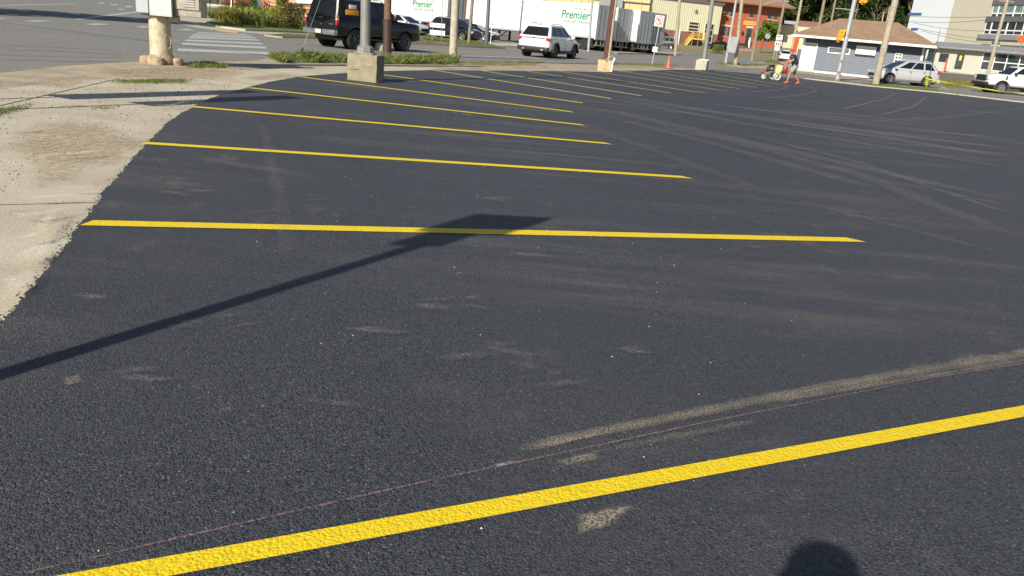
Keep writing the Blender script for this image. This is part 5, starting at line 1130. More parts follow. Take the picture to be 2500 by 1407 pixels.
def hiproof(nm, m, par, F_, u0, u1, d0, d1, z0, z1, ru0, ru1, rd, fascia=None, fh=.2, dark=None):
    """hip roof over a facade: eaves rectangle, ridge"""
    e = [F_.M @ Vector(p) for p in ((u0, d0, z0), (u1, d0, z0), (u1, d1, z0), (u0, d1, z0))]; r = [F_.M @ Vector(p) for p in ((ru0, rd, z1), (ru1, rd, z1))]
    for f in ((e[0], e[1], r[1], r[0]), (e[1], e[2], r[1]), (e[2], e[3], r[0], r[1]), (e[3], e[0], r[0])):
        bm = B(); n_ = (f[1] - f[0]).cross(f[2] - f[0]).normalized(); n_ = n_ if n_.z > 0 else -n_
        prism(bm, f, n_ * .06); ob(nm, bm, m, par)
    if fascia:
        for a, b, c, d in ((u0, u1, d0 - .02, d0 + .04), (u0, u1, d1 - .04, d1 + .02), (u0 - .02, u0 + .04, d0 + .04, d1 - .04), (u1 - .04, u1 + .02, d0 + .04, d1 - .04)):
            bm = B(); box(bm, a, b, c, d, z0 - fh, z0 + .02, M=F_.M); ob('fascia', bm, fascia, par)
    bm = B(); box(bm, u0 + .05, u1 - .05, d0 + .05, d1 - .05, z0 - .06, z0 - .03, M=F_.M); ob('soffit', bm, dark or M['dgrey'], par)
def shingle_mat(name, c, c2):
    m = mat(name, c, .9, var=.14, vs_=1.2); t = m.node_tree; N = t.nodes; L = t.links; p = N['Principled BSDF']
    tc = N.new('ShaderNodeTexCoord'); br = N.new('ShaderNodeTexBrick'); br.inputs['Scale'].default_value = 1; br.inputs['Brick Width'].default_value = .5; br.inputs['Row Height'].default_value = .11
    br.inputs['Mortar Size'].default_value = .012; br.inputs['Color1'].default_value = (*c, 1); br.inputs['Color2'].default_value = (*c2, 1); br.inputs['Mortar'].default_value = (*[x * .5 for x in c], 1)
    mp = N.new('ShaderNodeMapping'); mp.inputs['Rotation'].default_value = (rad(90), 0, 0); L.new(tc.outputs['Object'], mp.inputs[0]); L.new(mp.outputs[0], br.inputs['Vector'])
    src = p.inputs['Base Color'].links[0].from_socket; mi = N.new('ShaderNodeMix'); mi.data_type = 'RGBA'; mi.inputs[0].default_value = .75; L.new(src, mi.inputs[6]); L.new(br.outputs[0], mi.inputs[7]); L.new(mi.outputs[2], p.inputs['Base Color']); return m
M['shing'] = shingle_mat('tan_shingles', (.34, .22, .14), (.24, .15, .10))
M['shing2'] = shingle_mat('brown_shingles', (.32, .18, .11), (.24, .13, .08))
M['brick'] = mat('red_brick', (.40, .10, .05), .9, var=.10, vs_=.8, col2=(.30, .07, .04), c2s=3)
M['brickb'] = mat('brown_brick', (.22, .11, .075), .9, var=.12, vs_=1)
# --- blue sided building with a hip roof
A_ = col(1949, 72.5); A_.z = 0; D_ = Vector((math.cos(rad(-27)), math.sin(rad(-27)), 0)); L1 = 5.0
while prj(A_ + D_ * L1 + Vector((0, 0, 2)))[0] < 2249: L1 += .1
fb = Fac(A_, A_ + D_ * L1); zE = fb.uz(1957, 88)[1]; print('blue', fb.w, zE, fb.A, fb.B)
zT = zE; bb_ = thing('blue_building', fb.A, 'small blue grey sided building with a tan shingled hip roof', 'building')
fb.box('wall', M['blue_s'], bb_, 0, fb.w, -.3, zT, -7.0, -.03)
nB = int((zT - .18) / .125); me = None
bm = B(); prism(bm, [fb.M @ Vector(p) for p in ((0, -.005, 0), (0, -.05, 0), (0, -.008, .13), (0, -.004, .13))], fb.M.to_3x3() @ Vector((fb.w, 0, 0))); o = ob('siding_board', bm, M['blue_s'], bb_); me = o.data; base_l = o.location.copy()
o.location = base_l + Vector((0, 0, .16))
for i in range(1, nB):
    o = bpy.data.objects.new('siding_board', me); COL.objects.link(o); o.parent = bb_; o.location = base_l + Vector((0, 0, .16 + i * .125))
fb.box('foundation', M['white'], bb_, 0, fb.w, -.3, .16, -.02, .05)
fb.box('corner_trim', M['trimw'], bb_, -.06, .12, 0, zT, -.05, .06); fb.box('corner_trim', M['trimw'], bb_, fb.w - .12, fb.w + .06, 0, zT, -.05, .06)
bm = B()
for i in range(nB): box(bm, fb.w, fb.w + .03, .03, 7.0, .16 + i * .125, .25 + i * .125, M=fb.M)
ob('end_siding', bm, M['blue_s'], bb_, kind='stuff')
oh = 1.1
rl, rr_ = fb.uz(2050, 47, -3.5), fb.uz(2192, 57, -3.5); eL = fb.uz(1937, 80, oh); eR = fb.uz(2283, 106, oh)
hiproof('roof', M['shing'], bb_, fb, eL[0], max(eR[0], fb.w + .9), -oh, 7.9, zT + .05, (rl[1] + rr_[1]) / 2, rl[0], rr_[0], 3.5, fascia=M['trimw'], fh=.17)
u0, u1, z0, z1 = fb.rect((1966, 107, 1993, 172)); z0 = .12; u0, _ = fb.uz(1954, 160); u1, _ = fb.uz(1984, 163); z1 = fb.uz(1978, 108)[1]
bm = B()
for b_ in ((u0 - .1, u0, z0, z1 + .1), (u1, u1 + .1, z0, z1 + .1), (u0, u1, z1, z1 + .1), (u0, u1, z0 - .04, z0 + .03)): box(bm, b_[0], b_[1], -.09, .0, b_[2], b_[3], M=fb.M)
df = ob('door_frame', bm, M['white'], bb_); fb.box('door', M['white'], bb_, u0, u1, z0 + .03, z1 - .22, .035, .06); fb.box('transom', M['grey_t'], bb_, u0, u1, z1 - .22, z1, .035, .05)
for i in range(2): fb.box('step', M['conc2'], bb_, u0 - .2, u1 + .2, -.2 + i * .12, -.04 + i * .12, .05, .6 - i * .25)
uc = (u0 + u1) / 2
for i, (s, zz_) in enumerate((('WAX  NAILS', z1 - .36), ('FACIAL TAN', z1 - .72), ('HAIR SPA', z1 - 1.05), ('OPEN 9-5', z1 - 1.3))): lettering(s, .13, M['grey_t'] if i else M['dark_t'], bb_, fb.P(uc + .08, zz_, .064), fb.u, (0, 0, 1), name='door_lettering')
fb.box('door_knob', M['galv'], bb_, u1 - .12, u1 - .06, z0 + .95, z0 + 1.02, .06, .1)
q = fb.rect((2023, 114, 2074, 133)); fb.window(bb_, q[0], q[1], fb.uz(2048, 132)[1], fb.uz(2048, 116)[1], M['white'], M['glass'], .09, 1, 1)
u0, u1 = fb.uz(2090, 123)[0], fb.uz(2139, 125)[0]; z0, z1 = fb.uz(2113, 134)[1], fb.uz(2115, 113.5)[1]
sg = fb.box('sign_board', M['white'], bb_, u0, u1, z0, z1, .06, .2); fb.box('sign_bracket', M['black'], bb_, u0, u1, z0 - .14, z0 - .02, .04, .12)
lettering('SUNTAN', .36, M['grey_t'], sg, fb.P((u0 + u1) / 2, (z0 + z1) / 2 + .08, .205), fb.u, (0, 0, 1)); lettering('salon', .16, M['grey_t'], sg, fb.P((u0 + u1) / 2, z0 + .16, .205), fb.u, (0, 0, 1))
u0, u1 = fb.uz(2183, 145)[0], fb.uz(2201, 145)[0]; fb.window(bb_, u0, u1, fb.uz(2190, 161)[1], fb.uz(2196, 130)[1], M['white'], M['glass_w'], .07, 2, 4)
0 and fb.box('downspout', M['trimw'], bb_, fb.w + .06, fb.w + .14, 0, zT, -.1, -.02)
# orange feather banner at its corner
ob0 = at(1938, 168); tb = thing('feather_banner', ob0, 'tall orange banner standing at the left corner of the blue building', 'banner'); q0, q1 = onY(1937, 126, ob0.y + 2), onY(1954, 85, ob0.y + 2)
bm = B(); prism(bm, [q0 + Vector((-.12, 0, 0)), q0 + Vector((.28, 0, 0)), q1 + Vector((.05, 0, -.05)), q1 + Vector((-.32, 0, 0)), q1 + Vector((-.45, 0, -.3))], (0, .03, 0)); ob('banner', bm, M['org_b'], tb)
bm = B(); tube(bm, Vector((q0.x + .3, q0.y, 0)), q1 + Vector((.08, 0, 0)), .03); ob('mast', bm, M['white'], tb)
for k, c_ in enumerate('SALE'): lettering(c_, .3, M['dark_t'], tb, q1.lerp(q0, .2 + k * .22) + Vector((0, -.01, 0)), (1, 0, 0), (.2, 0, 1))
# --- red brick building
fr = Fac(col(1735, 158), col(1893, 160)); zg = zf(fr.A.x, fr.A.y); rb_ = thing('brick_building', fr.A, 'two storey red brick building with deep brown eaves and an orange sign', 'building')
zE = fr.uz(1750, 3)[1]; zE2 = fr.uz(1913, 18)[1]; zE = (zE + zE2) / 2; W_ = fr.uz(1905, 60)[0]; print('red', W_, zg, zE)
fr.box('wall', M['brick'], rb_, 0, W_, zg - 1.5, zE + .3, -12, 0)
for i in range(9): fr.box('quoin', M['brickb'], rb_, -.02, .9, zg + .5 + i * .62, zg + .62 + i * .62, 0, .03)
hiproof('roof', M['shing2'], rb_, fr, -2.2, fr.uz(1942, 24, 2.0)[0], -2.0, 13.5, zE, zE + 4.6, 6, W_ - 6, 6, fascia=M['brickb'], fh=.2, dark=M['brickb'])
for q, lt_ in (((1768, 17, 1780, 38), 1), ((1784, 20, 1793, 41), 1), ((1830, 23, 1840, 44), 1), ((1874, 27, 1885, 47), 1), ((1889, 29, 1899, 49), 1), ((1761, 64, 1772, 88), 2), ((1776, 66, 1786, 90), 2), ((1880, 74, 1890, 98), 2), ((1893, 76, 1901, 98), 2)):
    um = fr.uz((q[0] + q[2]) / 2, (q[1] + q[3]) / 2)[0]; z1 = fr.uz((q[0] + q[2]) / 2, q[1])[1]; z0 = fr.uz((q[0] + q[2]) / 2, q[3])[1]; hw = .42 if lt_ == 1 else .42
    fr.window(rb_, um - hw, um + hw, z0, z1, M['dgrey'], M['glass_w'], .07, 1, 2); fr.box('window_sill', M['tanw'], rb_, um - hw - .1, um + hw + .1, z0 - .12, z0 - .01, 0, .12)
    if lt_ == 2: fr.box('lintel', M['tanw'], rb_, um - hw - .15, um + hw + .15, z1 + .01, z1 + .3, 0, .08); fr.box('keystone', M['tanw'], rb_, um - .1, um + .1, z1 + .3, z1 + .42, 0, .1)
um = fr.uz(1827, 88)[0]; z1 = fr.uz(1828, 69)[1]; fr.window(rb_, um - .55, um + .55, zg + .1, z1, M['dgrey'], M['glass_w'], .08, 1, 2, nm='door'); fr.box('lintel', M['tanw'], rb_, um - .75, um + .75, z1 + .02, z1 + .36, 0, .1)
fr.box('door_step', M['conc2'], rb_, um - 1, um + 1, zg - .5, zg + .1, 0, 1.0)
q = fr.rect((1816, 50, 1846, 62)); za = fr.uz(1830, 62)[1]; zb_ = fr.uz(1830, 52)[1]; sg = fr.box('shop_sign', mat('yellow_orange_sign', (.8, .38, .12), .5, col2=(.75, .5, .1), c2s=.8), rb_, q[0], q[1], za, zb_, .02, .12); lettering('ARMORY', .55, M['orange'], sg, fr.P((q[0] + q[1]) / 2 + .3, (za + zb_) / 2, .125), fr.u, (0, 0, 1))
sta = fr.P(um + .1, zg + .1, .75); t = thing('statue', sta, 'pale white figure statue standing in the doorway of the brick building', 'statue'); bm = B(); lathe(bm, [(.3, 0), (.26, .5), (.2, 1.3), (.24, 1.5), (.1, 1.7), (.13, 1.9), (.001, 2.1)], sta, 10); ob('figure', bm, M['white'], t, smooth=60)
lp = fr.P(fr.uz(1812, 78)[0], fr.uz(1812, 80)[1], .25); bm = B(); lathe(bm, [(.03, -.45), (.22, -.15), (.24, .1), (.1, .3), (.02, .5)], lp, 8); ob('wall_lantern', bm, M['black'], rb_)
bn = fr.P(fr.uz(1805, 103)[0], zg + .0, 2.2); t = thing('bench', bn, 'dark bench against the brick building left of its door', 'bench')
for nm, b2 in (('seat', (-1, 1, -.25, .25, .4, .48)), ('backrest', (-1, 1, .22, .28, .5, .95)), ('leg', (-.9, -.8, -.2, .25, -.3, .4)), ('leg', (.8, .9, -.2, .25, -.3, .4))): bm = B(); box(bm, *[b2[i] + (bn.x if i < 2 else bn.y if i < 4 else bn.z) for i in range(6)]); ob(nm, bm, M['black'], t)
# --- cream corrugated hall and the yellow hall behind the trailers
fc = Fac(col(1575, 150), col(1748, 155)); zg = zf(fc.A.x, fc.A.y); cb_ = thing('cream_hall', fc.A, 'long cream corrugated steel hall with a brown brick plinth', 'building'); zt2 = fc.uz(1600, 4)[1]; zp = fc.uz(1640, 74)[1]
fc.box('wall', M['cor'], cb_, 0, fc.w, zp, zt2 + .6, -15, 0); fc.box('plinth', M['brickb'], cb_, 0, fc.w, zg - 1.5, zp, -15, -.03)
nr = int(fc.w / .42); me = None
for i in range(min(nr, 300)):
    if me is None: o = fc.box('rib', M['cor'], cb_, .1, .22, zp + .03, zt2 + .5, .0, .07); me = o.data; bl = o.location.copy()
    else: o = bpy.data.objects.new('rib', me); COL.objects.link(o); o.parent = cb_; o.location = bl + fc.u * (.42 * i)
fc.box('roof_edge', M['dgrey'], cb_, -.3, fc.w + .3, zt2 + .6, zt2 + 1.0, -15.2, .3)
q = fc.rect((1679, 53, 1705, 78)); fc.window(cb_, q[0] + .2, q[1] - .1, fc.uz(1690, 78)[1], fc.uz(1692, 53)[1], M['cor'], M['glass_w'], .14, 1, 3, o=.14)
q = fc.rect((1714, 56, 1742, 106)); fc.window(cb_, fc.uz(1716, 90)[0], fc.uz(1738, 90)[0], zg - .1, fc.uz(1727, 57)[1], M['cor'], M['glass'], .12, 3, 4, o=.14, nm='glazed_door')
bm = B(); c = fc.P(*fc.uz(1699, 28.5), .05); lathe(bm, [(.38, -.06), (.3, .02), (.001, .02)], c, 14, axis='y'); ob('round_vent', bm, M['dgrey'], cb_)
fc.box('canopy', M['dgrey'], cb_, fc.uz(1585, 80)[0], fc.uz(1618, 80)[0], fc.uz(1600, 71)[1], fc.uz(1600, 69)[1], 0, 1.4); fc.box('porch_wall', M['cor'], cb_, fc.uz(1587, 80)[0], fc.uz(1615, 80)[0], zg - .4, fc.uz(1600, 71.5)[1], .05, 1.1)
for px in (1648.5, 1657.5): u = fc.uz(px, 85)[0]; fc.box('white_post', M['white'], cb_, u - .12, u + .12, zg - .5, fc.uz(px, 74)[1], .05, .25)
fc.box('notice_board', M['white'], cb_, fc.uz(1715, 88)[0], fc.uz(1719, 88)[0], zg + .8, zg + 2.6, .1, .16)
# yellow stairs
u0, u1, u2 = fc.uz(1662, 95)[0], fc.uz(1679, 92)[0], fc.uz(1708, 95)[0]; zpf = fc.uz(1690, 93)[1]; ys_ = thing('stairs', fc.P(u0, zg, 1.5), 'yellow steel stairs and landing before the cream hall', 'stairs')
fc.box('landing', M['yel_st'], ys_, u1, u2, zpf - .25, zpf, .2, 1.8)
for u in (u1 + .05, (u1 + u2) / 2, u2 - .05): fc.box('leg', M['galv'], ys_, u - .06, u + .06, zg - .6, zpf - .25, 1.6, 1.72); fc.box('rail_post', M['yel_st'], ys_, u - .05, u + .05, zpf, zpf + 1.15, 1.7, 1.8)
for h_ in (.45, .8, 1.12): fc.box('handrail', M['yel_st'], ys_, u1, u2, zpf + h_ - .04, zpf + h_ + .05, 1.72, 1.8)
for i in range(5): f_ = i / 5; fc.box('tread', M['yel_st'], ys_, u0 + (u1 - u0) * f_, u0 + (u1 - u0) * (f_ + .2), zg + (zpf - zg) * f_, zg + (zpf - zg) * f_ + .06, .4, 1.7)
for h_ in (0, .5, 1.05): bm = B(); tube(bm, fc.P(u0, zg - .2 + h_, 1.76), fc.P(u1, zpf + h_ + .02, 1.76), .06 if h_ else .12, n=6); ob('stair_rail' if h_ else 'stringer', bm, M['yel_st'], ys_)
fy = Fac(col(1330, 150), col(1574, 149)); zg = zf(fy.B.x, fy.B.y); yb_ = thing('yellow_hall', fy.A, 'yellow metal hall rising behind the white trailers', 'building'); zt3 = fy.uz(1500, -8)[1]; zp = fy.uz(1550, 66)[1]
fy.box('wall', M['yelw'], yb_, 0, fy.w, zp, zt3 + 3, -14, 0); fy.box('plinth', M['brickb'], yb_, 0, fy.w, zg - 2, zp, -14, -.03)
for px in (1390, 1415, 1432, 1532, 1562): u = fy.uz(px, 40)[0]; fy.box('downpipe', M['shopw'], yb_, u - .06, u + .06, zp, zt3, 0, .12)
fy.box('grey_bay', M['mgrey'], yb_, fy.uz(1461, 20)[0], fy.uz(1518, 20)[0], zg, fy.uz(1490, -4)[1], .1, 1.0)
fy.box('eaves', M['dgrey'], yb_, 0, fy.w, fy.uz(1500, 3)[1] , fy.uz(1500, 1)[1], 0, .3)
# --- tan low building behind the route signs
ft = Fac(col(1897, 165), col(1990, 163)); zg = zf(ft.A.x, ft.A.y); tb_ = thing('tan_building', ft.A, 'low tan stucco building between the brick building and the blue one', 'building'); zt4 = ft.uz(1925, 62)[1]
ft.box('wall', M['tanw'], tb_, 0, ft.w, zg - 2, zt4, -9, 0); ft.box('parapet', M['dgrey'], tb_, -.1, ft.w, zt4, zt4 + .25, -9, .1)
for q in ((1913, 88, 1922, 103), (1939, 90, 1948, 106)): um = ft.uz((q[0] + q[2]) / 2, 96)[0]; ft.window(tb_, um - .42, um + .42, ft.uz(q[0], q[3])[1], ft.uz(q[2], q[1])[1], M['dgrey'], M['glass_w'], .07, 2, 3)
ft.box('roof_railing', M['mgrey'], tb_, ft.uz(1915, 55)[0], ft.uz(1944, 55)[0], zt4 + .25, ft.uz(1930, 50)[1], -3, -2.9); ft.box('dark_roof', M['brickb'], tb_, ft.uz(1944, 55)[0], ft.w, zt4 + .25, ft.uz(1955, 50)[1], -7, -2)
# --- far right: tall pale building and the low shop
fw2 = Fac(col(2199, 165), col(2560, 128)); zg = zf(fw2.A.x, fw2.A.y); wb_ = thing('tall_building', fw2.A, 'tall pale building, white at the left and beige with banded windows at the right', 'building'); uD = fw2.uz(2320, 50)[0]; zt5 = 30
fw2.box('white_wall', M['wbw'], wb_, 0, uD, zg - 3, zt5, -20, 0); fw2.box('beige_wall', M['bgw'], wb_, uD, fw2.w + 10, zg - 3, zt5, -20, .15)
for a in ((2217, 35, 2250, 35, 31, 39), (2224, 71.5, 2241, 72, 68, 75.5)): u0, u1 = fw2.uz(a[0], a[1])[0], fw2.uz(a[2], a[3])[0]; zc_ = fw2.uz((a[0] + a[2]) / 2, (a[4] + a[5]) / 2)[1]; h_ = (fw2.uz(2230, a[4])[1] - fw2.uz(2230, a[5])[1]) / 2 * .85; fw2.box('blue_band', mat('blue_band_paint', (.06, .13, .3), .6), wb_, u0, u1, zc_ - h_, zc_ + h_, 0, .03)
for i, (pxl, pyt, pyb) in enumerate(((2427, 12, 43), (2410, 52, 84))):
    um0 = fw2.uz(pxl - 4, (pyt + pyb) / 2, .15)[0]; zt_6, zb_6 = fw2.uz(pxl, pyt, .15)[1], fw2.uz(pxl, pyb, .15)[1]; pw = 1.35; u = um0
    for k in range(5):
        wd_ = pw * (1.0 if k == 0 else 2.6)
        fw2.window(wb_, u, u + wd_, zb_6 + (zt_6 - zb_6) * .32, zt_6, M['white'], M['glass_l'] if i == 0 else M['glass_w'], .1, 1 if k == 0 else 2, 1, o=.2); fw2.window(wb_, u, u + wd_, zb_6, zb_6 + (zt_6 - zb_6) * .32, M['white'], M['glass_w'], .1, 1 if k == 0 else 2, 1, o=.2); u += wd_ + .08
    fw2.box('window_head', M['dgrey'], wb_, um0 - .1, fw2.w + 10, zt_6, zt_6 + .75, .15, .5)
    if i: fw2.box('window_apron', M['mgrey'], wb_, um0 - 1.0, fw2.w + 10, zb_6 - .8, zb_6 - .1, .15, .5)
u0 = fw2.uz(2396, 110, .15)[0]; fw2.box('dark_slot', M['dgrey'], wb_, u0, fw2.w + 5, fw2.uz(2400, 113, .15)[1], fw2.uz(2400, 107.5, .15)[1], .15, .2)
sgp = onY(2494, 96, 118); t = thing('orange_sign', sgp, 'orange sign panel at the right edge above the shop roof', 'sign'); bm = B(); box(bm, sgp.x - .5, sgp.x + 2, sgp.y, sgp.y + .1, sgp.z - .4, sgp.z + .4, bev=.03); ob('panel', bm, M['org_b'], t); bm = B(); tube(bm, (sgp.x + 1, sgp.y, 0), sgp, .06); ob('post', bm, M['galv'], t)
fs = Fac(col(2270, 121), col(2540, 112)); zg = zf(*fs.P(fs.w * .3, 0).to_2d()); print('shop', zg); sb_ = thing('shop', fs.A, 'low shop with board siding, a grey metal roof and a glass storefront', 'building'); zE = fs.uz(2340, 120)[1]; zr1 = fs.uz(2340, 108)[1]
zd0 = fs.uz(2340, 168)[1]
fs.box('wall', M['shopw'], sb_, 0, fs.w, zg - 2, zE, -8, 0)
ua, ub = fs.uz(2292, 140)[0], fs.uz(2392, 150)[0]; me = None
for i in range(60):
    u = ua + i * .42
    if u > ub: break
    if me is None: o = fs.box('batten', M['shopw'], sb_, u, u + .06, zd0, zE, 0, .05); me = o.data; bl = o.location.copy()
    else: o = bpy.data.objects.new('batten', me); COL.objects.link(o); o.parent = sb_; o.location = bl + fs.u * (.42 * i)
bm = B(); prism(bm, [fs.M @ Vector(p) for p in ((-.6, -.9, zE), (-.6, -.9, zE + .12), (-.6, 2.5, zr1 + .2), (-.6, 8, zE))], fs.M.to_3x3() @ Vector((fs.w + .6, 0, 0))); ob('metal_roof', bm, M['mgrey'], sb_)
me = None
for i in range(40):
    if me is None: bm = B(); prism(bm, [fs.M @ Vector(p) for p in ((-.5, -.92, zE + .1), (-.5, -.92, zE + .19), (-.5, 2.5, zr1 + .27), (-.5, 2.5, zr1 + .18))], fs.M.to_3x3() @ Vector((.06, 0, 0))); o = ob('roof_seam', bm, M['mgrey'], sb_); me = o.data; bl = o.location.copy()
    else: o = bpy.data.objects.new('roof_seam', me); COL.objects.link(o); o.parent = sb_; o.location = bl + fs.u * (.5 * i)
fs.box('gutter', M['dgrey'], sb_, -.6, fs.w, zE - .12, zE + .02, .85, 1.0)
q = fs.rect((2296, 130, 2317, 150)); fs.window(sb_, fs.uz(2294, 140)[0], fs.uz(2316, 140)[0], fs.uz(2306, 151)[1], fs.uz(2306, 131)[1], M['black'], M['glass_w'], .1, 2, 1, o=.1)
u0, u1 = fs.uz(2334, 150)[0], fs.uz(2352, 150)[0]; fs.window(sb_, u0, u1, zd0, fs.uz(2346, 133)[1], M['black'], M['glass_w'], .12, 1, 1, o=.1, nm='door'); fs.box('yellow_poster', M['yel_st'], sb_, u0 + .35, u1 - .3, fs.uz(2343, 148)[1], fs.uz(2345, 136)[1], .11, .13)
u0, u1 = fs.uz(2396, 150)[0], fs.w; fs.window(sb_, u0, u1, zd0 + .1, zE - .1, M['white'], M['glass_w'], .12, 5, 2, nm='storefront'); fs.window(sb_, fs.uz(2266, 130)[0], fs.uz(2285, 130)[0], zd0 + .3, zE - .2, M['black'], M['glass_w'], .1, 2, 1, nm='storefront')
for px in (2307, 2312): p = onY(px, 168, fs.A.y - 3); t = thing('bollard', p, 'orange bollard before the shop window' if px == 2307 else 'thin white bollard beside the orange one before the shop window', 'bollard'); bm = B(); h_ = 1.3 if px == 2307 else 1.1; lathe(bm, [(.14 if px == 2307 else .07, -.3), (.14 if px == 2307 else .07, h_), (.05, h_ + .1)], p, 10); ob('bollard', bm, M['org_b'] if px == 2307 else M['white'], t)
vt = onY(2432, 112, fs.A.y + 2); t = thing('roof_vent', vt, 'pale box vent with a dark cowl on the shop roof', 'vent'); bm = B(); box(bm, vt.x - .5, vt.x + .5, vt.y, vt.y + .8, vt.z - 1.2, vt.z + .1); ob('box', bm, M['white'], t); bm = B(); box(bm, vt.x - .35, vt.x + .45, vt.y, vt.y + .7, vt.z + .1, vt.z + .7); ob('cowl', bm, M['dgrey'], t)
# low wall with the weeds
w0, w1 = at(2298, 200), at(2408, 208); t = thing('retaining_wall', w0, 'low grey concrete wall behind the tall dry weeds', 'wall'); fwl = Fac(w0, w1 + (w1 - w0) * 1.5); hW = hz(178, w0); fwl.box('wall', mat('dark_weathered_concrete', (.16, .155, .14), .95, var=.2, vs_=1), t, -.5, fwl.w, -.1, hW, -.3, 0); fwl.box('coping', M['conc2'], t, -.5, fwl.w, hW, hW + .08, -.35, .04)
# --- peach building, top left, and the dark shop front
fp = Fac(col(641, 104), col(790, 96)); pb_ = thing('peach_building', fp.A, 'peach stucco building behind the flower bed', 'building')
fp.box('wall', M['peach'], pb_, 0, fp.w, -.5, 9, -12, 0)
for px, y0 in ((642, 5), ): pass
za = fp.uz(690, 9)[1]; fp.box('string_course', mat('dark_peach_trim', (.36, .18, .1), .85), pb_, 0, fp.w, za - .05, za + .06, 0, .08); fp.box('string_course', M['peach'], pb_, 0, fp.w, za + .07, za + .6, 0, .05)
q = fp.rect((696, 12, 711, 26)); fp.box('vent', mat('brown_vent', (.17, .11, .05), .7), pb_, q[0], q[1], fp.uz(703, 25.5)[1], fp.uz(703, 12.5)[1], 0, .06)
fp.window(pb_, fp.uz(664, 0)[0], fp.uz(682, 0)[0], fp.uz(673, 1)[1], 5, M['brickb'], M['glass_w'], .08, 2, 1)
bm = B(); prism(bm, [fp.P(*fp.uz(722, -3, .3), .3), fp.P(*fp.uz(727, 8, .3), .3), fp.P(*fp.uz(760, 9.5, .3), .3), fp.P(*fp.uz(770, -3, .3), .3)], fp.n * .1); ob('white_awning', bm, M['white'], pb_)
fd = Fac(col(455, 150), col(566, 150)); dk = thing('dark_shopfront', fd.A, 'shop front with dark glazing far off above the pavement', 'building'); zw = fd.uz(510, 9)[1]; fd.box('wall', M['tanw'], dk, 0, fd.w, -.3, zw, -8, 0); fd.box('dark_glazing', M['glass_w'], dk, fd.w * .35, fd.w, zw, zw + 5, -7, -.1); fd.box('wall_upper', M['tanw'], dk, 0, fd.w * .33, zw, zw + 5, -7, 0)
for i in range(5): fd.box('mullion', M['white'] if i == 4 else M['black'], dk, fd.w * (.36 + .155 * i), fd.w * (.36 + .155 * i) + .18, zw, zw + 5, -.1, .05)
fd.box('low_wall', M['mgrey'], dk, 0, fd.w, -.2, zw * .4, 2, 2.3)
for px, py, r_, m_, lb in ((539, 28, .05, 'wood_l', 'thin pale post above the lily bed'), (513, 34, .04, 'black', 'thin black post at the corner of the pavement'), (567, 20, .06, 'wood_l', 'pale post left of the orange pole'), (574.5, 26, .12, 'orange', 'rust orange pole rising from the flowers')):
    b_ = at(px, py); t = thing('post', b_, lb, 'post'); bm = B(); tube(bm, b_, b_ + Vector((0, 0, 5)), r_ * (2 if px == 574.5 else 1)); ob('post', bm, M[m_] if m_ != 'orange' else mat('rusty_orange_pole', (.5, .2, .05), .8, var=.3, vs_=3), t)
# a grey-green background strip of hedge in front of it
# ------------------------------------------------------------------ trees on the slope
def crown_mesh(name, n, rx, rz, leaf, seed, lobes=9, m=None, shape='round'):
    r_ = random.Random(seed); L_ = []
    cs = [(Vector((r_.gauss(0, .42) * rx, r_.gauss(0, .42) * rx, r_.uniform(-.7, .85) * rz)), r_.uniform(.32, .55) * rx) for _ in range(lobes)]
    v, f = [], []
    for i in range(n):
        c, R2 = cs[i % lobes]; d = Vector((r_.gauss(0, 1), r_.gauss(0, 1), r_.gauss(0, 1))).normalized(); p = c + d * R2 * (r_.random() ** .35) ; p.z = max(-rz * 1.0, p.z)
        if shape == 'cone': 
            k = max(.1, 1 - (p.z + rz) / (2.4 * rz)); p.x *= k * 1.5; p.y *= k * 1.5
        s = leaf * r_.uniform(.6, 1.3); a = Vector((r_.gauss(0, 1), r_.gauss(0, 1), r_.gauss(0, .7))).normalized(); b_ = a.cross(d + Vector((.01, 0, 0))).normalized()
        k = len(v); v += [p - a * s, p + b_ * s * .5, p + a * s, p - b_ * s * .5]; f.append((k, k + 1, k + 2, k + 3))
    me = bpy.data.meshes.new(name); me.from_pydata(v, [], f); me.materials.append(m); return me
def hillz(x, y): return zf(x, y) + max(0, (y - 185)) * .30
bm = B(); gx = 26; gy = 12; V = {}
for i in range(gx + 1):
    for j in range(gy + 1): x = 20 + i * 11; y = 180 + j * 14; V[i, j] = bm.verts.new((x, y, hillz(x, y) - .2 + noise.noise(Vector((x * .04, y * .04, 0))) * 2 * (j > 0)))
for i in range(gx):
    for j in range(gy): bm.faces.new((V[i, j], V[i + 1, j], V[i + 1, j + 1], V[i, j + 1]))
ob('hillside', bm, mat('wooded_floor', (.03, .045, .015), .95, var=.4, vs_=.3), kind='structure', smooth=60)
CR = [crown_mesh('crown', 3400, 5.2, 6.0, .42, 5 + k, 11, M['leafd']) for k in range(4)]
bm = B(); tube(bm, (0, 0, 0), (0, 0, 7), .35, .18, 8); tr_me = None
def limbs(bm, h, r0, seed):
    r_ = random.Random(seed)
    for k in range(5): a = r_.random() * 6.28; z = h * r_.uniform(.5, .9); tube(bm, (0, 0, z), (math.cos(a) * h * .35, math.sin(a) * h * .35, z + h * .35), r0 * .4, r0 * .12, 5)
limbs(bm, 7, .35, 2); tmk = bpy.data.meshes.new('trunk'); bm.to_mesh(tmk); bm.free(); tmk.materials.append(M['wood'])
rt = random.Random(11); desc = ['dark green', 'mid green', 'tall dark green', 'broad green']
tno = 0
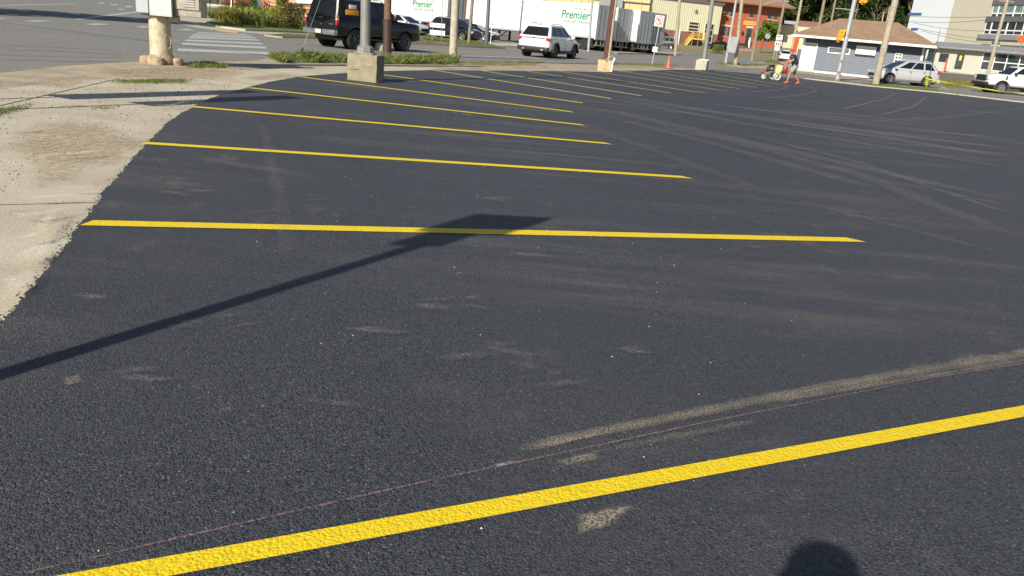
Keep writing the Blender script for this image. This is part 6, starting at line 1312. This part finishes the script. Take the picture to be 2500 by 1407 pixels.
for row, (Y, n_) in enumerate(((192, 10), (206, 11), (222, 11), (240, 10), (262, 10))):
    for i in range(n_):
        px = 1872 + (2250 - 1872) * (i + .5 + rt.uniform(-.3, .3)) / n_ ; p = col(px, Y + rt.uniform(-4, 4)); z = hillz(p.x, p.y); k = rt.randrange(4); s = rt.uniform(.85, 1.25)
        t = thing('hill_tree', (p.x, p.y, z), 'one of the dark green trees crowding the wooded slope behind the roofs', 'tree', 'trees on the wooded slope', rt.random() * 6.28); t.scale = (s, s, s * rt.uniform(.95, 1.2))
        for nm, me, zz_ in (('trunk', tmk, 0), ('crown', CR[k], 7.2)):
            o = bpy.data.objects.new(nm, me); COL.objects.link(o); o.parent = t; o.location = (0, 0, zz_)
for px, lb in ((2118, 'bare grey tree with forked branches among the green slope left of the wooden pole'), (2205, 'thin bare tree beside the tall white building')):
    p = col(px, 186); p.z = hillz(p.x, p.y); t = thing('bare_tree', p, lb, 'tree'); bm = B(); r_ = random.Random(px)
    def br(b_, d, l, r, k):
        e = b_ + d * l; tube(bm, b_, e, r, r * .6, 5)
        if k:
            for q in range(3): br(b_.lerp(e, r_.uniform(.5, 1)), (d + Vector((r_.gauss(0, .45), r_.gauss(0, .3), r_.uniform(-.1, .4)))).normalized(), l * .62, r * .6, k - 1)
    br(Vector(p), Vector((.15, 0, 1)).normalized(), 6.0, .13, 3); ob('branches', bm, M['wood_l'], t)
# bright round street tree before the brick building
p = col(1855, 140); t = thing('street_tree', p, 'bright green dense tree before the brick building', 'tree'); zc_ = onY(1870, 75, 140).z; rz_ = (onY(1870, 53, 140).z - onY(1870, 104, 140).z) / 2
me = crown_mesh('crown', 6000, rz_ * 1.02, rz_ * .95, .2, 77, 16, M['leafg']); o = bpy.data.objects.new('crown', me); COL.objects.link(o); o.parent = t; cx = onY(1870, 78, 140).x; o.location = (cx - p.x, 0, zc_ - p.z - .1)
bm = B(); tube(bm, p, (cx, 140, zc_), .16, .1, 8); ob('trunk', bm, M['wood_b'], t)
sp = col(1868, 128); t = thing('stop_sign_back', sp, 'round back of a sign on a thin post in front of the bright green tree', 'road sign'); c = onY(1874, 89, 128); bm = B(); tube(bm, sp, c, .04); ob('post', bm, M['steel_d'], t); bm = B(); lathe(bm, [(.42, -.02), (.42, .02), (.001, .02)], c + Vector((0, -.05, 0)), 8, axis='y'); ob('sign_plate', bm, M['galvl'], t); bm = B(); tube(bm, c + Vector((-.05, -.1, -.3)), c + Vector((.06, -.1, .3)), .035); ob('bracket', bm, M['steel_d'], t)
# pink flower bed, round bush
def plant(name, label, cat, P_, n, r, h, leafm, lw=.03, mode='strap', group=None, flowers=None, fn=0):
    P_ = Vector(P_); t = thing(name, P_, label, cat, group); tr = []
    for i in range(n):
        a = rnd.random() * 6.28; d = rnd.random() ** .5 * r
        if mode == 'strap':
            b0 = P_ + Vector((math.cos(a) * d * .75, math.sin(a) * d * .75, 0)); hh_ = h * rnd.uniform(.6, 1.05); o_ = Vector((math.cos(a), math.sin(a), 0)) * rnd.uniform(.3, 1.1) * hh_ * 1.0; sd = Vector((-math.sin(a), math.cos(a), 0)) * lw
            m1 = b0 + o_ * .45 + Vector((0, 0, hh_ * .85)); e = b0 + o_ * 1.15 + Vector((0, 0, hh_ * rnd.uniform(.5, 1)))
            tr.append((b0 - sd, b0 + sd, m1 + sd, m1 - sd)); tr.append((m1 - sd, m1 + sd, e + sd * .3, e - sd * .3))
        else:
            z = rnd.random() ** .8 * h; k = (1 - .45 * z / h) if mode == 'bush' else 1 - .75 * z / h; c = P_ + Vector((math.cos(a) * d * k, math.sin(a) * d * k, z)); s = lw * rnd.uniform(.6, 1.5); u = Vector((rnd.gauss(0, 1), rnd.gauss(0, 1), rnd.gauss(0, .6))).normalized(); w_ = u.orthogonal().normalized()
            tr.append((c - u * s, c + w_ * s * .55, c + u * s, c - w_ * s * .55))
    me = bpy.data.meshes.new('leaves'); me.from_pydata([p - P_ for q in tr for p in q], [], [tuple(range(i * 4, i * 4 + 4)) for i in range(len(tr))]); o = ob('leaves', me, M[leafm], t, world=False)
    bm = B()
    for k in range(5): a = k * 1.3; tube(bm, (0, 0, 0), (math.cos(a) * r * .4, math.sin(a) * r * .4, h * .7), .015 + r * .01, .008, 4)
    ob('stem', bm, M['wood_b'], t, world=False, kind='stuff')
    if flowers:
        tr = []
        for i in range(fn):
            a = rnd.random() * 6.28; d = rnd.random() ** .5 * r * .8; c = Vector((math.cos(a) * d, math.sin(a) * d, h * rnd.uniform(.85, 1.2))); u = Vector((rnd.gauss(0, 1), rnd.gauss(0, 1), rnd.gauss(0, 1))).normalized() * .06; w_ = u.orthogonal().normalized() * .05; tr.append((c - u, c + w_, c + u, c - w_))
        me = bpy.data.meshes.new('flowers'); me.from_pydata([p for q in tr for p in q], [], [tuple(range(i * 4, i * 4 + 4)) for i in range(len(tr))]); ob('flowers', me, M[flowers], t, world=False, kind='stuff')
    return t
bq = col(1751, 122); plant('round_bush', 'round clipped green bush in front of the black car', 'bush', bq, 1400, 1.15, 1.3, 'gr', .07, 'bush')
for i, px in enumerate((1800, 1812, 1824, 1836, 1848)): plant('pink_flowers', 'low drift of pink flowers before the brick building', 'flowers', col(px, 143), 160, .6, .25, 'pink', .09, 'bush', 'pink flower drifts before the brick building')
def fg(px, py): p = at(px, py); p.z += .1; return p
for px, py, r_, h_ in ((545, 50, 1.3, 1.1), (560, 60, 1.1, .95), (573, 53, 1.2, 1.1), (590, 63, 1.2, 1.1), (612, 66, 1.0, .9), (632, 66, 1.2, 1.15), (648, 70, 1.0, .95), (660, 62, 1.2, 1.1), (528, 50, .9, .8), (604, 55, 1.1, 1.1), (640, 56, 1.1, 1.1), (555, 45, 1.1, 1.0), (672, 66, 1.0, 1.1)):
    plant('lily_clump', 'arching clump of green strap leaves in the roadside flower bed', 'plant', fg(px, py), 190, r_ * .9, h_ * rnd.uniform(.7, 1.15), rnd.choice(['lily', 'lily', 'gr', 'leafy']), .025, 'strap', 'strap leaved clumps in the flower bed')
for px, py, h_, r_, lf, nl, lw, lb in ((690, 66, 3.3, .75, 'leafy', 2200, .09, 'tall yellow green shrub before the peach wall'), (700, 72, 1.5, .9, 'leafb', 900, .07, 'brownish bush at the foot of the tall yellow shrub'), (722, 74, 1.6, 1.0, 'leafb', 1300, .06, 'dark brownish bush left of the black SUV'), (676, 72, 1.3, .8, 'leafy', 900, .06, 'low yellow green bush left of the tall shrub'), (738, 70, 1.3, .8, 'leafy', 900, .06, 'pale bush partly behind the black SUV'), (588, 50, 1.5, .8, 'leafb', 800, .06, 'dark leafy bush in the middle of the lily clumps')):
    plant('shrub', lb, 'shrub', fg(px, py), nl, r_, h_, lf, lw, 'spire' if h_ > 2 else 'bush')
for px, py, lb in ((553, 42, 'salmon flowers at the left of the flower bed'), (585, 45, 'salmon flowers right of the orange pole'), (600, 46, 'salmon flowers above the lily clumps in mid bed'), (650, 56, 'few salmon flowers before the peach wall')): plant('flowering_plant', lb, 'flowers', fg(px, py), 300, .5, 1.4, 'leafb', .06, 'bush', flowers='petal', fn=150)
for px, py, lb in ((612, 40, 'grey green young tree behind the flower bed'), (596, 34, 'dark green bush at the back of the flower bed')): plant('shrub', lb, 'shrub', fg(px, py), 1400, 1.0, 2.6, 'gr', .09, 'bush')

for x, y in ((-27.5, 34.5), (-31.5, 31)):  # unseen trees added to throw shade on the far road
    t = thing('street_tree', (x, y, 0), 'unseen tree added left of the frame to shade the far road' if x > -30 else 'second unseen tree added further left to shade the far road', 'tree'); t.scale = (.75, .75, .75)
    for nm, me, zz_ in (('trunk', tmk, 0), ('crown', CR[0], 8.5)):
        o = bpy.data.objects.new(nm, me); COL.objects.link(o); o.parent = t; o.location = (0, 0, zz_)
# ------------------------------------------------------------------ people
def skin(name, pts, edges, m, parent, sub=2, world=False, root=0, smooth=True):
    """pts: list of (pos, radius or (rx, ry))"""
    bm = bmesh.new(); lay = bm.verts.layers.skin.verify(); V_ = []
    for i, (p, r) in enumerate(pts):
        v = bm.verts.new(p); v[lay].radius = r if isinstance(r, tuple) else (r, r); v[lay].use_root = (i == root); V_.append(v)
    for i, j in edges: bm.edges.new((V_[i], V_[j]))
    me = bpy.data.meshes.new(name); bm.to_mesh(me); bm.free(); o = bpy.data.objects.new(name, me); COL.objects.link(o)
    a = o.modifiers.new('k', 'SKIN'); a.use_smooth_shade = True; b = o.modifiers.new('s', 'SUBSURF'); b.levels = sub; b.render_levels = sub
    bpy.context.view_layer.update(); apply_mods(o)
    if len(o.data.materials) == 0: o.data.materials.append(m)
    o.data.polygons.foreach_set('use_smooth', [True] * len(o.data.polygons))
    if parent is not None: o.parent = parent
    return o
def chain(pts, edges, start, items):
    """append a chain hanging off vertex start; returns last index"""
    k = start
    for p, r in items: pts.append((Vector(p), r)); edges.append((k, len(pts) - 1)); k = len(pts) - 1
    return k
def hand(pts, edges, wrist, d, up_, curl):
    """palm and five fingers. d: pointing direction, up_: back of the hand"""
    d = Vector(d).normalized(); u = Vector(up_).normalized(); s = d.cross(u).normalized(); w_ = Vector(pts[wrist][0])
    palm = chain(pts, edges, wrist, [(w_ + d * .045, .022), (w_ + d * .085, .022)])
    for i, (off, l) in enumerate(((-.032, .070), (-.011, .080), (.011, .076), (.031, .060))):
        b_ = w_ + d * .09 + s * off; c = -u * curl
        chain(pts, edges, palm, [(b_, .0095), (b_ + (d + c * .4).normalized() * l * .45, .009), (b_ + (d + c * .4).normalized() * l * .45 + (d * .4 + c).normalized() * l * .5, .008)])
    chain(pts, edges, wrist + 1 if False else palm - 1, [(w_ + d * .05 - s * .04, .011), (w_ + d * .08 - s * .055 - u * .012, .0095), (w_ + d * .10 - s * .045 - u * .03, .008)])
def person(name, label, loc, phi, J, shirt, shorts, cap=None, shoes=None, hair=None, hdir=(1, 0, 0), tilt=0, long_trousers=False):
    t = thing(name, loc, label, 'person', None, rad(90 - phi))
    pts, ed = [(Vector(J['pelvis']), (.12, .095))], []
    chest = chain(pts, ed, 0, [(J['waist'], (.12, .10)), (J['chest'], (.17, .125)), (J['neckb'], (.10, .08))]); nb = chest
    neck = chain(pts, ed, nb, [(J['neck'], .055), (J['chin'], .06), (J['head'], (.078, .098)), (J['crown'], (.06, .075))])
    hd = Vector(J['head']); f = Vector(hdir).normalized(); up_ = (Vector(J['crown']) - Vector(J['head'])).normalized(); s = up_.cross(f).normalized()
    for sd, c in (('l', 1), ('r', -1)):
        w_ = chain(pts, ed, 2, [(J['sh_' + sd], .058), (J['el_' + sd], .042), (J['wr_' + sd], .028)])
        hand(pts, ed, w_, J['hd_' + sd], J.get('hu', (0, 0, 1)), J.get('curl', .8))
        chain(pts, ed, 0, [(J['hip_' + sd], .092), (J['kn_' + sd], .058), (Vector(J['kn_' + sd]).lerp(Vector(J['an_' + sd]), .3), .058), (J['an_' + sd], .036), (Vector(J['an_' + sd]) + Vector((.03, 0, -.05)), .035), (Vector(J['an_' + sd]) + Vector((.14, 0, -.075)), (.03, .02))])
    b = skin('body', pts, ed, M['skin'], t)
    def sph(nm, c, r, m, sc=(1, 1, 1), par=t):
        bm = B(); bmesh.ops.create_uvsphere(bm, u_segments=14, v_segments=10, radius=r)
        R3 = Matrix((f, s, up_)).transposed()
        for v in bm.verts: v.co = R3 @ Vector((v.co.x * sc[0], v.co.y * sc[1], v.co.z * sc[2])) + Vector(c)
        return ob(nm, bm, m, par, world=False, smooth=60)
    for c in (1, -1):
        sph('eye', hd + f * .082 + s * .032 * c + up_ * .0, .011, M['white']); sph('pupil', hd + f * .091 + s * .032 * c, .005, M['black']); sph('ear', hd + s * .082 * c - up_ * .01, .03, M['skin'], (.7, .35, 1.1))
    sph('nose', hd + f * .095 - up_ * .03, .017, M['skin'], (1.1, .8, 1.4)); sph('mouth', hd + f * .086 - up_ * .065, .02, M['sign_r'], (.3, 1.1, .25))
    if hair: sph('hair', hd - f * .012 + up_ * .035, .1, hair, (1.0, .86, .92))
    if cap:
        cp_ = sph('cap', hd - f * .0 + up_ * .065, .104, cap, (1.06, .9, .78)); bm = B(); R3 = Matrix((f, s, up_)).transposed().to_4x4(); R3.translation = hd + f * .1 + up_ * .06
        pr = [(.0, .075), (.06, .07), (.1, .04), (.11, 0), (.1, -.04), (.06, -.07), (0, -.075)]; prism(bm, [R3 @ Vector((x, y, -.012 - x * .15)) for x, y in pr], up_ * .012); ob('cap_brim', bm, cap, t, world=False)
    # clothes
    P2, E2 = [(Vector(J['pelvis']) + Vector((0, 0, -.08)), (.205, .17))], []
    w_ = chain(P2, E2, 0, [(J['waist'], (.205, .17)), (J['chest'], (.215, .165)), (Vector(J['neckb']) - Vector((0, 0, .01)), (.085, .075))])
    for sd in 'lr': chain(P2, E2, 2, [(J['sh_' + sd], .078), (Vector(J['sh_' + sd]).lerp(Vector(J['el_' + sd]), .72), .068)])
    skin('shirt', P2, E2, shirt, t)
    P3, E3 = [(Vector(J['pelvis']) + Vector((0, 0, .05)), (.185, .15))], []
    for sd in 'lr':
        h_, k_ = Vector(J['hip_' + sd]), Vector(J['kn_' + sd])
        if long_trousers: chain(P3, E3, 0, [(h_, .115), (k_, .085), (Vector(J['an_' + sd]) + Vector((0, 0, .03)), .07)])
        else: chain(P3, E3, 0, [(h_, .14), (h_.lerp(k_, .6), .125), (h_.lerp(k_, .98), .115)])
    skin('trousers' if long_trousers else 'shorts', P3, E3, shorts, t)
    for sd in 'lr':
        a = Vector(J['an_' + sd]); dr = Vector(J.get('ft_' + sd, (1, 0, 0))).normalized()
        skin('shoe', [(a + Vector((-.05 * dr.x, 0, -.05)) , .048), (a + dr * .06 + Vector((0, 0, -.055)), .048), (a + dr * .17 + Vector((0, 0, -.07)), (.045, .034))], [(0, 1), (1, 2)], shoes or M['black'], t, sub=1)
    return t
# the worker pushing the striping machine, walking left
J1 = dict(pelvis=(0, 0, .92), waist=(.03, 0, 1.08), chest=(.12, 0, 1.28), neckb=(.19, 0, 1.42), neck=(.23, 0, 1.48), chin=(.27, 0, 1.53), head=(.30, 0, 1.60), crown=(.30, 0, 1.67),
    sh_l=(.17, .19, 1.38), sh_r=(.17, -.19, 1.38), el_l=(.26, .23, 1.12), el_r=(.24, -.23, 1.12), wr_l=(.48, .20, 1.02), wr_r=(.46, -.20, 1.02), hd_l=(1, -.1, -.1), hd_r=(1, .1, -.1),
    hip_l=(.0, .10, .86), hip_r=(.0, -.10, .86), kn_l=(.24, .11, .51), kn_r=(-.10, -.11, .48), an_l=(.30, .11, .10), an_r=(-.42, -.11, .13), ft_l=(1, 0, 0), ft_r=(1, 0, -.2))
HL[0] = .036; wl = at(1932, 205); wl.z += .036
pw = person('person', 'worker in an orange cap, navy T-shirt and grey shorts pushing the line striping machine', wl, -97, J1, M['navy_c'], M['grey_c'], cap=M['orange'], shoes=M['orange'], hair=M['hair'])
pw.scale = (.97, .97, .97)
bm = B()
for i in range(5): box(bm, -.165 + .0, -.155, -.10, .10, 1.34 - i * .055, 1.37 - i * .055)
lgo = ob('shirt_print', bm, M['sign_r'], pw, world=False, kind='stuff'); lgo.rotation_euler[1] = rad(18); lgo.location = (-.24, 0, .02)
# photographer behind the camera: casts the shadow at the lower edge
J2 = dict(pelvis=(0, 0, .95), waist=(0, 0, 1.1), chest=(0, 0, 1.3), neckb=(0, 0, 1.44), neck=(.02, 0, 1.5), chin=(.04, 0, 1.55), head=(.05, 0, 1.625), crown=(.04, 0, 1.7),
    sh_l=(0, .19, 1.4), sh_r=(0, -.19, 1.4), el_l=(.04, .26, 1.15), el_r=(.02, -.27, 1.12), wr_l=(.24, .12, 1.24), wr_r=(.22, -.12, 1.22), hd_l=(.6, -.4, .5), hd_r=(.6, .4, .5),
    hip_l=(0, .1, .9), hip_r=(0, -.1, .9), kn_l=(.02, .12, .5), kn_r=(.02, -.12, .5), an_l=(0, .13, .09), an_r=(0, -.13, .09), ft_l=(1, .1, 0), ft_r=(1, -.1, 0))
gsh = at(1992, 1432); dsh = 1.60 / math.tan(SUN_EL)
ph_ = person('person', 'photographer in a grey shirt and dark trousers standing just behind the camera', (gsh.x - math.sin(SUN_AZ) * dsh, gsh.y - math.cos(SUN_AZ) * dsh - .05, 0.035), 0, J2, M['grey_c'], M['navy_c'], shoes=M['black'], hair=M['hair'], long_trousers=True); print('photographer', ph_.location)
# driver in the silver wagon
# ------------------------------------------------------------------ line striping machine
def g2(px, py): return at(px, py)
rwp = at(1890, 196); rwp.z += .036; fwp = at(1861, 193.5); ax = (fwp - rwp); ax = Vector((-1, -.12, 0)).normalized()
ms = thing('striping_machine', rwp, 'walk behind line striping machine with yellow tank and red pump pushed by the worker', 'striping machine', None, math.atan2(ax.y, ax.x))
# local frame: x towards the front (picture left), y to the camera side, z up
cream = mat('dusty_white_plastic', (.6, .58, .5), .6, var=.15, vs_=8); yelt = mat('pale_yellow_tank', (.78, .72, .28), .5, var=.1, vs_=6); redp = mat('red_machine_paint', (.45, .02, .03), .4)
for y in (.25, -.25):
    bm = B(); lathe(bm, [(.13, -.05), (.18, -.07), (.205, -.03), (.205, .03), (.18, .07), (.13, .05)], (0, y, .205), 22, axis='y', caps=False); w_ = ob('rear_wheel', bm, cream, ms, world=False, smooth=50)
    bm = B(); lathe(bm, [(.135, .0), (.05, .05 * (1 if y > 0 else -1)), (.001, .06 * (1 if y > 0 else -1))], (0, y, .205), 12, axis='y'); ob('wheel_hub', bm, M['galvl'], w_, world=False)
bm = B(); lathe(bm, [(.06, -.04), (.11, -.04), (.125, 0), (.11, .04), (.06, .04), (.02, .04)], (.62, 0, .125), 16, axis='y'); ob('front_wheel', bm, cream, ms, world=False, smooth=50)
bm = B(); pipe(bm, [(.62, .07, .125), (.58, .07, .34), (.3, .16, .42), (-.1, .2, .38)], .02); pipe(bm, [(.62, -.07, .125), (.58, -.07, .34), (.3, -.16, .42), (-.1, -.2, .38)], .02); ob('frame', bm, M['galv'], ms, world=False)
bm = B(); box(bm, .12, .55, -.16, .16, .42, .46); ob('deck', bm, M['black'], ms, world=False)
bm = B(); box(bm, .15, .48, -.14, .14, .46, .66, bev=.04); ob('engine', bm, mat('greasy_engine', (.1, .08, .07), .5, metal=.4, var=.4, vs_=15), ms, world=False, smooth=35)
bm = B(); box(bm, .12, .40, -.12, .1, .66, .76, bev=.03); ob('fuel_tank', bm, M['black'], ms, world=False, smooth=35)
bm = B(); lathe(bm, [(.05, -.02), (.06, .0), (.04, .03)], (.3, .16, .56), 10, axis='y'); ob('recoil_starter', bm, M['galvl'], ms, world=False)
bm = B(); box(bm, -.22, .06, -.16, .2, .36, .78, bev=.06)
for v in bm.verts: v.co.x -= (v.co.z - .36) * .12
ob('paint_tank', bm, yelt, ms, world=False, smooth=35)
bm = B(); box(bm, .56, .78, -.05, .05, .3, .36); pipe(bm, [(.78, .1, .42), (.9, .1, .3)], .02); ob('spray_arm', bm, M['red_l'], ms, world=False)
bm = B(); lathe(bm, [(.10, .42), (.14, .48), (.14, .66), (.11, .72), (.001, .73)], (-.46, .05, 0), 14); ob('pump', bm, redp, ms, world=False, smooth=50)
bm = B(); lathe(bm, [(.15, .38), (.15, .43), (.1, .44)], (-.46, .05, 0), 12); ob('pump_base', bm, M['black'], ms, world=False)
bm = B()
for y in (.2, -.2): pipe(bm, [(-.1, y, .38), (-.35, y, .6), (-.62, y, .92), (-.72, y, 1.0), (-.82, y, 1.0)], .018)
tube(bm, (-.62, -.2, .92), (-.62, .2, .92), .018); ob('handlebar', bm, M['galv'], ms, world=False)
bm = B(); pipe(bm, [(-.46, .1, .7), (-.55, .16, .95), (-.68, .14, .9), (-.7, .12, .6), (-.5, .2, .42)], .015); ob('hose', bm, M['red_l'], ms, world=False)
bm = B(); pipe(bm, [(.4, .14, .7), (.2, .2, .88), (-.1, .18, .85), (-.3, .1, .8)], .02); ob('hose', bm, M['black'], ms, world=False)
# place the machine so the handles meet the worker's hands

ph_.scale = (1.1, 1.22, 1.0)
